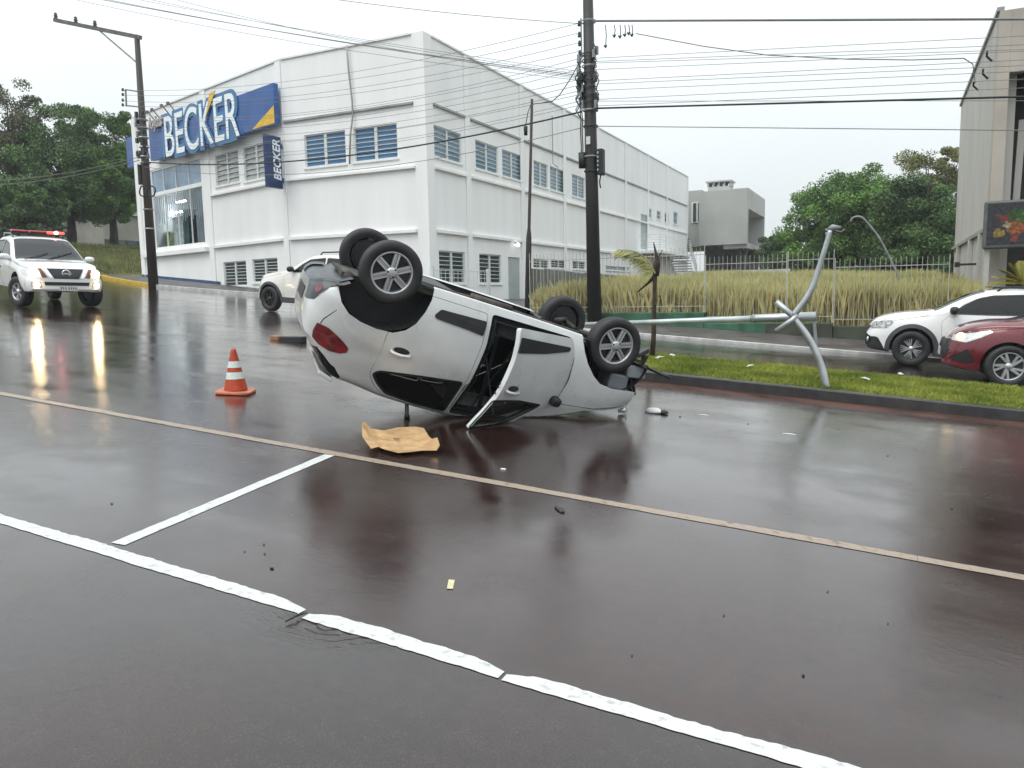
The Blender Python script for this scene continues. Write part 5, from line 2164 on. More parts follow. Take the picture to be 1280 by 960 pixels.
class Car:
    def __init__(s, shell, M, root, ground=None):
        s.sh, s.M, s.root, s.ground = shell, M, root, ground
        s.reg = {}

    def world(s, p):
        q = s.M @ Vector(p)
        if s.ground is not None:
            g_ = s.ground(q)
            if q.z < g_:
                q.z = g_ + 0.004 * math.sin(q.x * 40) * math.sin(q.y * 37)
        return q

    def cut(s, regions, step=0.055, ends=(0.3, 0.3)):
        sh = s.sh
        x0, x1 = sh.x0, sh.x1
        xs = [x0]
        while xs[-1] < x1 - 1e-6:
            x = xs[-1]
            h = step
            if x - x0 < ends[0]:
                h = max(0.012, (x - x0) * 0.22 + 0.008)
            elif x1 - x < ends[1]:
                h = max(0.012, (x1 - x) * 0.22)
            xs.append(min(x1, x + h))
        polys, P, E_ = [], [], []
        used = {}
        for nm, poly, mode in regions:
            poly = dens(poly, 0.03 if mode == 'z' else 0.05)
            if mode == 'z':
                q = [(min(max(X, x0), x1), sh.v_at(min(max(X, x0), x1), z) * VS) for X, z in poly]
            else:
                q = [(X, v * VS) for X, v in poly]
            c = []
            for a in q:
                if not c or abs(a[0] - c[-1][0]) + abs(a[1] - c[-1][1]) > 1e-5:
                    c.append(a)
            polys.append((nm, c, min(a[0] for a in c), max(a[0] for a in c), min(a[1] for a in c), max(a[1] for a in c)))
            b = len(P)
            P += c
            E_ += [(b + i, b + (i + 1) % len(c)) for i in range(len(c))]
            for a in c:
                used.setdefault((int(a[0] / 0.03), int(a[1] / 0.03)), []).append(a)
        rows = [i / 3 for i in range(NV * 3 + 1)]
        for X in xs:
            for v in rows:
                a = (X, v * VS)
                if 1e-6 < v < NV - 1e-6 and x0 < X < x1:
                    ci, cj = int(a[0] / 0.03), int(a[1] / 0.03)
                    if any((a[0] - u[0]) ** 2 + (a[1] - u[1]) ** 2 < 0.010 ** 2 for di in (-1, 0, 1) for dj in (-1, 0, 1) for u in used.get((ci + di, cj + dj), ())):
                        continue
                P.append(a)
        res = geometry.delaunay_2d_cdt([Vector(p) for p in P], E_, [], 0, 1e-5)
        s.V = [tuple(v) for v in res[0]]
        s.reg = {'body': []}
        for f in res[2]:
            cx = sum(s.V[i][0] for i in f) / 3
            cy = sum(s.V[i][1] for i in f) / 3
            hit = 'body'
            for nm, c, a0, a1, b0, b1 in polys:
                if a0 <= cx <= a1 and b0 <= cy <= b1 and pip((cx, cy), c):
                    hit = nm
                    break
            s.reg.setdefault(hit, []).append(tuple(f))

    def normal(s, X, v, side, xf=None):
        sh = s.sh
        e, ev = 0.012, 0.12
        a, b = max(sh.x0, X - e), min(sh.x1, X + e)
        v = min(max(v, 0.0), NV)
        c, d = max(0.0, v - ev), min(float(NV), v + ev)
        P = [sh.pt(a, v, side), sh.pt(b, v, side), sh.pt(X, c, side), sh.pt(X, d, side)]
        if v > NV - 0.15:
            P[3] = P[3] + Vector((0, -side * 0.03, 0))
        if xf:
            P = [xf(p) for p in P]
        n_ = (P[1] - P[0]).cross(P[3] - P[2]) * -side
        return (s.M.to_3x3() @ n_).normalized()

    def patch(s, name, regs, sides, m, off=0.0, parent=None, xf=None, caps=''):
        V, F, N_ = [], [], []
        seam = {}
        for side in sides:
            idx = {}
            for rg in regs:
                for f in s.reg.get(rg, ()):
                    t = []
                    for i in f:
                        if i not in idx:
                            X, v = s.V[i]
                            v = v / VS
                            p = s.sh.pt(X, v, side, off)
                            if v > NV - 1e-4 and i in seam:
                                idx[i] = seam[i]
                                t.append(idx[i])
                                continue
                            if xf:
                                p = xf(p)
                            idx[i] = len(V)
                            if v > NV - 1e-4:
                                seam[i] = len(V)
                            V.append(s.world(p))
                            N_.append(s.normal(X, v, side, xf))
                        t.append(idx[i])
                    F.append(tuple(t) if side < 0 else tuple(reversed(t)))
        for c in caps:
            X = s.sh.x1 if c == 'f' else s.sh.x0
            S_ = s.sh.section(X)
            b = len(V)
            ring = [(X, y, z) for y, z in S_] + [(X, -y, z) for y, z in reversed(S_[:-1])]
            V += [s.world(p) for p in ring]
            N_ += [(s.M.to_3x3() @ Vector((1 if c == 'f' else -1, 0, 0))).normalized()] * len(ring)
            F.append(tuple(range(b, b + len(ring))) if c == 'f' else tuple(reversed(range(b, b + len(ring)))))
        mb = MB()
        mb.cs = True
        mb.add(V, F)
        me = mb.mesh(name, m)
        me.normals_split_custom_set_from_vertices([tuple(n_) for n_ in N_])
        return obj(name, me, parent or s.root)

    def part(s, mb, name, m, parent=None, bevel=0, fix=True, seg=2):
        mb.v = [tuple(s.world(p)) for p in mb.v]
        return mb.build(name, m, parent or s.root, bevel=bevel, fix=fix, seg=seg)

    def sub_anchor(s, name, loc, parent=None):
        p = parent or s.root
        w_ = s.world(loc)
        o = empty(name, w_ - Vector(p.location), 0, p)
        PINV[o.name] = Matrix.Translation(w_).inverted()
        return o

    def nose_patch(s, name, poly, m, off=0.01, thick=0.04, parent=None, front=True, step=0.05, sides=(1,), xs=None, bulge=0.0):
        for sd_ in sides:
            pl = dens(poly, step)
            n = len(pl)
            y0, y1 = min(p[0] for p in pl), max(p[0] for p in pl)
            z0, z1 = min(p[1] for p in pl), max(p[1] for p in pl)
            P = list(pl)
            k = int((y1 - y0) / step) + 1
            q = int((z1 - z0) / step) + 1
            ins = inset(pl, step * 0.4)
            for i in range(1, k):
                for j in range(1, q):
                    a = (y0 + (y1 - y0) * i / k, z0 + (z1 - z0) * j / q)
                    if pip(a, ins):
                        P.append(a)
            res = geometry.delaunay_2d_cdt([Vector(p) for p in P], [(i, (i + 1) % n) for i in range(n)], [], 1, 1e-5)
            V = []
            sg = 1 if front else -1
            for v in res[0]:
                x = (xs(v[0], v[1]) if xs else s.sh.front_x(v[0], v[1], front)) + off * sg
                V.append((x, v[0] * sd_, v[1]))
            F = [tuple(f) if (sd_ > 0) == front else tuple(reversed(f)) for f in res[2]]
            mb = MB()
            mb.cs = True
            mb.add(V, F)
            mb.cs = False
            # rim going back into the body
            ids = [i for i in range(n)]
            rim = []
            for i in range(n):
                y, z = pl[i]
                x = (xs(y, z) if xs else s.sh.front_x(y, z, front)) + off * sg
                rim += [(x, y * sd_, z), (x - thick * sg, y * sd_, z)]
            area = sum(pl[i][0] * pl[(i + 1) % n][1] - pl[(i + 1) % n][0] * pl[i][1] for i in range(n))
            fl = (area > 0) == ((sd_ > 0) == front)
            rf = [(2 * i, 2 * ((i + 1) % n), 2 * ((i + 1) % n) + 1, 2 * i + 1) for i in range(n)]
            mb.add(rim, [tuple(reversed(q_)) for q_ in rf] if fl else rf)
            o = s.part(mb, name, m, parent, fix=False)
        return o


def glass_mat(name, tint, gloss=0.04):
    m = bpy.data.materials.new(name)
    m.use_nodes = True
    n, l = m.node_tree.nodes, m.node_tree.links
    n.remove(n['Principled BSDF'])
    tr = n.new('ShaderNodeBsdfTransparent')
    tr.inputs[0].default_value = (*tint, 1)
    gl = n.new('ShaderNodeBsdfGlossy')
    gl.inputs['Roughness'].default_value = gloss
    gl.inputs['Color'].default_value = (0.95, 0.97, 0.98, 1)
    fr = n.new('ShaderNodeFresnel')
    fr.inputs[0].default_value = 1.5
    ns = n.new('ShaderNodeTexNoise')
    ns.inputs['Scale'].default_value = 9
    bp = n.new('ShaderNodeBump')
    bp.inputs['Strength'].default_value = 0.03
    l.new(ns.outputs[0], bp.inputs['Height'])
    l.new(bp.outputs[0], gl.inputs['Normal'])
    mx = n.new('ShaderNodeMixShader')
    l.new(fr.outputs[0], mx.inputs[0])
    l.new(tr.outputs[0], mx.inputs[1])
    l.new(gl.outputs[0], mx.inputs[2])
    l.new(mx.outputs[0], n['Material Output'].inputs[0])
    return m


def paint(name, col, rough=0.3, metal=0.0, var=0.04):
    return mat(name, col, rough, metal, var=var, vs=3, coat=1.0, back=(0.02, 0.02, 0.022), bump=0.02, bs=30, rvar=0.06)


M_SILVER = mat('silver_white_paint', (0.60, 0.615, 0.61), 0.33, 0.08, var=0.10, vs=2.4, detail=9, coat=1.0, back=(0.02, 0.02, 0.022), bump=0.10, bs=4.5, rvar=0.10)
M_CARWHITE = paint('white_paint', (0.72, 0.73, 0.72), 0.3)
M_CARWHITE2 = paint('pearl_white_paint', (0.70, 0.69, 0.65), 0.3)
M_RED = paint('dark_red_paint', (0.13, 0.008, 0.016), 0.28, 0.25)
M_GLASS = glass_mat('tinted_car_glass', (0.42, 0.47, 0.45))
M_GLASSD = glass_mat('dark_car_glass', (0.05, 0.055, 0.06))
M_GLASSC = glass_mat('clear_windscreen', (0.42, 0.46, 0.47))
M_TRIM = mat('black_trim', (0.016, 0.017, 0.019), 0.42, var=0.25, vs=6, bump=0.15, bs=60)
M_CLAD = mat('grey_cladding', (0.055, 0.06, 0.065), 0.5, var=0.2, vs=6, bump=0.15, bs=80)
M_GREYP = mat('grey_plastic', (0.16, 0.18, 0.19), 0.45, var=0.15, vs=6, coat=0.5)
M_RUBBER = mat('tyre_rubber', (0.020, 0.020, 0.021), 0.55, var=0.3, vs=8, bump=0.3, bs=50)
M_RIM = mat('silver_rim', (0.50, 0.51, 0.52), 0.32, metal=0.75, var=0.08, vs=8)
M_RIMD = mat('dark_rim', (0.03, 0.03, 0.032), 0.4, metal=0.3, var=0.2)
M_UNDER = mat('underbody', (0.03, 0.029, 0.028), 0.7, var=0.45, vs=5, bump=0.4, bs=25, col2=(0.07, 0.062, 0.055))
M_INT = mat('cabin_plastic', (0.06, 0.062, 0.066), 0.7, var=0.2, vs=5)
M_SEAT = mat('seat_fabric', (0.10, 0.105, 0.11), 0.9, var=0.25, vs=12, bump=0.3, bs=120)
M_TAIL = mat('tail_lamp_red', (0.11, 0.005, 0.008), 0.12, var=0.4, vs=14, coat=1.0, col2=(0.24, 0.015, 0.018))
M_LENS = mat('lamp_lens', (0.62, 0.64, 0.64), 0.1, metal=0.5, var=0.25, vs=22, coat=1.0)
M_CHROME = mat('chrome', (0.7, 0.71, 0.72), 0.12, metal=1.0, var=0.05)
M_HEAD = mat('headlamp_lit', (1, 0.95, 0.82), 0.3, emit=40.0, ecol=(1, 0.70, 0.36), var=0)
M_HEADR = mat('headlamp_warm', (1, 0.82, 0.45), 0.3, emit=1.5, ecol=(1, 0.72, 0.32), var=0)
M_BEACON = mat('beacon_lit', (1, 0.05, 0.03), 0.3, emit=3.5, ecol=(1, 0.06, 0.05), var=0)
M_BEACON2 = mat('beacon_core', (1, 0.5, 0.5), 0.3, emit=14.0, ecol=(1, 0.35, 0.35), var=0)
M_REDLENS = mat('beacon_red', (0.35, 0.01, 0.012), 0.2, var=0.2, vs=10, coat=0.6)
M_PLATE = mat('number_plate', (0.55, 0.56, 0.54), 0.4, var=0.2, vs=30)


def wheel(car, c, side, R, rr, wd, style, parent=None, steer=0.0, rim_mat=None, phase=0.3):
    e = car.sub_anchor('wheel', c, parent)
    base = Matrix.Translation(Vector(c)) @ Matrix.Rotation(steer, 4, 'Z') @ Matrix.Rotation(-math.pi / 2 * side, 4, 'X')
    h = wd / 2
    t = MB()
    t.cs = True
    pr = [(rr, 0.80 * h), (rr + 0.012, 0.93 * h), ((R + rr) / 2, 1.0 * h), (R - 0.03, 0.95 * h), (R - 0.012, 0.86 * h), (R - 0.002, 0.72 * h)]
    for g in (0.5, 0.17, -0.17, -0.5):
        pr += [(R, (g + 0.07) * h), (R - 0.009, (g + 0.055) * h), (R - 0.009, (g - 0.055) * h), (R, (g - 0.07) * h)]
    pr += [(R - 0.002, -0.72 * h), (R - 0.012, -0.86 * h), (R - 0.03, -0.95 * h), ((R + rr) / 2, -1.0 * h), (rr, -0.85 * h)]
    t.lathe(pr, 56, base)
    car.part(t, 'tyre', M_RUBBER, e)
    m = rim_mat or M_RIM
    r_ = MB()
    r_.cs = True
    r_.cm = 1 if style == 'multi' else 0
    r_.lathe([(rr + 0.002, 0.79 * h), (rr - 0.008, 0.83 * h), (rr - 0.016, 0.78 * h), (rr - 0.022, 0.55 * h), (rr - 0.03, -0.7 * h)], 48, base)
    r_.cm = 1
    r_.lathe([(rr - 0.024, 0.28 * h), (0.05, 0.22 * h), (0.001, 0.22 * h)], 32, base)
    r_.lathe([(rr - 0.02, -0.6 * h), (0.001, -0.6 * h)], 32, base)
    r_.cm = 0
    r_.cs = False

    def bar(a, w0, w1, r0, r1, y0, y1, th=0.018, skew=0.0, dx=0.0):
        ca, sa = math.cos(a), math.sin(a)
        ca2, sa2 = math.cos(a + skew), math.sin(a + skew)
        pts = []
        for r, w_, y, (cc, ss) in ((r0, w0, y0, (ca, sa)), (r1, w1, y1, (ca2, sa2))):
            for s_ in (-1, 1):
                for dz in (0, -th):
                    o_ = dx + s_ * w_ / 2 * (0.72 if dz == 0 else 1.0)
                    pts.append(base @ Vector((r * cc - o_ * ss, r * ss + o_ * cc, y + dz)))
        r_.add(pts, [(0, 2, 6, 4), (1, 5, 7, 3), (0, 4, 5, 1), (2, 3, 7, 6), (4, 6, 7, 5), (0, 1, 3, 2)])
    if style == 'hub6':
        for k in range(6):
            a = 2 * math.pi * k / 6 + phase
            for dx in (-0.020, 0.020):
                bar(a, 0.024, 0.026, 0.03, rr - 0.008, 0.80 * h, 0.74 * h, 0.025, 0, dx)
            bar(a, 0.014, 0.018, 0.03, rr - 0.012, 0.66 * h, 0.62 * h, 0.012)
        r_.cs = True
        r_.lathe([(0.058, 0.70 * h), (0.052, 0.84 * h), (0.03, 0.9 * h), (0.001, 0.9 * h)], 24, base)
        r_.cm = 1
        r_.cs = False
        for k in range(3):
            a = 2 * math.pi * k / 3 + phase + 0.52
            r_.lathe([(0.012, 0.86 * h), (0.010, 0.89 * h), (0.001, 0.89 * h)], 8, base @ Matrix.Translation((0.042 * math.cos(a), 0.042 * math.sin(a), 0)))
    elif style == 'multi':
        for k in range(5):
            a = 2 * math.pi * k / 5 + phase
            for sg in (-1, 1):
                bar(a + 0.10 * sg, 0.030, 0.018, 0.035, rr - 0.008, 0.72 * h, 0.76 * h, 0.03, 0.26 * sg, 0)
                bar(a + 0.03 * sg, 0.018, 0.012, 0.07, rr - 0.02, 0.66 * h, 0.70 * h, 0.02, 0.10 * sg, 0)
        r_.cs = True
        r_.lathe([(0.05, 0.60 * h), (0.045, 0.78 * h), (0.001, 0.80 * h)], 20, base)
    elif style == 'swirl':
        for k in range(5):
            a = 2 * math.pi * k / 5 + phase
            bar(a, 0.075, 0.045, 0.03, rr - 0.006, 0.74 * h, 0.78 * h, 0.035, 0.34, 0)
            bar(a + 0.12, 0.05, 0.05, 0.03, rr - 0.006, 0.70 * h, 0.78 * h, 0.035, 0.62, 0)
        r_.cs = True
        r_.lathe([(0.06, 0.60 * h), (0.05, 0.78 * h), (0.001, 0.80 * h)], 20, base)
    else:
        for k in range(6):
            a = 2 * math.pi * k / 6 + phase
            bar(a, 0.05, 0.06, 0.03, rr - 0.006, 0.6 * h, 0.72 * h, 0.03)
        r_.cs = True
        r_.lathe([(0.07, 0.5 * h), (0.06, 0.75 * h), (0.001, 0.78 * h)], 20, base)
    car.part(r_, 'rim', [m, M_RIMD], e)
    return e


def liner(car, xc, zc, rx, rz, yin, yout, side, name='wheel_arch_liner'):
    mb = MB()
    n = 24
    v = []
    for i in range(n + 1):
        t = math.radians(-42) + math.radians(264) * i / n
        for y in (yin, yout):
            v.append((xc + rx * 1.01 * math.cos(t), y * side, max(car.sh.f['zb'](xc + rx * 1.01 * math.cos(t)) + 0.03, zc + rz * 1.01 * math.sin(t))))
    mb.add(v, [(2 * i, 2 * i + 1, 2 * i + 3, 2 * i + 2) for i in range(n)])
    inner = [(xc + rx * 1.01 * math.cos(math.radians(-42) + math.radians(264) * i / n), yin * side, max(car.sh.f['zb'](xc + rx * 1.01 * math.cos(math.radians(-42) + math.radians(264) * i / n)) + 0.03, zc + rz * 1.01 * math.sin(math.radians(-42) + math.radians(264) * i / n))) for i in range(n + 1)]
    mb.add(inner, [tuple(range(n + 1))])
    return car.part(mb, name, M_TRIM, fix=False)


def handle(car, X, z, side, m, parent, xf=None, back=False):
    """grip over a dark scoop"""
    sh = car.sh
    n = 14
    sc = MB()
    sc.cs = True
    fx_ = xf or (lambda p: p)

    def P(dx, dz, o):
        v = sh.v_at(X + dx, z + dz)
        return fx_(sh.pt(X + dx, v, side, o))
    ring = [P(0.085 * math.cos(t), 0.032 * math.sin(t) - 0.006, 0.004) for t in [2 * math.pi * i / n for i in range(n)]]
    sc.add(ring, [tuple(range(n))])
    s1 = car.part(sc, 'handle_scoop', M_TRIM, parent, fix=False)
    g = MB()
    g.cs = True
    g.tube([P(-0.105, 0.020, 0.004), P(-0.08, 0.026, 0.028), P(0, 0.030, 0.036), P(0.08, 0.026, 0.028), P(0.105, 0.020, 0.004)], [0.012, 0.016, 0.017, 0.016, 0.012], 8)
    car.part(g, 'handle', m, parent)


def seat(car, X, Y, m, w_=0.5, parent=None):
    mb = MB()
    mb.box(X - 0.25, X + 0.27, Y - w_ / 2, Y + w_ / 2, 0.32, 0.50)
    a = Vector((X - 0.24, Y, 0.45))
    mb.beam(a, a + Vector((-0.22, 0, 0.55)), w_ - 0.04, 0.14, (1, 0, 0))
    hp = a + Vector((-0.24, 0, 0.66))
    mb.box(hp.x - 0.05, hp.x + 0.05, Y - 0.13, Y + 0.13, hp.z - 0.08, hp.z + 0.1)
    return car.part(mb, 'seat', m, parent, bevel=0.04, seg=3)


def mirror(car, X, z, side, m, parent=None):
    sh = car.sh
    y = sh.y_at(X, z)
    mb = MB()
    mb.cs = True
    M_ = Matrix.Translation((X + 0.02, (y + 0.14) * side, z + 0.03)) @ Matrix.Diagonal((0.75, 1.15, 0.9, 1))
    mb.lathe([(0.001, -0.085), (0.06, -0.08), (0.095, -0.045), (0.105, 0.0), (0.095, 0.05), (0.06, 0.078), (0.001, 0.085)], 16, M_)
    mb.cs = False
    mb.beam((X, (y - 0.02) * side, z - 0.02), (X, (y + 0.09) * side, z), 0.07, 0.05)
    return car.part(mb, 'mirror', m, parent)


# ------------------------------------------------------------------ the overturned hatchback
def eul(rx, ry, rz):
    return Matrix.Rotation(math.radians(rz), 4, 'Z') @ Matrix.Rotation(math.radians(ry), 4, 'Y') @ Matrix.Rotation(math.radians(rx), 4, 'X')


HM = Matrix.Translation((-2.993, 8.202, 1.257)) @ eul(189.74, 18.19, 48.24) @ Matrix.Scale(0.95, 4)
HS_ = Shell({
    'zT': [(-3.255, 0.80), (-3.234, 0.92), (-3.191, 1.02), (-3.101, 1.12), (-3.005, 1.23), (-2.909, 1.34), (-2.824, 1.405), (-2.600, 1.43), (-2.200, 1.482), (-1.7, 1.494), (-1.25, 1.48), (-0.900, 1.40), (-0.600, 1.29), (-0.300, 1.16), (-0.020, 1.03), (0.12, 0.985), (0.25, 0.955), (0.38, 0.91), (0.46, 0.86)],
    'zb': [(-3.255, 0.52), (-3.164, 0.46), (-3.0, 0.42), (-2.90, 0.36), (-2.5, 0.22), (-2.200, 0.20), (-1.000, 0.19), (-0.300, 0.20), (0.46, 0.30)],
    'zM': [(-3.255, 0.62), (-2.600, 0.66), (-1.000, 0.60), (0.46, 0.62)],
    'wS': [(-3.255, 0.40), (-3.223, 0.56), (-3.154, 0.67), (-3.005, 0.74), (-2.760, 0.79), (-2.400, 0.81), (-0.500, 0.81), (0, 0.80), (0.3, 0.77), (0.46, 0.73)],
    'wM': [(-3.255, 0.44), (-3.228, 0.60), (-3.164, 0.71), (-3.047, 0.785), (-2.845, 0.84), (-2.550, 0.87), (-2.100, 0.865), (-1.200, 0.87), (-0.300, 0.865), (0, 0.85), (0.25, 0.82), (0.46, 0.77)],
    'zB': [(-3.255, 0.96), (-2.845, 1.03), (-2.400, 1.02), (-1.500, 0.985), (-0.600, 0.96), (0.0, 0.93), (0.46, 0.80)],
    'wB': [(-3.255, 0.42), (-3.207, 0.58), (-3.090, 0.68), (-2.919, 0.735), (-2.500, 0.79), (-1.500, 0.83), (-0.600, 0.83), (0, 0.80), (0.25, 0.77), (0.46, 0.71)]}, tum=0.36, rc=0.062)
hero_g = HM @ Vector((-1.3, 0, 0.8))
hero = anchor('overturned_car', Vector((hero_g.x, hero_g.y, gz(hero_g.x))))
tag(hero, 'silver hatchback lying upside down on its roof with its wheels in the air', 'car')
HC = Car(HS_, HM, hero, ground=lambda q: gz(q.x) + 0.012)
HMI = HM.inverted()


def trace(pts):
    """photo points on the car's left side -> (X, z) on the shell"""
    out_ = []
    for p in pts:
        y = 0.84
        o_ = HMI @ CO
        d_ = HMI.to_3x3() @ ray(*p)
        for _ in range(7):
            t = (y - o_.y) / d_.y
            q = o_ + d_ * t
            y = 0.5 * y + 0.5 * HS_.y_at(min(max(q.x, HS_.x0 + 0.01), HS_.x1), q.z)
        out_.append((q.x, q.z))
    return out_


XR = HS_.x0
RA = [(-3.02, 0.15), (-3.03, 0.30)] + trace([(423, 360), (427, 378), (436, 392), (450, 402), (470, 411), (491, 416), (507, 413), (520, 405), (532, 390), (540, 375)]) + [(-2.141, 0.22), (-2.141, 0.12)]
FA = [(-0.43, 0.12)] + trace([(729, 426), (731, 440), (735, 455), (742, 470), (750, 480), (765, 486), (787, 489)]) + [(0.46, 0.63), (0.46, 0.12)]
DR = [(-2.28, 0.285), (-1.53, 0.285), (-1.50, 0.60), (-1.515, 0.99), (-1.565, 1.44), (-1.92, 1.442), (-2.28, 1.415), (-2.41, 1.32), (-2.485, 1.215), (-2.46, 0.974), (-2.468, 0.766), (-2.40, 0.60)]
DF = [(-1.485, 0.275), (-0.55, 0.255), (-0.455, 0.45), (-0.43, 0.70), (-0.47, 0.93), (-0.62, 1.045), (-1.0, 1.31), (-1.30, 1.40), (-1.545, 1.42), (-1.475, 1.0), (-1.455, 0.6)]
WR = [(-1.55, 1.04), (-1.595, 1.412), (-1.92, 1.412), (-2.25, 1.385), (-2.37, 1.30), (-2.45, 1.21), (-2.40, 1.165), (-2.0, 1.10)]
WF = [(-0.70, 1.03), (-1.02, 1.26), (-1.30, 1.355), (-1.56, 1.38), (-1.51, 1.04), (-1.1, 1.01)]
TL = [(396.5, 403), (410.6, 409.7), (422, 420), (431, 429.5), (435.5, 436), (433, 440.6), (424, 441.5), (410.6, 438), (397.5, 429.4), (390, 420), (391, 412.5)]
TLz = trace(TL)
GE = trace([(396, 433), (404.5, 443.5), (418, 459), (425, 471)])
BG = [(X, HS_.v_at(X, z)) for X, z in GE] + [(-2.76, 12), (-3.13, 12)]
BT = [(XR, 0.70), (XR, 0.30), (-2.9, 0.20), (-2.96, 0.44), (-3.10, 0.51), (-3.17, 0.60), (-3.20, 0.67)]
regs = [('hole', RA, 'z'), ('hole', FA, 'z'),
        ('front_glass', rounded(WF, 0.03), 'z'), ('rear_glass', rounded(WR, 0.03), 'z'),
        ('tail', rounded(TLz, 0.01, 2), 'z'), ('bumper_trim', BT, 'z'),
        ('rear_door', inset(rounded(DR, 0.04), 0.0045), 'z'), ('gap', rounded(DR, 0.04), 'z'),
        ('front_door', inset(rounded(DF, 0.04), 0.0045), 'z'), ('gap', rounded(DF, 0.04), 'z'),
        ('gap', trace([(400, 404), (404, 398), (421, 387), (421, 388), (404.8, 399.2), (401, 405)]), 'z'),
        ('gap', [(-0.40, 0.985), (0.0, 0.945), (0.44, 0.82), (0.44, 0.812), (0.0, 0.938), (-0.40, 0.978)], 'z'),
        ('windscreen', [(-0.86, 9.7), (-0.86, 12), (-0.02, 12), (-0.10, 9.6)], 'v'),
        ('backlight', BG, 'v')]
HC.cut(regs)
# driver's door swung open about its front edge
TH = math.radians(30)
HG = Vector((-0.47, 0.845, 0))


def swing(p):
    d = p - HG
    # rear edge swings outwards
    x = d.x * math.cos(TH) + d.y * math.sin(TH)
    y = -d.x * math.sin(TH) + d.y * math.cos(TH)
    q = Vector((HG.x + x, HG.y + y, p.z))
    k = max(0, p.z - 1.0) * max(0, -d.x)
    return q + Vector((-0.03 * k, 0.02 * k, 0))


body = HC.patch('body', ['body'], (1, -1), M_SILVER, caps='r')
for side in (1, -1):
    HC.patch('bumper_trim', ['bumper_trim'], (side,), mat('bumper_grey', (0.05, 0.06, 0.066), 0.45, var=0.15, vs=6, coat=0.2), 0.012)
for side in (1, -1):
    tl_ = HC.patch('tail_lamp', ['tail'], (side,), M_TAIL, 0.008)
    rd = HC.patch('rear_door', ['rear_door'], (side,), M_SILVER)
    HC.patch('window', ['rear_glass'], (side,), M_GLASS, -0.005, parent=rd)
    xf = swing if side > 0 else None
    fd = HC.patch('front_door', ['front_door'], (side,), M_SILVER, xf=xf)
    HC.patch('window', ['front_glass'], (side,), M_GLASS, -0.008, parent=fd, xf=xf)
    handle(HC, -2.27, 0.90, side, M_SILVER, rd)
    handle(HC, -1.30, 0.89, side, M_SILVER, fd, xf)
    for poly, par, fx_ in (([(-2.05, 0.485), (-2.07, 0.455), (-2.02, 0.385), (-1.525, 0.365), (-1.525, 0.515), (-1.7, 0.50)], rd, None), ([(-1.445, 0.52), (-1.445, 0.365), (-0.60, 0.355), (-0.575, 0.375), (-0.60, 0.40), (-1.0, 0.47)], fd, xf)):
        pl = dens(rounded(poly, 0.015, 3), 0.03)
        mb = MB()
        v = []
        f_ = fx_ or (lambda p: p)
        for o_ in (0.0, 0.012):
            v += [f_(HS_.pt(X, HS_.v_at(X, z), side, o_)) for X, z in pl]
        n = len(pl)
        mb.add(v, [tuple(range(n, 2 * n))] + [(i, (i + 1) % n, n + (i + 1) % n, n + i) for i in range(n)])
        HC.part(mb, 'moulding', M_TRIM, par)
    liner(HC, -2.585, 0.34, 0.46, 0.415, 0.42, 0.815, side)
    liner(HC, 0.03, 0.31, 0.46, 0.405, 0.42, 0.79, side)
    # black window surrounds
    for poly, par, fx_ in ((WR, rd, None), (WF, fd, xf)):
        pl = dens(rounded(poly, 0.03), 0.03)
        ins = inset(pl, -0.010) if True else pl
        pin = inset(pl, 0.016)
        f_ = fx_ or (lambda p: p)
        mb = MB()
        mb.cs = True
        n = len(pl)
        v = [f_(HS_.pt(X, HS_.v_at(X, z), side, 0.004)) for X, z in ins] + [f_(HS_.pt(X, HS_.v_at(X, z), side, 0.002)) for X, z in pin]
        mb.add(v, [(i, (i + 1) % n, n + (i + 1) % n, n + i) for i in range(n)])
        HC.part(mb, 'window_seal', M_TRIM, par, fix=False)
# inner face of the open door
HC.patch('door_card', ['front_door'], (1,), M_INT, -0.05, xf=swing, parent=bpy.data.objects['front_door'])
HC.patch('windscreen', ['windscreen'], (1, -1), M_GLASSD, -0.003)
HC.patch('rear_window', ['backlight'], (1, -1), M_GLASSD, -0.003)
# door aperture frame, sill and pillars seen in the opening
mb = MB()
pl = dens(rounded(DF, 0.04), 0.03)
pin = inset(pl, 0.045)
n = len(pl)
v = [HS_.pt(X, HS_.v_at(X, z), 1, -0.004) for X, z in pl] + [HS_.pt(X, HS_.v_at(X, z), 1, -0.035) for X, z in pl] + [HS_.pt(X, HS_.v_at(X, z), 1, -0.04) for X, z in pin] + [HS_.pt(X, HS_.v_at(X, z), 1, -0.12) for X, z in pin]
mb.add(v, [(i + k * n, (i + 1) % n + k * n, (k + 1) * n + (i + 1) % n, (k + 1) * n + i) for i in range(n) for k in range(3)])
HC.part(mb, 'door_aperture', M_SILVER, fix=False)
mb = MB()
pin2 = inset(pl, 0.05)
pin3 = inset(pl, 0.062)
v = [HS_.pt(X, HS_.v_at(X, z), 1, -0.032) for X, z in pin2] + [HS_.pt(X, HS_.v_at(X, z), 1, -0.032) for X, z in pin3]
mb.add(v, [(i, (i + 1) % n, n + (i + 1) % n, n + i) for i in range(n)])
HC.part(mb, 'door_seal', M_TRIM, fix=False)

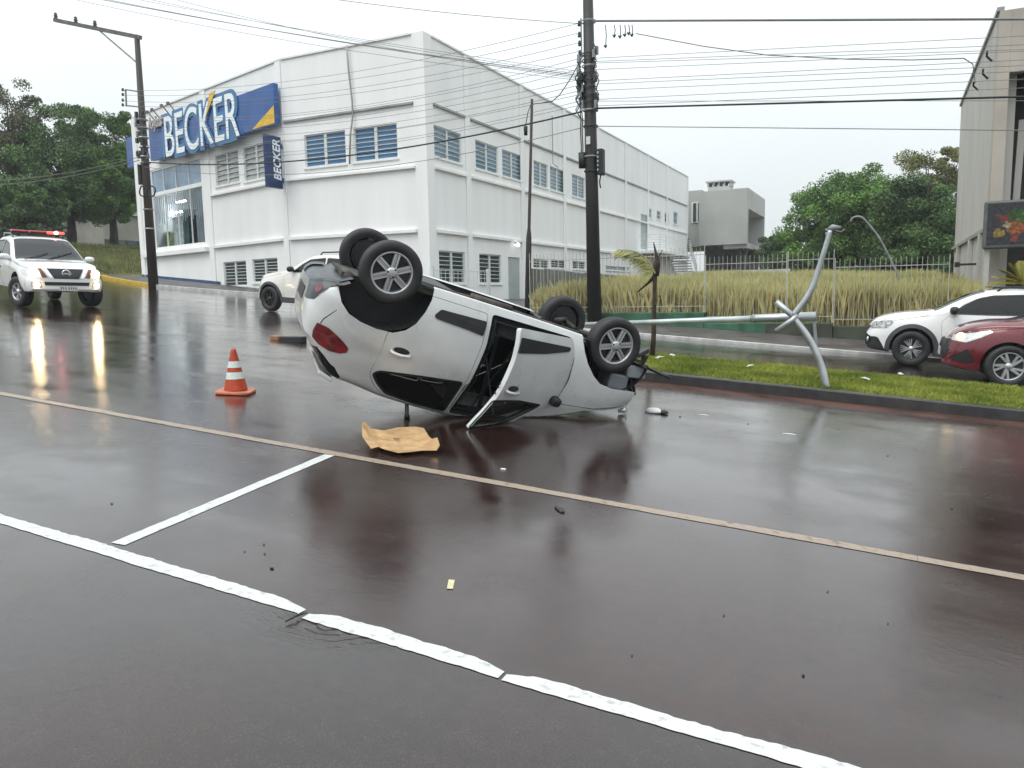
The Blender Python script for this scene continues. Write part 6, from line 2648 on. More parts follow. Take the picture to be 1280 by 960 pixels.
# bright folded edge of the open door
pl = dens(inset(rounded(DF, 0.04), 0.0045), 0.03)
n = len(pl)
mb = MB()
mb.cs = True
rows_ = [[swing(HS_.pt(X, HS_.v_at(X, z), 1, o_)) for X, z in pl] for o_ in (0.0005, -0.012, -0.05)]
mb.add(sum(rows_, []), [(i + k * n, i + (k + 1) * n, (i + 1) % n + (k + 1) * n, (i + 1) % n + k * n) for i in range(n) for k in range(2)])
HC.part(mb, 'door_edge', mat('door_edge_white', (0.62, 0.635, 0.635), 0.35, var=0.05), bpy.data.objects['front_door'], fix=False)
for z in (0.86, 0.90, 0.97):
    X = -1.462
    mb = MB()
    mb.cs = True
    mb.lathe([(0.012, 0), (0.010, 0.006), (0.001, 0.007)], 8, Matrix.Translation(swing(HS_.pt(X, HS_.v_at(X, z), 1, -0.02)) + Vector((-0.03, 0, 0))) @ Vector((-1, 0.5, 0)).to_track_quat('Z', 'Y').to_matrix().to_4x4())
    HC.part(mb, 'latch_bolt', M_TRIM, bpy.data.objects['front_door'])
# roof spoiler
mb = MB()
mb.prism([(-2.78, -0.57, 1.40), (-2.93, -0.53, 1.355), (-2.93, 0.53, 1.355), (-2.78, 0.57, 1.40)], (0, 0, 0.045))
HC.part(mb, 'spoiler', M_SILVER, bevel=0.012)
# closing panel under the rear bumper and its red reflectors
mb = MB()
mb.cs = True
xs_ = [XR + 0.004 + 0.36 * (i / 10) ** 1.5 for i in range(11)]
vv = []
for X in xs_:
    S_ = HS_.section(X)
    y0_ = S_[2][0]
    for j in range(9):
        t = -1 + 2 * j / 8
        vv.append((X, y0_ * t, S_[2][1] + 0.012 + 0.01 * (1 - t * t)))
mb.add(vv, [(i * 9 + j, i * 9 + j + 1, (i + 1) * 9 + j + 1, (i + 1) * 9 + j) for i in range(10) for j in range(8)])
HC.part(mb, 'rear_undertray', MATS['bumper_grey'], fix=False)
for side in (1, -1):
    pl = dens(rounded([(-3.20, 0.60), (-3.16, 0.56), (-3.17, 0.52), (-3.215, 0.56)], 0.01, 2), 0.02)
    mb = MB()
    mb.add([HS_.pt(X, HS_.v_at(X, z), side, 0.018) for X, z in pl], [tuple(range(len(pl)))])
    HC.part(mb, 'reflector', M_TAIL, fix=False)
# wheels hang out of their arches
for nm, X, ph in (('r', -2.59, 0.0), ('f', 0.0, 0.35)):
    for side in (1, -1):
        wheel(HC, (X, 0.735 * side, 0.197), side, 0.305, 0.205, 0.19, 'hub6', phase=ph + (0.52 if nm == 'r' else 0.0))

# underbody: floor, exhaust, tank, axle, arms
mb = MB()
mb.box(-2.1, 0.42, -0.72, 0.72, 0.27, 0.30)
mb.box(-2.98, -2.103, -0.40, 0.40, 0.36, 0.39)
mb.box(-2.3, -0.5, -0.78, -0.72, 0.21, 0.29)
mb.box(-2.3, -0.5, 0.72, 0.78, 0.21, 0.29)
HC.part(mb, 'floor_pan', M_UNDER)
mb = MB()
mb.cs = True
mb.tube([(0.1, 0.05, 0.25), (-0.6, 0.0, 0.25), (-1.6, 0.05, 0.25), (-2.1, 0.2, 0.28), (-2.4, 0.3, 0.34), (-2.85, 0.35, 0.40)], 0.03, 8)
mb.tube([(-1.0, 0.02, 0.24), (-1.5, 0.03, 0.24)], 0.06, 10)
mb.tube([(-2.9, 0.0, 0.40), (-2.9, 0.42, 0.40)], 0.06, 12)
HC.part(mb, 'exhaust', mat('rusty_exhaust', (0.07, 0.06, 0.052), 0.6, metal=0.4, var=0.4, vs=8))
mb = MB()
mb.box(-2.3, -1.8, -0.45, 0.45, 0.20, 0.268)
HC.part(mb, 'fuel_tank', M_TRIM, bevel=0.05)
mb = MB()
mb.cs = True
mb.tube([(-2.45, -0.6, 0.2), (-2.4, 0, 0.22), (-2.45, 0.6, 0.2)], 0.045, 10)
HC.part(mb, 'rear_axle', M_UNDER)
for s_ in (-1, 1):
    for a_, b_, r_ in (((-2.15, 0.5, 0.26), (-2.59, 0.62, 0.197), 0.04), ((-2.62, 0.55, 0.22), (-2.66, 0.52, 0.5), 0.045), ((0.0, 0.3, 0.22), (0.0, 0.62, 0.19), 0.03), ((-0.25, 0.35, 0.2), (0.0, 0.62, 0.17), 0.03), ((0.0, 0.58, 0.22), (-0.04, 0.53, 0.6), 0.045)):
        mb = MB()
        mb.cs = True
        mb.tube([(a_[0], a_[1] * s_, a_[2]), (b_[0], b_[1] * s_, b_[2])], r_, 9)
        HC.part(mb, 'suspension_arm', M_UNDER)

# cabin: seats, dash, steering wheel, belts, headliner trim
for Y in (0.36, -0.36):
    seat(HC, -1.05, Y, M_SEAT)
mb = MB()
mb.box(-2.35, -1.85, -0.405, 0.405, 0.36, 0.56)
mb.beam((-2.33, 0, 0.5), (-2.52, 0, 1.05), 0.81, 0.14, (1, 0, 0))
HC.part(mb, 'rear_bench', M_SEAT, bevel=0.04)
mb = MB()
mb.box(-0.5, -0.12, -0.70, 0.70, 0.62, 0.95)
HC.part(mb, 'dashboard', M_INT, bevel=0.06)
mb = MB()
mb.cs = True
sc_ = Vector((-0.62, 0.36, 0.90))
ring = [sc_ + Vector((0.07 * math.sin(t), 0.18 * math.cos(t), 0.165 * math.sin(t))) for t in [2 * math.pi * k / 22 for k in range(22)]]
mb.tube(ring, 0.014, 7, closed=True)
mb.tube([sc_, sc_ + Vector((0.2, 0, -0.08))], 0.03, 8)
for t in (0, 2.4, 3.9):
    mb.tube([sc_, sc_ + Vector((0.07 * math.sin(t), 0.18 * math.cos(t), 0.165 * math.sin(t)))], 0.014, 6)
HC.part(mb, 'steering_wheel', M_TRIM)
mb = MB()
mb.beam((-1.52, 0.72, 0.3), (-1.58, 0.60, 1.38), 0.09, 0.05)
mb.beam((-1.47, 0.745, 0.55), (-1.05, 0.70, 1.32), 0.03, 0.01)
HC.part(mb, 'inner_pillar', M_INT)
mb = MB()
mb.beam((-1.28, 0.62, 0.5), (-1.18, 0.56, 1.38), 0.045, 0.008, (0, 1, 0))
mb.beam((-0.98, 0.6, 0.42), (-1.3, 0.58, 1.36), 0.02, 0.02, (0, 1, 0))
HC.part(mb, 'seat_belt', M_TRIM)
mb = MB()
mb.box(-1.45, -0.6, -0.5, 0.5, 1.40, 1.41)
for k in range(7):
    mb.box(-1.45 + k * 0.12, -1.42 + k * 0.12, 0.40, 0.58, 1.36, 1.39)
HC.part(mb, 'headlining', mat('headlining_grey', (0.32, 0.32, 0.31), 0.9, var=0.15))
mb = MB()
mb.cs = True
mb.lathe([(0.001, -0.05), (0.05, -0.03), (0.06, 0.01), (0.02, 0.04), (0.001, 0.05)], 10, Matrix.Translation((-0.95, 0.5, 1.3)))
HC.part(mb, 'hanging_ornament', mat('amber_trinket', (0.5, 0.30, 0.06), 0.3, var=0.5, vs=30))
# crumpled sun visor, mirror base and wipers hanging at the pillar
mb = MB()
mb.beam((-0.55, 0.80, 0.93), (-0.50, 0.95, 0.97), 0.12, 0.10)
HC.part(mb, 'mirror', M_TRIM, bevel=0.03)
# exposed front end where the bumper tore away
mb = MB()
mb.box(0.30, 0.40, -0.62, 0.55, 0.34, 0.76)
HC.part(mb, 'radiator', mat('radiator_dark', (0.03, 0.03, 0.032), 0.6, var=0.3, vs=30, bump=0.4, bs=80), bevel=0.01)
mb = MB()
mb.box(-0.25, 0.28, -0.45, 0.35, 0.30, 0.82)
HC.part(mb, 'engine_block', M_UNDER, bevel=0.04)
mb = MB()
mb.prism([(0.10, 0.44, 0.50), (0.34, 0.44, 0.48), (0.36, 0.44, 0.66), (0.12, 0.44, 0.68)], (0, 0.30, 0))
HC.part(mb, 'washer_tank', M_GREYP, bevel=0.02)
mb = MB()
mb.prism([(0.26, 0.42, 0.36), (0.52, 0.40, 0.33), (0.55, 0.42, 0.46), (0.30, 0.44, 0.50)], (0, 0.32, 0))
HC.part(mb, 'duct', mat('duct_grey', (0.22, 0.25, 0.255), 0.45, var=0.15, vs=8), bevel=0.02)
mb = MB()
mb.box(0.42, 0.50, -0.60, 0.62, 0.42, 0.54)
HC.part(mb, 'bumper_beam', M_TRIM, bevel=0.015)
rr3 = random.Random(5)
mb = MB()
pts = [(0.50, 0.62, 0.22), (0.62, 0.52, 0.20), (0.66, 0.40, 0.30), (0.64, 0.42, 0.48), (0.56, 0.52, 0.66), (0.48, 0.60, 0.70), (0.46, 0.66, 0.5)]
mb.prism(pts, (0.03, -0.10, 0.0))
mb.prism([(0.40, 0.66, 0.20), (0.60, 0.50, 0.12), (0.62, 0.30, 0.16), (0.44, 0.40, 0.24)], (0.01, 0.02, 0.05))
HC.part(mb, 'torn_bumper', M_TRIM, bevel=0.008)
mb = MB()
mb.cs = True
for k in range(5):
    a = Vector((0.36 + rr3.uniform(-0.05, 0.1), rr3.uniform(0.1, 0.6), rr3.uniform(0.3, 0.6)))
    mb.tube(smooth_path([a + Vector((rr3.uniform(-0.1, 0.16), rr3.uniform(-0.12, 0.12), rr3.uniform(-0.14, 0.14))) * i for i in range(4)], 4), rr3.choice([0.012, 0.018, 0.026]), 6)
HC.part(mb, 'loose_hoses', M_TRIM)
mb = MB()
mb.cs = True
cc = Vector((0.47, 0.64, 0.88))
mb.tube([cc + Vector((0.05 * math.cos(t), 0, 0.05 * math.sin(t))) for t in [2 * math.pi * k / 14 for k in range(14)]], 0.012, 6, closed=True)
mb.lathe([(0.038, -0.02), (0.03, 0.03), (0.001, 0.035)], 12, Matrix.Translation(cc) @ Matrix.Rotation(-math.pi / 2, 4, 'X'))
HC.part(mb, 'fog_lamp', M_LENS)
mb = MB()
mb.box(-3.262, -3.25, -0.26, 0.26, 0.62, 0.75)
HC.part(mb, 'number_plate_recess', M_TRIM)
# ------------------------------------------------------------------ standing traffic
def pose(x, y, heading):
    """wheels on the sloping street, nose towards heading (radians from +x)"""
    t = Vector((math.cos(heading), math.sin(heading), 0))
    t.z = GR * t.x
    t.normalize()
    up = Vector((-GR, 0, 1)).normalized()
    l_ = up.cross(t).normalized()
    R = Matrix((t, l_, up)).transposed().to_4x4()
    return Matrix.Translation((x, y, gz(x) + 0.004)) @ R


def std_regs(sp):
    R = []
    for k in sp['arches']:
        R.append(('hole', arch(*k), 'z'))
    if sp.get('clad'):
        for q_, k in enumerate(sp['arches']):
            R.append(('cladding%d' % q_, arch(k[0], k[1], k[2] + 0.085, k[3] + 0.075), 'z'))
    for i, wv in enumerate(sp['windows']):
        R.append(('win%d' % i, rounded(wv, 0.03), 'z'))
    for nm, poly in sp.get('extra', ()):
        R.append((nm, poly, 'z'))
    for i, dv in enumerate(sp['doors']):
        R.append(('door%d' % i, inset(rounded(dv, 0.04), 0.004), 'z'))
        R.append(('gap', rounded(dv, 0.04), 'z'))
    w0, w1 = sp['screen']
    R.append(('windscreen', [(w0, 9.6), (w0, 12), (w1, 12), (w1 - 0.06, 9.5)], 'v'))
    hx0, hx1 = sp['hood']
    zf = sp['hoodline']
    a, b = zf(hx0), zf(hx1)
    R.append(('gap', [(hx0, a), (hx1, b), (hx1, b - 0.008), (hx0, a - 0.008)], 'z'))
    return R


def make_vehicle(name, label, sp, shell, M, m_paint):
    root = anchor(name, M @ Vector((sp['mid'], 0, 0)))
    tag(root, label, 'car' if 'cat' not in sp else sp['cat'])
    c = Car(shell, M, root)
    c.cut(std_regs(sp))
    c.patch('body', ['body'], (1, -1), m_paint, caps='fr')
    if sp.get('clad'):
        for s_ in (1, -1):
            for q_ in range(len(sp['arches'])):
                c.patch('arch_cladding', ['cladding%d' % q_], (s_,), M_CLAD, 0.012)
    for s_ in (1, -1):
        ds = []
        for i in range(len(sp['doors'])):
            ds.append(c.patch('door', ['door%d' % i], (s_,), m_paint))
        for i in range(len(sp['windows'])):
            c.patch('window', ['win%d' % i], (s_,), sp['glass'], -0.004, parent=ds[min(i, len(ds) - 1)] if ds else None)
            pl = dens(rounded(sp['windows'][i], 0.03), 0.03)
            pin = inset(pl, 0.018)
            n = len(pl)
            mb = MB()
            mb.cs = True
            mb.add([shell.pt(X, shell.v_at(X, z), s_, 0.004) for X, z in inset(pl, -0.008)] + [shell.pt(X, shell.v_at(X, z), s_, 0.002) for X, z in pin], [(k, (k + 1) % n, n + (k + 1) % n, n + k) for k in range(n)])
            c.part(mb, 'window_seal', M_TRIM, ds[min(i, len(ds) - 1)] if ds else None, fix=False)
        for i, (hx, hz) in enumerate(sp['handles']):
            handle(c, hx, hz, s_, m_paint, ds[min(i, len(ds) - 1)])
        for nm, mm_, off in sp.get('extra_m', ()):
            c.patch(nm, [nm], (s_,), mm_, off)
        for k in sp['arches']:
            liner(c, k[0], k[1], k[2], k[3], 0.35, shell.f['wS'](k[0]) - 0.01, s_)
        mirror(c, sp['mirror'][0], sp['mirror'][1], s_, sp.get('mirror_m', m_paint))
        for X, st in zip((0.0, -sp['wb']), sp['steer']):
            wheel(c, (X, (sp['track'] / 2) * s_, sp['R']), s_, sp['R'], sp['rr'], sp['tw'], sp['style'], steer=st, rim_mat=sp.get('rim_m'), phase=sp.get('phase', 0.3) + X)
    c.patch('windscreen', ['windscreen'], (1, -1), sp.get('screen_m', M_GLASSC), -0.003)
    mb = MB()
    mb.box(-sp['wb'] - 0.6, 0.5, -sp['track'] / 2 + 0.12, sp['track'] / 2 - 0.12, shell.f['zb'](0) + 0.04, shell.f['zb'](0) + 0.08)
    c.part(mb, 'floor_pan', M_UNDER)
    cab = sp['cab']
    for Y in (0.36, -0.36):
        seat(c, cab, Y, M_SEAT)
    mb = MB()
    mb.box(cab + 0.5, cab + 0.95, -0.66, 0.66, 0.6, 0.98)
    c.part(mb, 'dashboard', M_INT, bevel=0.06)
    mb = MB()
    mb.cs = True
    sc = Vector((cab + 0.42, 0.36, 0.92))
    mb.tube([sc + Vector((0.07 * math.sin(t), 0.18 * math.cos(t), 0.165 * math.sin(t))) for t in [2 * math.pi * k / 18 for k in range(18)]], 0.014, 6, closed=True)
    c.part(mb, 'steering_wheel', M_TRIM)
    return c


def plate(c, x, y, z, wd, hg, marks=None, name='number_plate'):
    mb = MB()
    mb.box(x, x + 0.012, y - wd / 2, y + wd / 2, z - hg / 2, z + hg / 2)
    p = c.part(mb, name, M_PLATE)
    if marks:
        # too small to read in the photograph: dark character-sized marks
        mk = MB()
        for i in range(7):
            a = y + wd * (-0.40 + 0.125 * i + (0.05 if i > 2 else 0))
            mk.box(x + 0.0125, x + 0.0135, a - wd * 0.03, a + wd * 0.03, z - hg * 0.28, z + hg * 0.26)
        c.part(mk, 'plate_marks', mat('plate_mark_grey', (0.12, 0.12, 0.115), 0.5, var=0.2), p)


# white crossover in the far lane
WX = on_y(1137, 436, 16.75).x
wsh = Shell({
    'zT': [(-3.55, 0.86), (-3.5, 1.05), (-3.35, 1.25), (-3.1, 1.42), (-2.7, 1.54), (-2.2, 1.585), (-1.7, 1.59), (-1.25, 1.555), (-0.95, 1.47), (-0.65, 1.32), (-0.35, 1.15), (-0.2, 1.09), (0.1, 1.05), (0.35, 1.0), (0.55, 0.94), (0.68, 0.87), (0.76, 0.78), (0.80, 0.68), (0.82, 0.60)],
    'zb': [(-3.55, 0.45), (-3.3, 0.32), (-2.6, 0.26), (-0.3, 0.24), (0.3, 0.25), (0.7, 0.27), (0.82, 0.33)],
    'zM': [(-3.55, 0.66), (-2.6, 0.7), (0, 0.68), (0.82, 0.5)],
    'wS': [(-3.55, 0.45), (-3.4, 0.68), (-3.1, 0.78), (-2.6, 0.82), (-0.3, 0.82), (0.2, 0.80), (0.5, 0.74), (0.7, 0.62), (0.82, 0.45)],
    'wM': [(-3.55, 0.48), (-3.4, 0.70), (-3.1, 0.80), (-2.6, 0.85), (-1, 0.855), (0, 0.845), (0.35, 0.80), (0.6, 0.70), (0.75, 0.57), (0.82, 0.46)],
    'zB': [(-3.55, 0.9), (-2.5, 1.13), (-1.8, 1.09), (-0.6, 1.03), (0, 0.96), (0.4, 0.90), (0.82, 0.56)],
    'wB': [(-3.55, 0.42), (-3.3, 0.64), (-2.6, 0.79), (-1.5, 0.82), (-0.5, 0.81), (0, 0.77), (0.35, 0.72), (0.6, 0.62), (0.75, 0.50), (0.82, 0.42)]}, tum=0.36)
wsp = dict(mid=-1.3, arches=[(0.0, 0.34, 0.385, 0.40), (-2.60, 0.34, 0.385, 0.40)], clad=True,
           windows=[[(-0.62, 1.055), (-0.80, 1.23), (-1.02, 1.36), (-1.25, 1.43), (-1.78, 1.475), (-1.80, 1.10), (-1.2, 1.07)], [(-1.86, 1.105), (-1.85, 1.475), (-2.35, 1.46), (-2.75, 1.34), (-2.82, 1.19), (-2.4, 1.14)]],
           doors=[[(-0.50, 0.36), (-0.46, 0.9), (-0.56, 1.0), (-0.82, 1.28), (-1.25, 1.47), (-1.82, 1.51), (-1.82, 0.36)], [(-1.835, 0.36), (-1.835, 1.51), (-2.4, 1.49), (-2.85, 1.35), (-2.88, 1.1), (-2.55, 0.8), (-2.2, 0.62), (-2.18, 0.36)]],
           handles=[(-1.66, 0.93), (-2.52, 0.98)], glass=M_GLASSD, screen=(-1.12, -0.26), screen_m=M_GLASSC, hood=(-0.25, 0.62), hoodline=lambda X: pchip([(-0.25, 1.0), (0.3, 0.95), (0.62, 0.80)])(X),
           mirror=(-0.66, 1.09), mirror_m=M_TRIM, wb=2.60, steer=(0.0, 0.0), track=1.50, R=0.338, rr=0.21, tw=0.20, style='multi', rim_m=M_RIM, cab=-1.15, phase=0.1,
           extra=[('headlamp', rounded([(0.78, 0.66), (0.72, 0.80), (0.40, 0.86), (0.34, 0.83), (0.46, 0.70)], 0.02)), ('bumper_corner', rounded([(0.815, 0.30), (0.80, 0.50), (0.66, 0.52), (0.60, 0.50), (0.52, 0.38), (0.44, 0.24), (0.70, 0.22)], 0.02))],
           extra_m=[('headlamp', mat('smoked_lens', (0.10, 0.11, 0.115), 0.12, metal=0.3, var=0.6, vs=26, coat=1.0, col2=(0.6, 0.62, 0.62)), 0.006), ('bumper_corner', M_TRIM, 0.006)])
wc = make_vehicle('crossover_car', 'white crossover with black arch cladding waiting beyond the median', wsp, wsh, pose(WX, 17.6, math.pi), M_CARWHITE)
wc.nose_patch('bumper_trim', [(-0.62, 0.34), (0.62, 0.34), (0.62, 0.50), (0.45, 0.56), (-0.45, 0.56), (-0.62, 0.50)], M_TRIM, 0.012, 0.05)
wc.nose_patch('grille', [(-0.42, 0.62), (0.42, 0.62), (0.46, 0.72), (-0.46, 0.72)], M_TRIM, 0.012, 0.05)
wc.nose_patch('skid_plate', [(-0.5, 0.285), (0.5, 0.285), (0.55, 0.335), (-0.55, 0.335)], M_RIM, 0.03, 0.05)
for s_ in (1, -1):
    mb = MB()
    mb.cs = True
    fxx = wsh.front_x(0.55, 0.45)
    mb.lathe([(0.055, 0.0), (0.05, 0.025), (0.001, 0.03)], 14, Matrix.Translation((fxx + 0.01, 0.55 * s_, 0.45)) @ Matrix.Rotation(math.pi / 2, 4, 'Y'))
    wc.part(mb, 'fog_lamp', M_LENS)
    mb = MB()
    mb.cs = True
    mb.tube([(-1.3, 0.60 * s_, 1.50), (-1.4, 0.62 * s_, 1.595), (-2.0, 0.62 * s_, 1.625), (-2.7, 0.60 * s_, 1.59), (-2.8, 0.58 * s_, 1.52)], 0.018, 7)
    wc.part(mb, 'roof_rail', M_TRIM)
    mb = MB()
    mb.beam((-2.2, 0.82 * s_, 0.28), (-0.42, 0.82 * s_, 0.27), 0.05, 0.12)
    wc.part(mb, 'sill_cladding', M_CLAD, bevel=0.02)
mb = MB()
mb.box(-1.9, -1.2, -0.3, 0.3, 1.585, 1.60)
wc.part(mb, 'sunroof', M_TRIM)

# dark red hatchback in the near lane
RX = on_y(1258, 458, 14.5).x
rsh = Shell({
    'zT': [(-3.3, 0.85), (-3.25, 1.0), (-3.1, 1.18), (-2.8, 1.36), (-2.3, 1.45), (-1.6, 1.475), (-1.1, 1.44), (-0.8, 1.36), (-0.5, 1.24), (-0.2, 1.12), (-0.05, 1.075), (0.2, 1.05), (0.45, 1.0), (0.65, 0.93), (0.78, 0.85), (0.86, 0.76), (0.90, 0.66), (0.92, 0.58)],
    'zb': [(-3.3, 0.4), (-3.1, 0.3), (-2.4, 0.22), (0, 0.21), (0.6, 0.22), (0.92, 0.27)],
    'zM': [(-3.3, 0.62), (-2.5, 0.66), (0, 0.64), (0.92, 0.45)],
    'wS': [(-3.3, 0.45), (-3.1, 0.7), (-2.5, 0.80), (-0.3, 0.81), (0.2, 0.80), (0.55, 0.74), (0.78, 0.63), (0.92, 0.48)],
    'wM': [(-3.3, 0.48), (-3.1, 0.72), (-2.5, 0.855), (-1, 0.86), (0, 0.855), (0.4, 0.81), (0.65, 0.72), (0.82, 0.60), (0.92, 0.46)],
    'zB': [(-3.3, 0.9), (-2.4, 1.05), (-1.5, 1.0), (-0.5, 0.97), (0, 0.95), (0.4, 0.90), (0.7, 0.8), (0.92, 0.54)],
    'wB': [(-3.3, 0.42), (-3, 0.64), (-2.4, 0.78), (-1.4, 0.82), (-0.4, 0.81), (0, 0.79), (0.4, 0.73), (0.7, 0.62), (0.85, 0.50), (0.92, 0.42)]}, tum=0.38)
rsp = dict(mid=-1.2, arches=[(0.0, 0.34, 0.385, 0.385), (-2.55, 0.34, 0.385, 0.385)],
           windows=[[(-0.55, 1.0), (-0.85, 1.2), (-1.15, 1.33), (-1.55, 1.385), (-1.58, 1.02)], [(-1.64, 1.02), (-1.62, 1.385), (-2.1, 1.37), (-2.5, 1.27), (-2.62, 1.12)]],
           doors=[[(-0.46, 0.30), (-0.42, 0.86), (-0.5, 0.96), (-0.86, 1.24), (-1.2, 1.39), (-1.6, 1.42), (-1.6, 0.30)], [(-1.615, 0.30), (-1.615, 1.42), (-2.1, 1.41), (-2.6, 1.28), (-2.68, 1.05), (-2.4, 0.72), (-2.15, 0.5), (-2.1, 0.30)]],
           handles=[(-1.45, 0.88), (-2.35, 0.92)], glass=M_GLASSD, screen=(-1.0, -0.10), hood=(-0.3, 0.74), hoodline=lambda X: pchip([(-0.3, 0.985), (0.3, 0.955), (0.74, 0.82)])(X),
           mirror=(-0.58, 1.02), wb=2.55, steer=(0.12, 0.0), track=1.50, R=0.335, rr=0.225, tw=0.205, style='swirl', cab=-1.05, phase=0.9,
           extra=[('headlamp', rounded([(0.83, 0.68), (0.80, 0.77), (0.52, 0.83), (0.30, 0.885), (0.26, 0.86), (0.42, 0.76), (0.62, 0.66)], 0.02)), ('bumper_duct', rounded([(0.84, 0.36), (0.52, 0.33), (0.47, 0.37), (0.58, 0.56), (0.66, 0.50), (0.80, 0.42)], 0.02))],
           extra_m=[('headlamp', M_LENS, 0.006), ('bumper_duct', M_TRIM, -0.012)])
rc_ = make_vehicle('red_hatchback', 'dark red hatchback with a lit headlamp and silver swirl wheels', rsp, rsh, pose(RX, 15.33, math.pi), M_RED)
rc_.nose_patch('grille', [(-0.5, 0.36), (0.5, 0.36), (0.58, 0.52), (0.50, 0.68), (-0.50, 0.68), (-0.58, 0.52)], M_TRIM, 0.012, 0.05)
rc_.nose_patch('grille_bar', [(-0.5, 0.70), (0.5, 0.70), (0.5, 0.725), (-0.5, 0.725)], M_CHROME, 0.02, 0.04)
plate(rc_, rsh.front_x(0, 0.5) + 0.02, 0, 0.46, 0.4, 0.13)
for s_ in (1, -1):
    mb = MB()
    mb.cs = True
    X_, z_ = 0.70, 0.745
    v_ = rsh.v_at(X_, z_)
    p = rsh.pt(X_, v_, s_, 0.004)
    q = Matrix.Translation(p) @ Vector((0.55, s_ * 0.85, 0.1)).to_track_quat('Z', 'Y').to_matrix().to_4x4()
    mb.lathe([(0.075, 0.0), (0.06, 0.02), (0.001, 0.028)], 16, q)
    rc_.part(mb, 'headlamp_bulb', M_HEADR)
    mb = MB()
    mb.cs = True
    mb.tube([rsh.pt(X, rsh.v_at(X, z), s_, 0.012) for X, z in ((0.60, 0.70), (0.50, 0.755), (0.42, 0.79), (0.34, 0.86))], 0.010, 5)
    rc_.part(mb, 'daytime_strip', mat('drl_white', (0.9, 0.93, 0.95), 0.3, emit=0.8, var=0))

# white SUV passing behind the wreck
SX = on_y(336, 374, 16.5).x
ssh = Shell({
    'zT': [(-3.5, 0.9), (-3.45, 1.15), (-3.25, 1.4), (-2.9, 1.58), (-2.4, 1.655), (-1.8, 1.665), (-1.4, 1.62), (-1.1, 1.50), (-0.8, 1.32), (-0.62, 1.21), (-0.4, 1.16), (0.0, 1.10), (0.35, 1.03), (0.55, 0.96), (0.66, 0.86), (0.73, 0.74), (0.75, 0.64)],
    'zb': [(-3.5, 0.5), (-3.2, 0.36), (-2.5, 0.30), (0.2, 0.29), (0.6, 0.32), (0.75, 0.38)],
    'zM': [(-3.5, 0.7), (-2.6, 0.74), (0, 0.72), (0.75, 0.55)],
    'wS': [(-3.5, 0.45), (-3.3, 0.7), (-2.6, 0.84), (-0.3, 0.84), (0.15, 0.82), (0.45, 0.74), (0.65, 0.60), (0.75, 0.45)],
    'wM': [(-3.5, 0.48), (-3.3, 0.72), (-2.6, 0.88), (-1, 0.885), (0, 0.875), (0.3, 0.82), (0.55, 0.68), (0.68, 0.54), (0.75, 0.44)],
    'zB': [(-3.5, 0.95), (-2.5, 1.19), (-1.5, 1.14), (-0.6, 1.09), (0, 1.02), (0.4, 0.92), (0.75, 0.60)],
    'wB': [(-3.5, 0.42), (-3.2, 0.66), (-2.5, 0.81), (-1.4, 0.84), (-0.5, 0.83), (0, 0.80), (0.3, 0.74), (0.55, 0.60), (0.68, 0.48), (0.75, 0.40)]}, tum=0.36)
ssp = dict(mid=-1.3, arches=[(0.0, 0.35, 0.39, 0.40), (-2.62, 0.35, 0.39, 0.40)], clad=True,
           windows=[[(-0.82, 1.12), (-1.08, 1.33), (-1.35, 1.48), (-1.85, 1.54), (-1.87, 1.16)], [(-1.94, 1.165), (-1.92, 1.54), (-2.4, 1.53), (-2.85, 1.42), (-2.95, 1.25)]],
           doors=[[(-0.55, 0.42), (-0.5, 0.98), (-0.74, 1.09), (-1.06, 1.37), (-1.38, 1.53), (-1.89, 1.575), (-1.89, 0.42)], [(-1.905, 0.42), (-1.905, 1.575), (-2.4, 1.565), (-2.9, 1.44), (-3.0, 1.2), (-2.6, 0.85), (-2.2, 0.65), (-2.16, 0.42)]],
           handles=[(-1.72, 1.0), (-2.6, 1.05)], glass=M_GLASS, screen=(-1.22, -0.66), hood=(-0.4, 0.55), hoodline=lambda X: pchip([(-0.4, 1.07), (0.2, 1.0), (0.55, 0.86)])(X),
           mirror=(-0.86, 1.17), mirror_m=M_TRIM, wb=2.62, steer=(-0.1, 0.0), track=1.54, R=0.345, rr=0.215, tw=0.215, style='six', rim_m=M_RIMD, cab=-1.25,
           extra=[('headlamp', rounded([(0.68, 0.80), (0.62, 0.90), (0.30, 0.94), (0.42, 0.82)], 0.02))], extra_m=[('headlamp', M_LENS, 0.006)])
sc2 = make_vehicle('white_suv', 'white SUV with black arches half hidden behind the overturned car', ssp, ssh, pose(SX, 17.35, math.pi), M_CARWHITE2)
for s_ in (1, -1):
    mb = MB()
    mb.cs = True
    mb.tube([(-1.55, 0.58 * s_, 1.60), (-1.65, 0.60 * s_, 1.69), (-2.2, 0.60 * s_, 1.72), (-2.8, 0.58 * s_, 1.66), (-2.9, 0.56 * s_, 1.58)], 0.02, 7)
    sc2.part(mb, 'roof_rail', M_TRIM)
    mb = MB()
    mb.beam((-2.2, 0.845 * s_, 0.36), (-0.42, 0.845 * s_, 0.35), 0.05, 0.16)
    sc2.part(mb, 'sill_cladding', M_CLAD, bevel=0.02)
sc2.nose_patch('grille', [(-0.4, 0.5), (0.4, 0.5), (0.46, 0.78), (-0.46, 0.78)], M_TRIM, 0.012, 0.05)

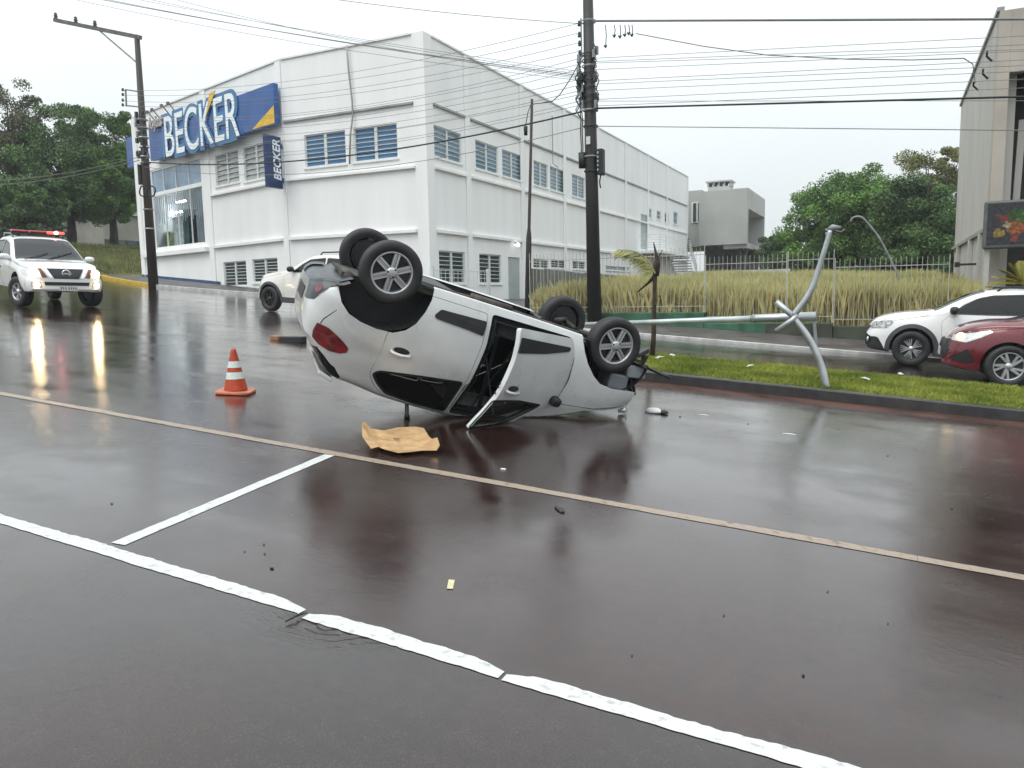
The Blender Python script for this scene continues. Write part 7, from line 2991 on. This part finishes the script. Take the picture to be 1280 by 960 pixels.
# white pickup with beacon bar, facing us
psh = Shell({
    'zT': [(-4.2, 1.0), (-4.15, 1.05), (-2.65, 1.08), (-2.5, 1.30), (-2.42, 1.66), (-2.2, 1.74), (-1.7, 1.765), (-1.3, 1.73), (-1.0, 1.60), (-0.7, 1.41), (-0.4, 1.22), (-0.25, 1.16), (0.0, 1.145), (0.35, 1.12), (0.6, 1.06), (0.74, 0.99), (0.80, 0.90), (0.84, 0.82), (0.86, 0.78)],
    'zb': [(-4.2, 0.55), (-3.6, 0.45), (0.2, 0.42), (0.6, 0.40), (0.86, 0.42)],
    'zM': [(-4.2, 0.75), (0, 0.74), (0.86, 0.6)],
    'wS': [(-4.2, 0.7), (-3.8, 0.82), (-0.3, 0.83), (0.3, 0.84), (0.6, 0.82), (0.75, 0.77), (0.82, 0.70), (0.86, 0.62)],
    'wM': [(-4.2, 0.72), (-3.8, 0.88), (-0.3, 0.90), (0.3, 0.905), (0.55, 0.87), (0.72, 0.81), (0.80, 0.75), (0.86, 0.65)],
    'zB': [(-4.2, 0.94), (-2.5, 1.09), (-1, 1.09), (-0.3, 1.07), (0.3, 1.03), (0.6, 0.97), (0.86, 0.74)],
    'wB': [(-4.2, 0.7), (-3.6, 0.83), (-1, 0.85), (-0.2, 0.84), (0.3, 0.82), (0.6, 0.76), (0.75, 0.70), (0.86, 0.60)]}, tum=0.30, rc=0.09)
psp = dict(mid=-1.6, cat='pickup', arches=[(0.0, 0.40, 0.46, 0.46), (-3.2, 0.40, 0.46, 0.46)],
           windows=[[(-0.62, 1.12), (-0.95, 1.38), (-1.15, 1.53), (-1.6, 1.62), (-1.62, 1.13)], [(-1.70, 1.13), (-1.68, 1.62), (-2.2, 1.60), (-2.35, 1.45), (-2.4, 1.14)]],
           doors=[[(-0.58, 0.5), (-0.52, 1.08), (-0.9, 1.37), (-1.12, 1.58), (-1.65, 1.66), (-1.65, 0.5)], [(-1.665, 0.5), (-1.665, 1.66), (-2.25, 1.64), (-2.44, 1.45), (-2.45, 0.5)]],
           handles=[(-1.5, 0.95), (-2.3, 0.95)], glass=M_GLASSD, screen=(-1.16, -0.28), screen_m=M_GLASSC, hood=(-0.3, 0.66), hoodline=lambda X: pchip([(-0.3, 1.085), (0.3, 1.05), (0.66, 0.96)])(X),
           mirror=(-0.62, 1.17), wb=3.2, steer=(0.30, 0.0), track=1.56, R=0.37, rr=0.21, tw=0.25, style='six', cab=-1.2)
pk = make_vehicle('pickup_truck', 'white pickup with red light bar and lit headlamps approaching on the wet road', psp, psh, pose(-18.95, 12.62, math.radians(-19)), M_CARWHITE)
# wheel-side arches read from the front; front face pieces
pk.nose_patch('grille', [(-0.27, 0.735), (-0.20, 0.735), (0.20, 0.735), (0.27, 0.735), (0.40, 0.975), (-0.40, 0.975)], M_TRIM, 0.02, 0.08)
pk.nose_patch('grille_strut', [(0.285, 0.735), (0.36, 0.735), (0.50, 0.985), (0.415, 0.985)], M_CHROME, 0.035, 0.08, sides=(1, -1))
pk.nose_patch('headlamp', [(0.40, 0.76), (0.66, 0.735), (0.86, 0.80), (0.845, 0.93), (0.70, 0.975), (0.52, 0.975)], M_LENS, 0.012, 0.05, sides=(1, -1))
pk.nose_patch('indicator', [(0.41, 0.765), (0.52, 0.75), (0.60, 0.965), (0.525, 0.968)], mat('indicator_brown', (0.10, 0.035, 0.02), 0.25, var=0.3), 0.02, 0.03, sides=(1, -1))
pk.nose_patch('bumper', [(-0.80, 0.43), (-0.5, 0.41), (0.5, 0.41), (0.80, 0.43), (0.85, 0.55), (0.84, 0.70), (0.6, 0.722), (-0.6, 0.722), (-0.84, 0.70), (-0.85, 0.55)], M_CARWHITE, 0.055, 0.14)
pk.nose_patch('bumper_intake', [(-0.48, 0.575), (0.48, 0.575), (0.50, 0.655), (-0.50, 0.655)], M_TRIM, 0.065, 0.03)
pk.nose_patch('fog_recess', [(0.55, 0.52), (0.76, 0.53), (0.76, 0.645), (0.58, 0.65)], M_GREYP, 0.062, 0.03, sides=(1, -1))
pk.nose_patch('lower_valance', [(-0.70, 0.37), (0.70, 0.37), (0.74, 0.425), (-0.74, 0.425)], M_TRIM, -0.03, 0.06)
for s_ in (1, -1):
    for nm, (yy, zz, r_, o_) in (('headlamp_bulb', (0.68, 0.86, 0.095, 0.05)), ('fog_lamp', (0.665, 0.585, 0.06, 0.08))):
        fxx = psh.front_x(yy, zz) + o_
        mb = MB()
        mb.cs = True
        mb.lathe([(r_, 0.0), (r_ * 0.8, 0.02), (0.001, 0.03)], 16, Matrix.Translation((fxx, yy * s_, zz)) @ Vector((1, 0.25 * s_, 0)).to_track_quat('Z', 'Y').to_matrix().to_4x4())
        pk.part(mb, nm, M_HEAD)
# round emblem on the grille
mb = MB()
mb.cs = True
fxx = psh.front_x(0, 0.86) + 0.03
mb.tube([(fxx, 0.085 * math.cos(t), 0.86 + 0.085 * math.sin(t)) for t in [2 * math.pi * k / 20 for k in range(20)]], 0.014, 6, closed=True)
mb.cs = False
mb.box(fxx - 0.01, fxx + 0.016, -0.11, 0.11, 0.84, 0.88)
pk.part(mb, 'emblem', M_CHROME)
plate(pk, psh.front_x(0, 0.5) + 0.06, 0.02, 0.51, 0.40, 0.12, True)
# light bar
mb = MB()
mb.box(-1.62, -1.32, -0.62, 0.62, 1.785, 1.82)
for y in (-0.45, 0.45):
    mb.box(-1.52, -1.42, y - 0.04, y + 0.04, 1.745, 1.785)
pk.part(mb, 'light_bar_base', M_TRIM)
for a, b, m_ in ((-0.61, -0.22, M_REDLENS), (-0.20, 0.20, M_REDLENS), (0.22, 0.61, M_BEACON)):
    mb = MB()
    mb.box(-1.58, -1.36, a, b, 1.823, 1.89)
    pk.part(mb, 'beacon', m_, bevel=0.03)
mb = MB()
mb.cs = True
mb.lathe([(0.001, -0.05), (0.05, -0.02), (0.05, 0.02), (0.001, 0.05)], 12, Matrix.Translation((-1.35, 0.40, 1.858)))
pk.part(mb, 'beacon_lamp', M_BEACON2)
mb = MB()
mb.cs = True
mb.tube([(-0.30, -0.1, 1.17), (-0.45, 0.2, 1.265), (-0.62, 0.55, 1.355)], 0.010, 5)
mb.tube([(-0.30, -0.6, 1.165), (-0.42, -0.3, 1.25), (-0.55, -0.02, 1.335)], 0.010, 5)
pk.part(mb, 'wiper', M_TRIM)
for s_ in (1, -1):
    mb = MB()
    mb.cs = True
    mb.tube([(-1.3, 0.60 * s_, 1.70), (-1.45, 0.62 * s_, 1.785), (-2.1, 0.62 * s_, 1.79), (-2.25, 0.60 * s_, 1.71)], 0.022, 7)
    pk.part(mb, 'roof_rail', M_GREYP)
# ------------------------------------------------------------------ small things on the road
# traffic cone
cg = on_g(295, 491)
cone = anchor('traffic_cone', cg)
tag(cone, 'orange traffic cone with two white bands standing on the wet road', 'cone')
M_ORANGE = mat('cone_orange', (0.42, 0.055, 0.018), 0.5, var=0.2, vs=12, bump=0.1, bs=40)
M_ORANGE2 = mat('cone_base', (0.50, 0.16, 0.09), 0.45, var=0.2, vs=12)
M_BANDW = mat('cone_band', (0.60, 0.68, 0.64), 0.4, var=0.12, vs=14)
Mc = Matrix.Translation(cg)
mb = MB()
r_ = 0.19
base = []
for i in range(32):
    t = 2 * math.pi * i / 32
    k = (abs(math.cos(t)) ** 6 + abs(math.sin(t)) ** 6) ** (-1 / 6)
    base.append((r_ * k * math.cos(t + 0.5), r_ * k * math.sin(t + 0.5)))
mb.prism([Mc @ Vector((x, y, gz(x) + 0.004)) for x, y in base], (0, 0, 0.03))
mb.build('base', M_ORANGE2, cone, bevel=0.008)
H_, rb0, rt0 = 0.47, 0.135, 0.03


def rad(z):
    return rb0 + (rt0 - rb0) * z / H_


for z0_, z1_, m_, nm in ((0.034, 0.16, M_ORANGE, 'cone_body'), (0.16, 0.235, M_BANDW, 'reflective_band'), (0.235, 0.285, M_ORANGE, 'cone_body'), (0.285, 0.355, M_BANDW, 'reflective_band'), (0.355, H_ + 0.03, M_ORANGE, 'cone_body')):
    mb = MB()
    mb.cs = True
    ex = 0.0025 if nm == 'reflective_band' else 0.0
    pr = [(rad(z0_) + ex, z0_), (rad(z1_) + ex, z1_)]
    if z1_ > 0.45:
        pr = [(rad(z0_), z0_), (rad(H_), H_), (rt0 * 0.9, H_ + 0.02), (0.016, H_ + 0.022), (0.012, H_ + 0.01)]
    mb.lathe(pr, 28, Mc)
    mb.build(nm, m_, cone)

# flattened cardboard box
M_CARD = mat('cardboard', (0.40, 0.24, 0.11), 0.85, var=0.22, vs=7, bump=0.3, bs=30, col2=(0.52, 0.34, 0.17))
outl = [(452, 534), (456, 531), (464, 539), (480, 541), (497, 537), (520, 536), (530, 538), (536, 548), (541, 553), (547, 551), (550, 560), (546, 566), (528, 566), (512, 568), (498, 569), (482, 565), (472, 561), (464, 564), (458, 556), (453, 549)]
up_ = [0.10, 0.11, 0.05, 0.02, 0.012, 0.012, 0.02, 0.02, 0.03, 0.09, 0.05, 0.015, 0.01, 0.01, 0.01, 0.01, 0.012, 0.02, 0.03, 0.05]
P2 = []
for (x, y), u in zip(outl, up_):
    p = on_g(x, y, u * 0.9)
    P2.append(p)
cen = sum(P2, Vector()) / len(P2)
rings = 5
vs, fs = [], []
n = len(P2)
rr4 = random.Random(4)
for k in range(rings):
    t = (k + 1) / rings
    for i in range(n):
        q = cen.lerp(P2[i], t)
        lift = up_[i] * max(0, (t - 0.55) / 0.45) ** 1.5
        q.z = gz(q.x) + 0.010 + lift + (rr4.uniform(0, 0.016) if k < rings - 1 else 0.002) + 0.004
        vs.append(q)
vs.append(Vector((cen.x, cen.y, gz(cen.x) + 0.018)))
for i in range(n):
    fs.append((len(vs) - 1, i, (i + 1) % n))
    for k in range(rings - 1):
        fs.append((k * n + i, (k + 1) * n + i, (k + 1) * n + (i + 1) % n, k * n + (i + 1) % n))
mb = MB()
mb.cs = False
mb.add(vs, fs)
cbo = mb.build('cardboard_sheet', M_CARD, fix=True)
sm_ = cbo.modifiers.new('thick', 'SOLIDIFY')
sm_.thickness = 0.004
tag(cbo, 'crumpled brown flattened cardboard sheet lying beside the overturned car', 'cardboard')
# punched hole
mb = MB()
q = on_g(496, 549.5, 0.03)
mb.prism([q + Vector((0.022 * math.cos(t) * 1.5, 0.012 * math.sin(t), 0.004)) for t in [2 * math.pi * k / 9 for k in range(9)]], (0, 0, 0.003))
mb.build('hole', mat('hole_dark', (0.05, 0.03, 0.018), 0.9), cbo)


def shard(px, py, pts, h, m, name, label, cat, group=None, lift=0.003):
    c_ = on_g(px, py)
    mb = MB()
    r3 = random.Random(int(px * 7 + py))
    top = [Vector((c_.x + x, c_.y + y, gz(c_.x + x) + lift + h * r3.uniform(0.5, 1.0))) for x, y in pts]
    bot = [Vector((c_.x + x * 1.05, c_.y + y * 1.05, gz(c_.x + x) + lift)) for x, y in pts]
    k = len(pts)
    mb.add(top + bot, [tuple(range(k))] + [(i, (i + 1) % k, k + (i + 1) % k, k + i) for i in range(k)])
    o = mb.build(name, m, bevel=min(0.004, h * 0.3))
    tag(o, label, cat, group)
    return o


M_WSH = mat('white_shard', (0.66, 0.68, 0.69), 0.35, var=0.1)
M_BSH = mat('black_shard', (0.014, 0.014, 0.016), 0.4, var=0.3)
M_PAPER = mat('pale_yellow_paper', (0.52, 0.50, 0.30), 0.8, var=0.12, vs=20)
# torn white and black housing in front of the wreck
hs = anchor('broken_lamp_housing', on_g(822, 517))
tag(hs, 'broken white and black lamp housing lying in front of the wreck', 'car debris')
for (p_, rad_, m_, nm) in (((817, 516), 0.075, M_WSH, 'white_shell'), ((828, 517), 0.055, M_BSH, 'black_socket')):
    q = on_g(*p_)
    mb = MB()
    mb.cs = True
    mb.lathe([(0.001, 0.0), (rad_, 0.005), (rad_ * 0.95, rad_ * 0.45), (rad_ * 0.55, rad_ * 0.85), (0.001, rad_ * 0.9)], 12, Matrix.Translation(q) @ Matrix.Diagonal((1.3, 0.8, 0.85, 1)))
    mb.build(nm, m_, hs)
shard(563, 731, [(0.011, -0.050), (0.036, -0.038), (-0.008, 0.054), (-0.034, 0.042)], 0.002, M_PAPER, 'paper_scrap', 'small pale yellow paper scrap lying flat on the wet asphalt', 'paper')
shard(700, 638, [(-0.05, 0.03), (-0.01, 0.035), (0.02, 0.01), (0.045, -0.03), (0.02, -0.045), (-0.015, -0.01)], 0.012, M_BSH, 'plastic_fragment', 'black broken plastic fragment beside the tan line', 'car debris')
shard(987, 543, [(-0.07, -0.012), (0.0, 0.02), (0.06, 0.0), (0.02, -0.012)], 0.008, M_WSH, 'plastic_fragment', 'pale thin plastic fragment alone on the road before the bent post', 'car debris')
shard(880, 519, [(-0.05, -0.01), (0.0, 0.015), (0.05, 0.0), (0.02, -0.01)], 0.006, M_WSH, 'plastic_fragment', 'thin pale sliver beside the broken lamp housing', 'car debris')
shard(629, 587, [(-0.02, -0.01), (0.02, -0.012), (0.018, 0.014), (-0.015, 0.012)], 0.008, M_WSH, 'plastic_fragment', 'tiny white chip between the wreck and the tan line', 'car debris')
for i, (x, y, s_) in enumerate(((368, 772, 0.10),)):
    a, b = on_g(357, 777, 0.012), on_g(384, 766, 0.012)
    mb = MB()
    mb.cs = True
    mb.tube([a, a.lerp(b, 0.5) + Vector((0, 0, 0.006)), b], [0.003, 0.0045, 0.002], 6)
    o = mb.build('twig', mat('twig_dark', (0.03, 0.022, 0.018), 0.8))
    tag(o, 'short dark twig lying across the broken white line', 'twig')
for i, (x, y, s_) in enumerate(((340, 711, 0.016), (331, 693, 0.011), (330, 681, 0.010), (1004, 845, 0.012), (1110, 570, 0.014), (1047, 537, 0.016), (935, 530, 0.014), (957, 527, 0.012), (1035, 740, 0.008), (306, 690, 0.008), (1190, 636, 0.014), (850, 521, 0.02), (1240, 650, 0.012), (790, 820, 0.008), (905, 770, 0.008), (140, 630, 0.012), (1110, 780, 0.008))):
    r5 = random.Random(i)
    s_ *= 0.6
    pts = [(s_ * r5.uniform(0.7, 1.5) * math.cos(t), s_ * r5.uniform(0.6, 1.2) * math.sin(t)) for t in [2 * math.pi * k / 6 for k in range(6)]]
    shard(x, y, pts, s_ * 0.6, M_BSH, 'grit_crumb', 'small dark crumb of debris scattered on the wet road', 'debris', 'dark crumbs scattered on the road')
# litter on the turf
for i, (x, y, s_) in enumerate(((938, 458, 0.06), (1082, 474, 0.075), (824, 447, 0.08), (1126, 468, 0.05), (840, 444, 0.05))):
    q = on_g(x, y, KH + 0.04)
    r5 = random.Random(i + 50)
    mb = MB()
    k = 7
    top = [Vector((q.x + s_ * r5.uniform(0.6, 1.2) * math.cos(t), q.y + s_ * r5.uniform(0.5, 1.0) * math.sin(t), q.z - 0.02 + r5.uniform(0, 0.05))) for t in [2 * math.pi * j / k for j in range(k)]]
    mb.add(top + [q + Vector((0, 0, 0.03))], [(j, (j + 1) % k, k) for j in range(k)])
    o = mb.build('litter_scrap', mat('wet_paper', (0.50, 0.50, 0.46), 0.7, var=0.2, vs=12), fix=False)
    o.modifiers.new('thick', 'SOLIDIFY').thickness = 0.006
    tag(o, 'crumpled whitish paper scrap lying on the green median turf', 'litter', 'paper scraps on the median turf')
for i, (x, y) in enumerate(((873, 417), (898, 418), (850, 414))):
    shard(x, y, [(-0.1, -0.03), (0.02, 0.06), (0.12, 0.0), (0.03, -0.05)], 0.03, M_WSH, 'pavement_litter', 'pale litter scrap on the pavement below the green wall', 'litter', 'scraps on the far pavement', lift=0.115)
# rear wiper arm and aerial hanging from the wreck down to the road
mb = MB()
mb.cs = True
a_ = HC.world((-1.98, 0.60, 1.44))
mb.tube([a_ + Vector((0, 0, 0.03)), Vector((a_.x, a_.y - 0.01, gz(a_.x) + 0.05)), Vector((a_.x + 0.01, a_.y - 0.02, gz(a_.x) + 0.005))], [0.022, 0.024, 0.034], 6)
mb.build('aerial', M_TRIM, hero)
# amber reflector block on the road behind the wreck
bl = on_g(347, 425)
mb = MB()
mb.box(bl.x - 0.12, bl.x + 0.10, bl.y - 0.08, bl.y + 0.08, bl.z - 0.01, bl.z + 0.085)
o = mb.build('orange_block', mat('orange_plastic', (0.26, 0.14, 0.07), 0.5, var=0.25, vs=10), bevel=0.02)
tag(o, 'small orange-brown block on the road behind the rear bumper of the wreck', 'block')
mb = MB()
mb.box(bl.x + 0.10, bl.x + 0.62, bl.y - 0.07, bl.y + 0.09, bl.z - 0.05, bl.z + 0.07)
mb.build('dark_end', M_TRIM, o, bevel=0.02)

# ------------------------------------------------------------------ rain haze
hb = MB()
hb.box(-90, 60, -40, 100, -16, 22)
hz = hb.build('haze', None)
hz.data.materials.clear()
hm = bpy.data.materials.new('haze')
hm.use_nodes = True
hn = hm.node_tree.nodes
hn.remove(hn['Principled BSDF'])
hv = hn.new('ShaderNodeVolumePrincipled')
hv.inputs['Color'].default_value = (0.93, 0.97, 1.0, 1)
hv.inputs['Density'].default_value = 0.0007
hm.node_tree.links.new(hv.outputs[0], hn['Material Output'].inputs['Volume'])
hz.data.materials.append(hm)
tag(hz, kind='stuff')
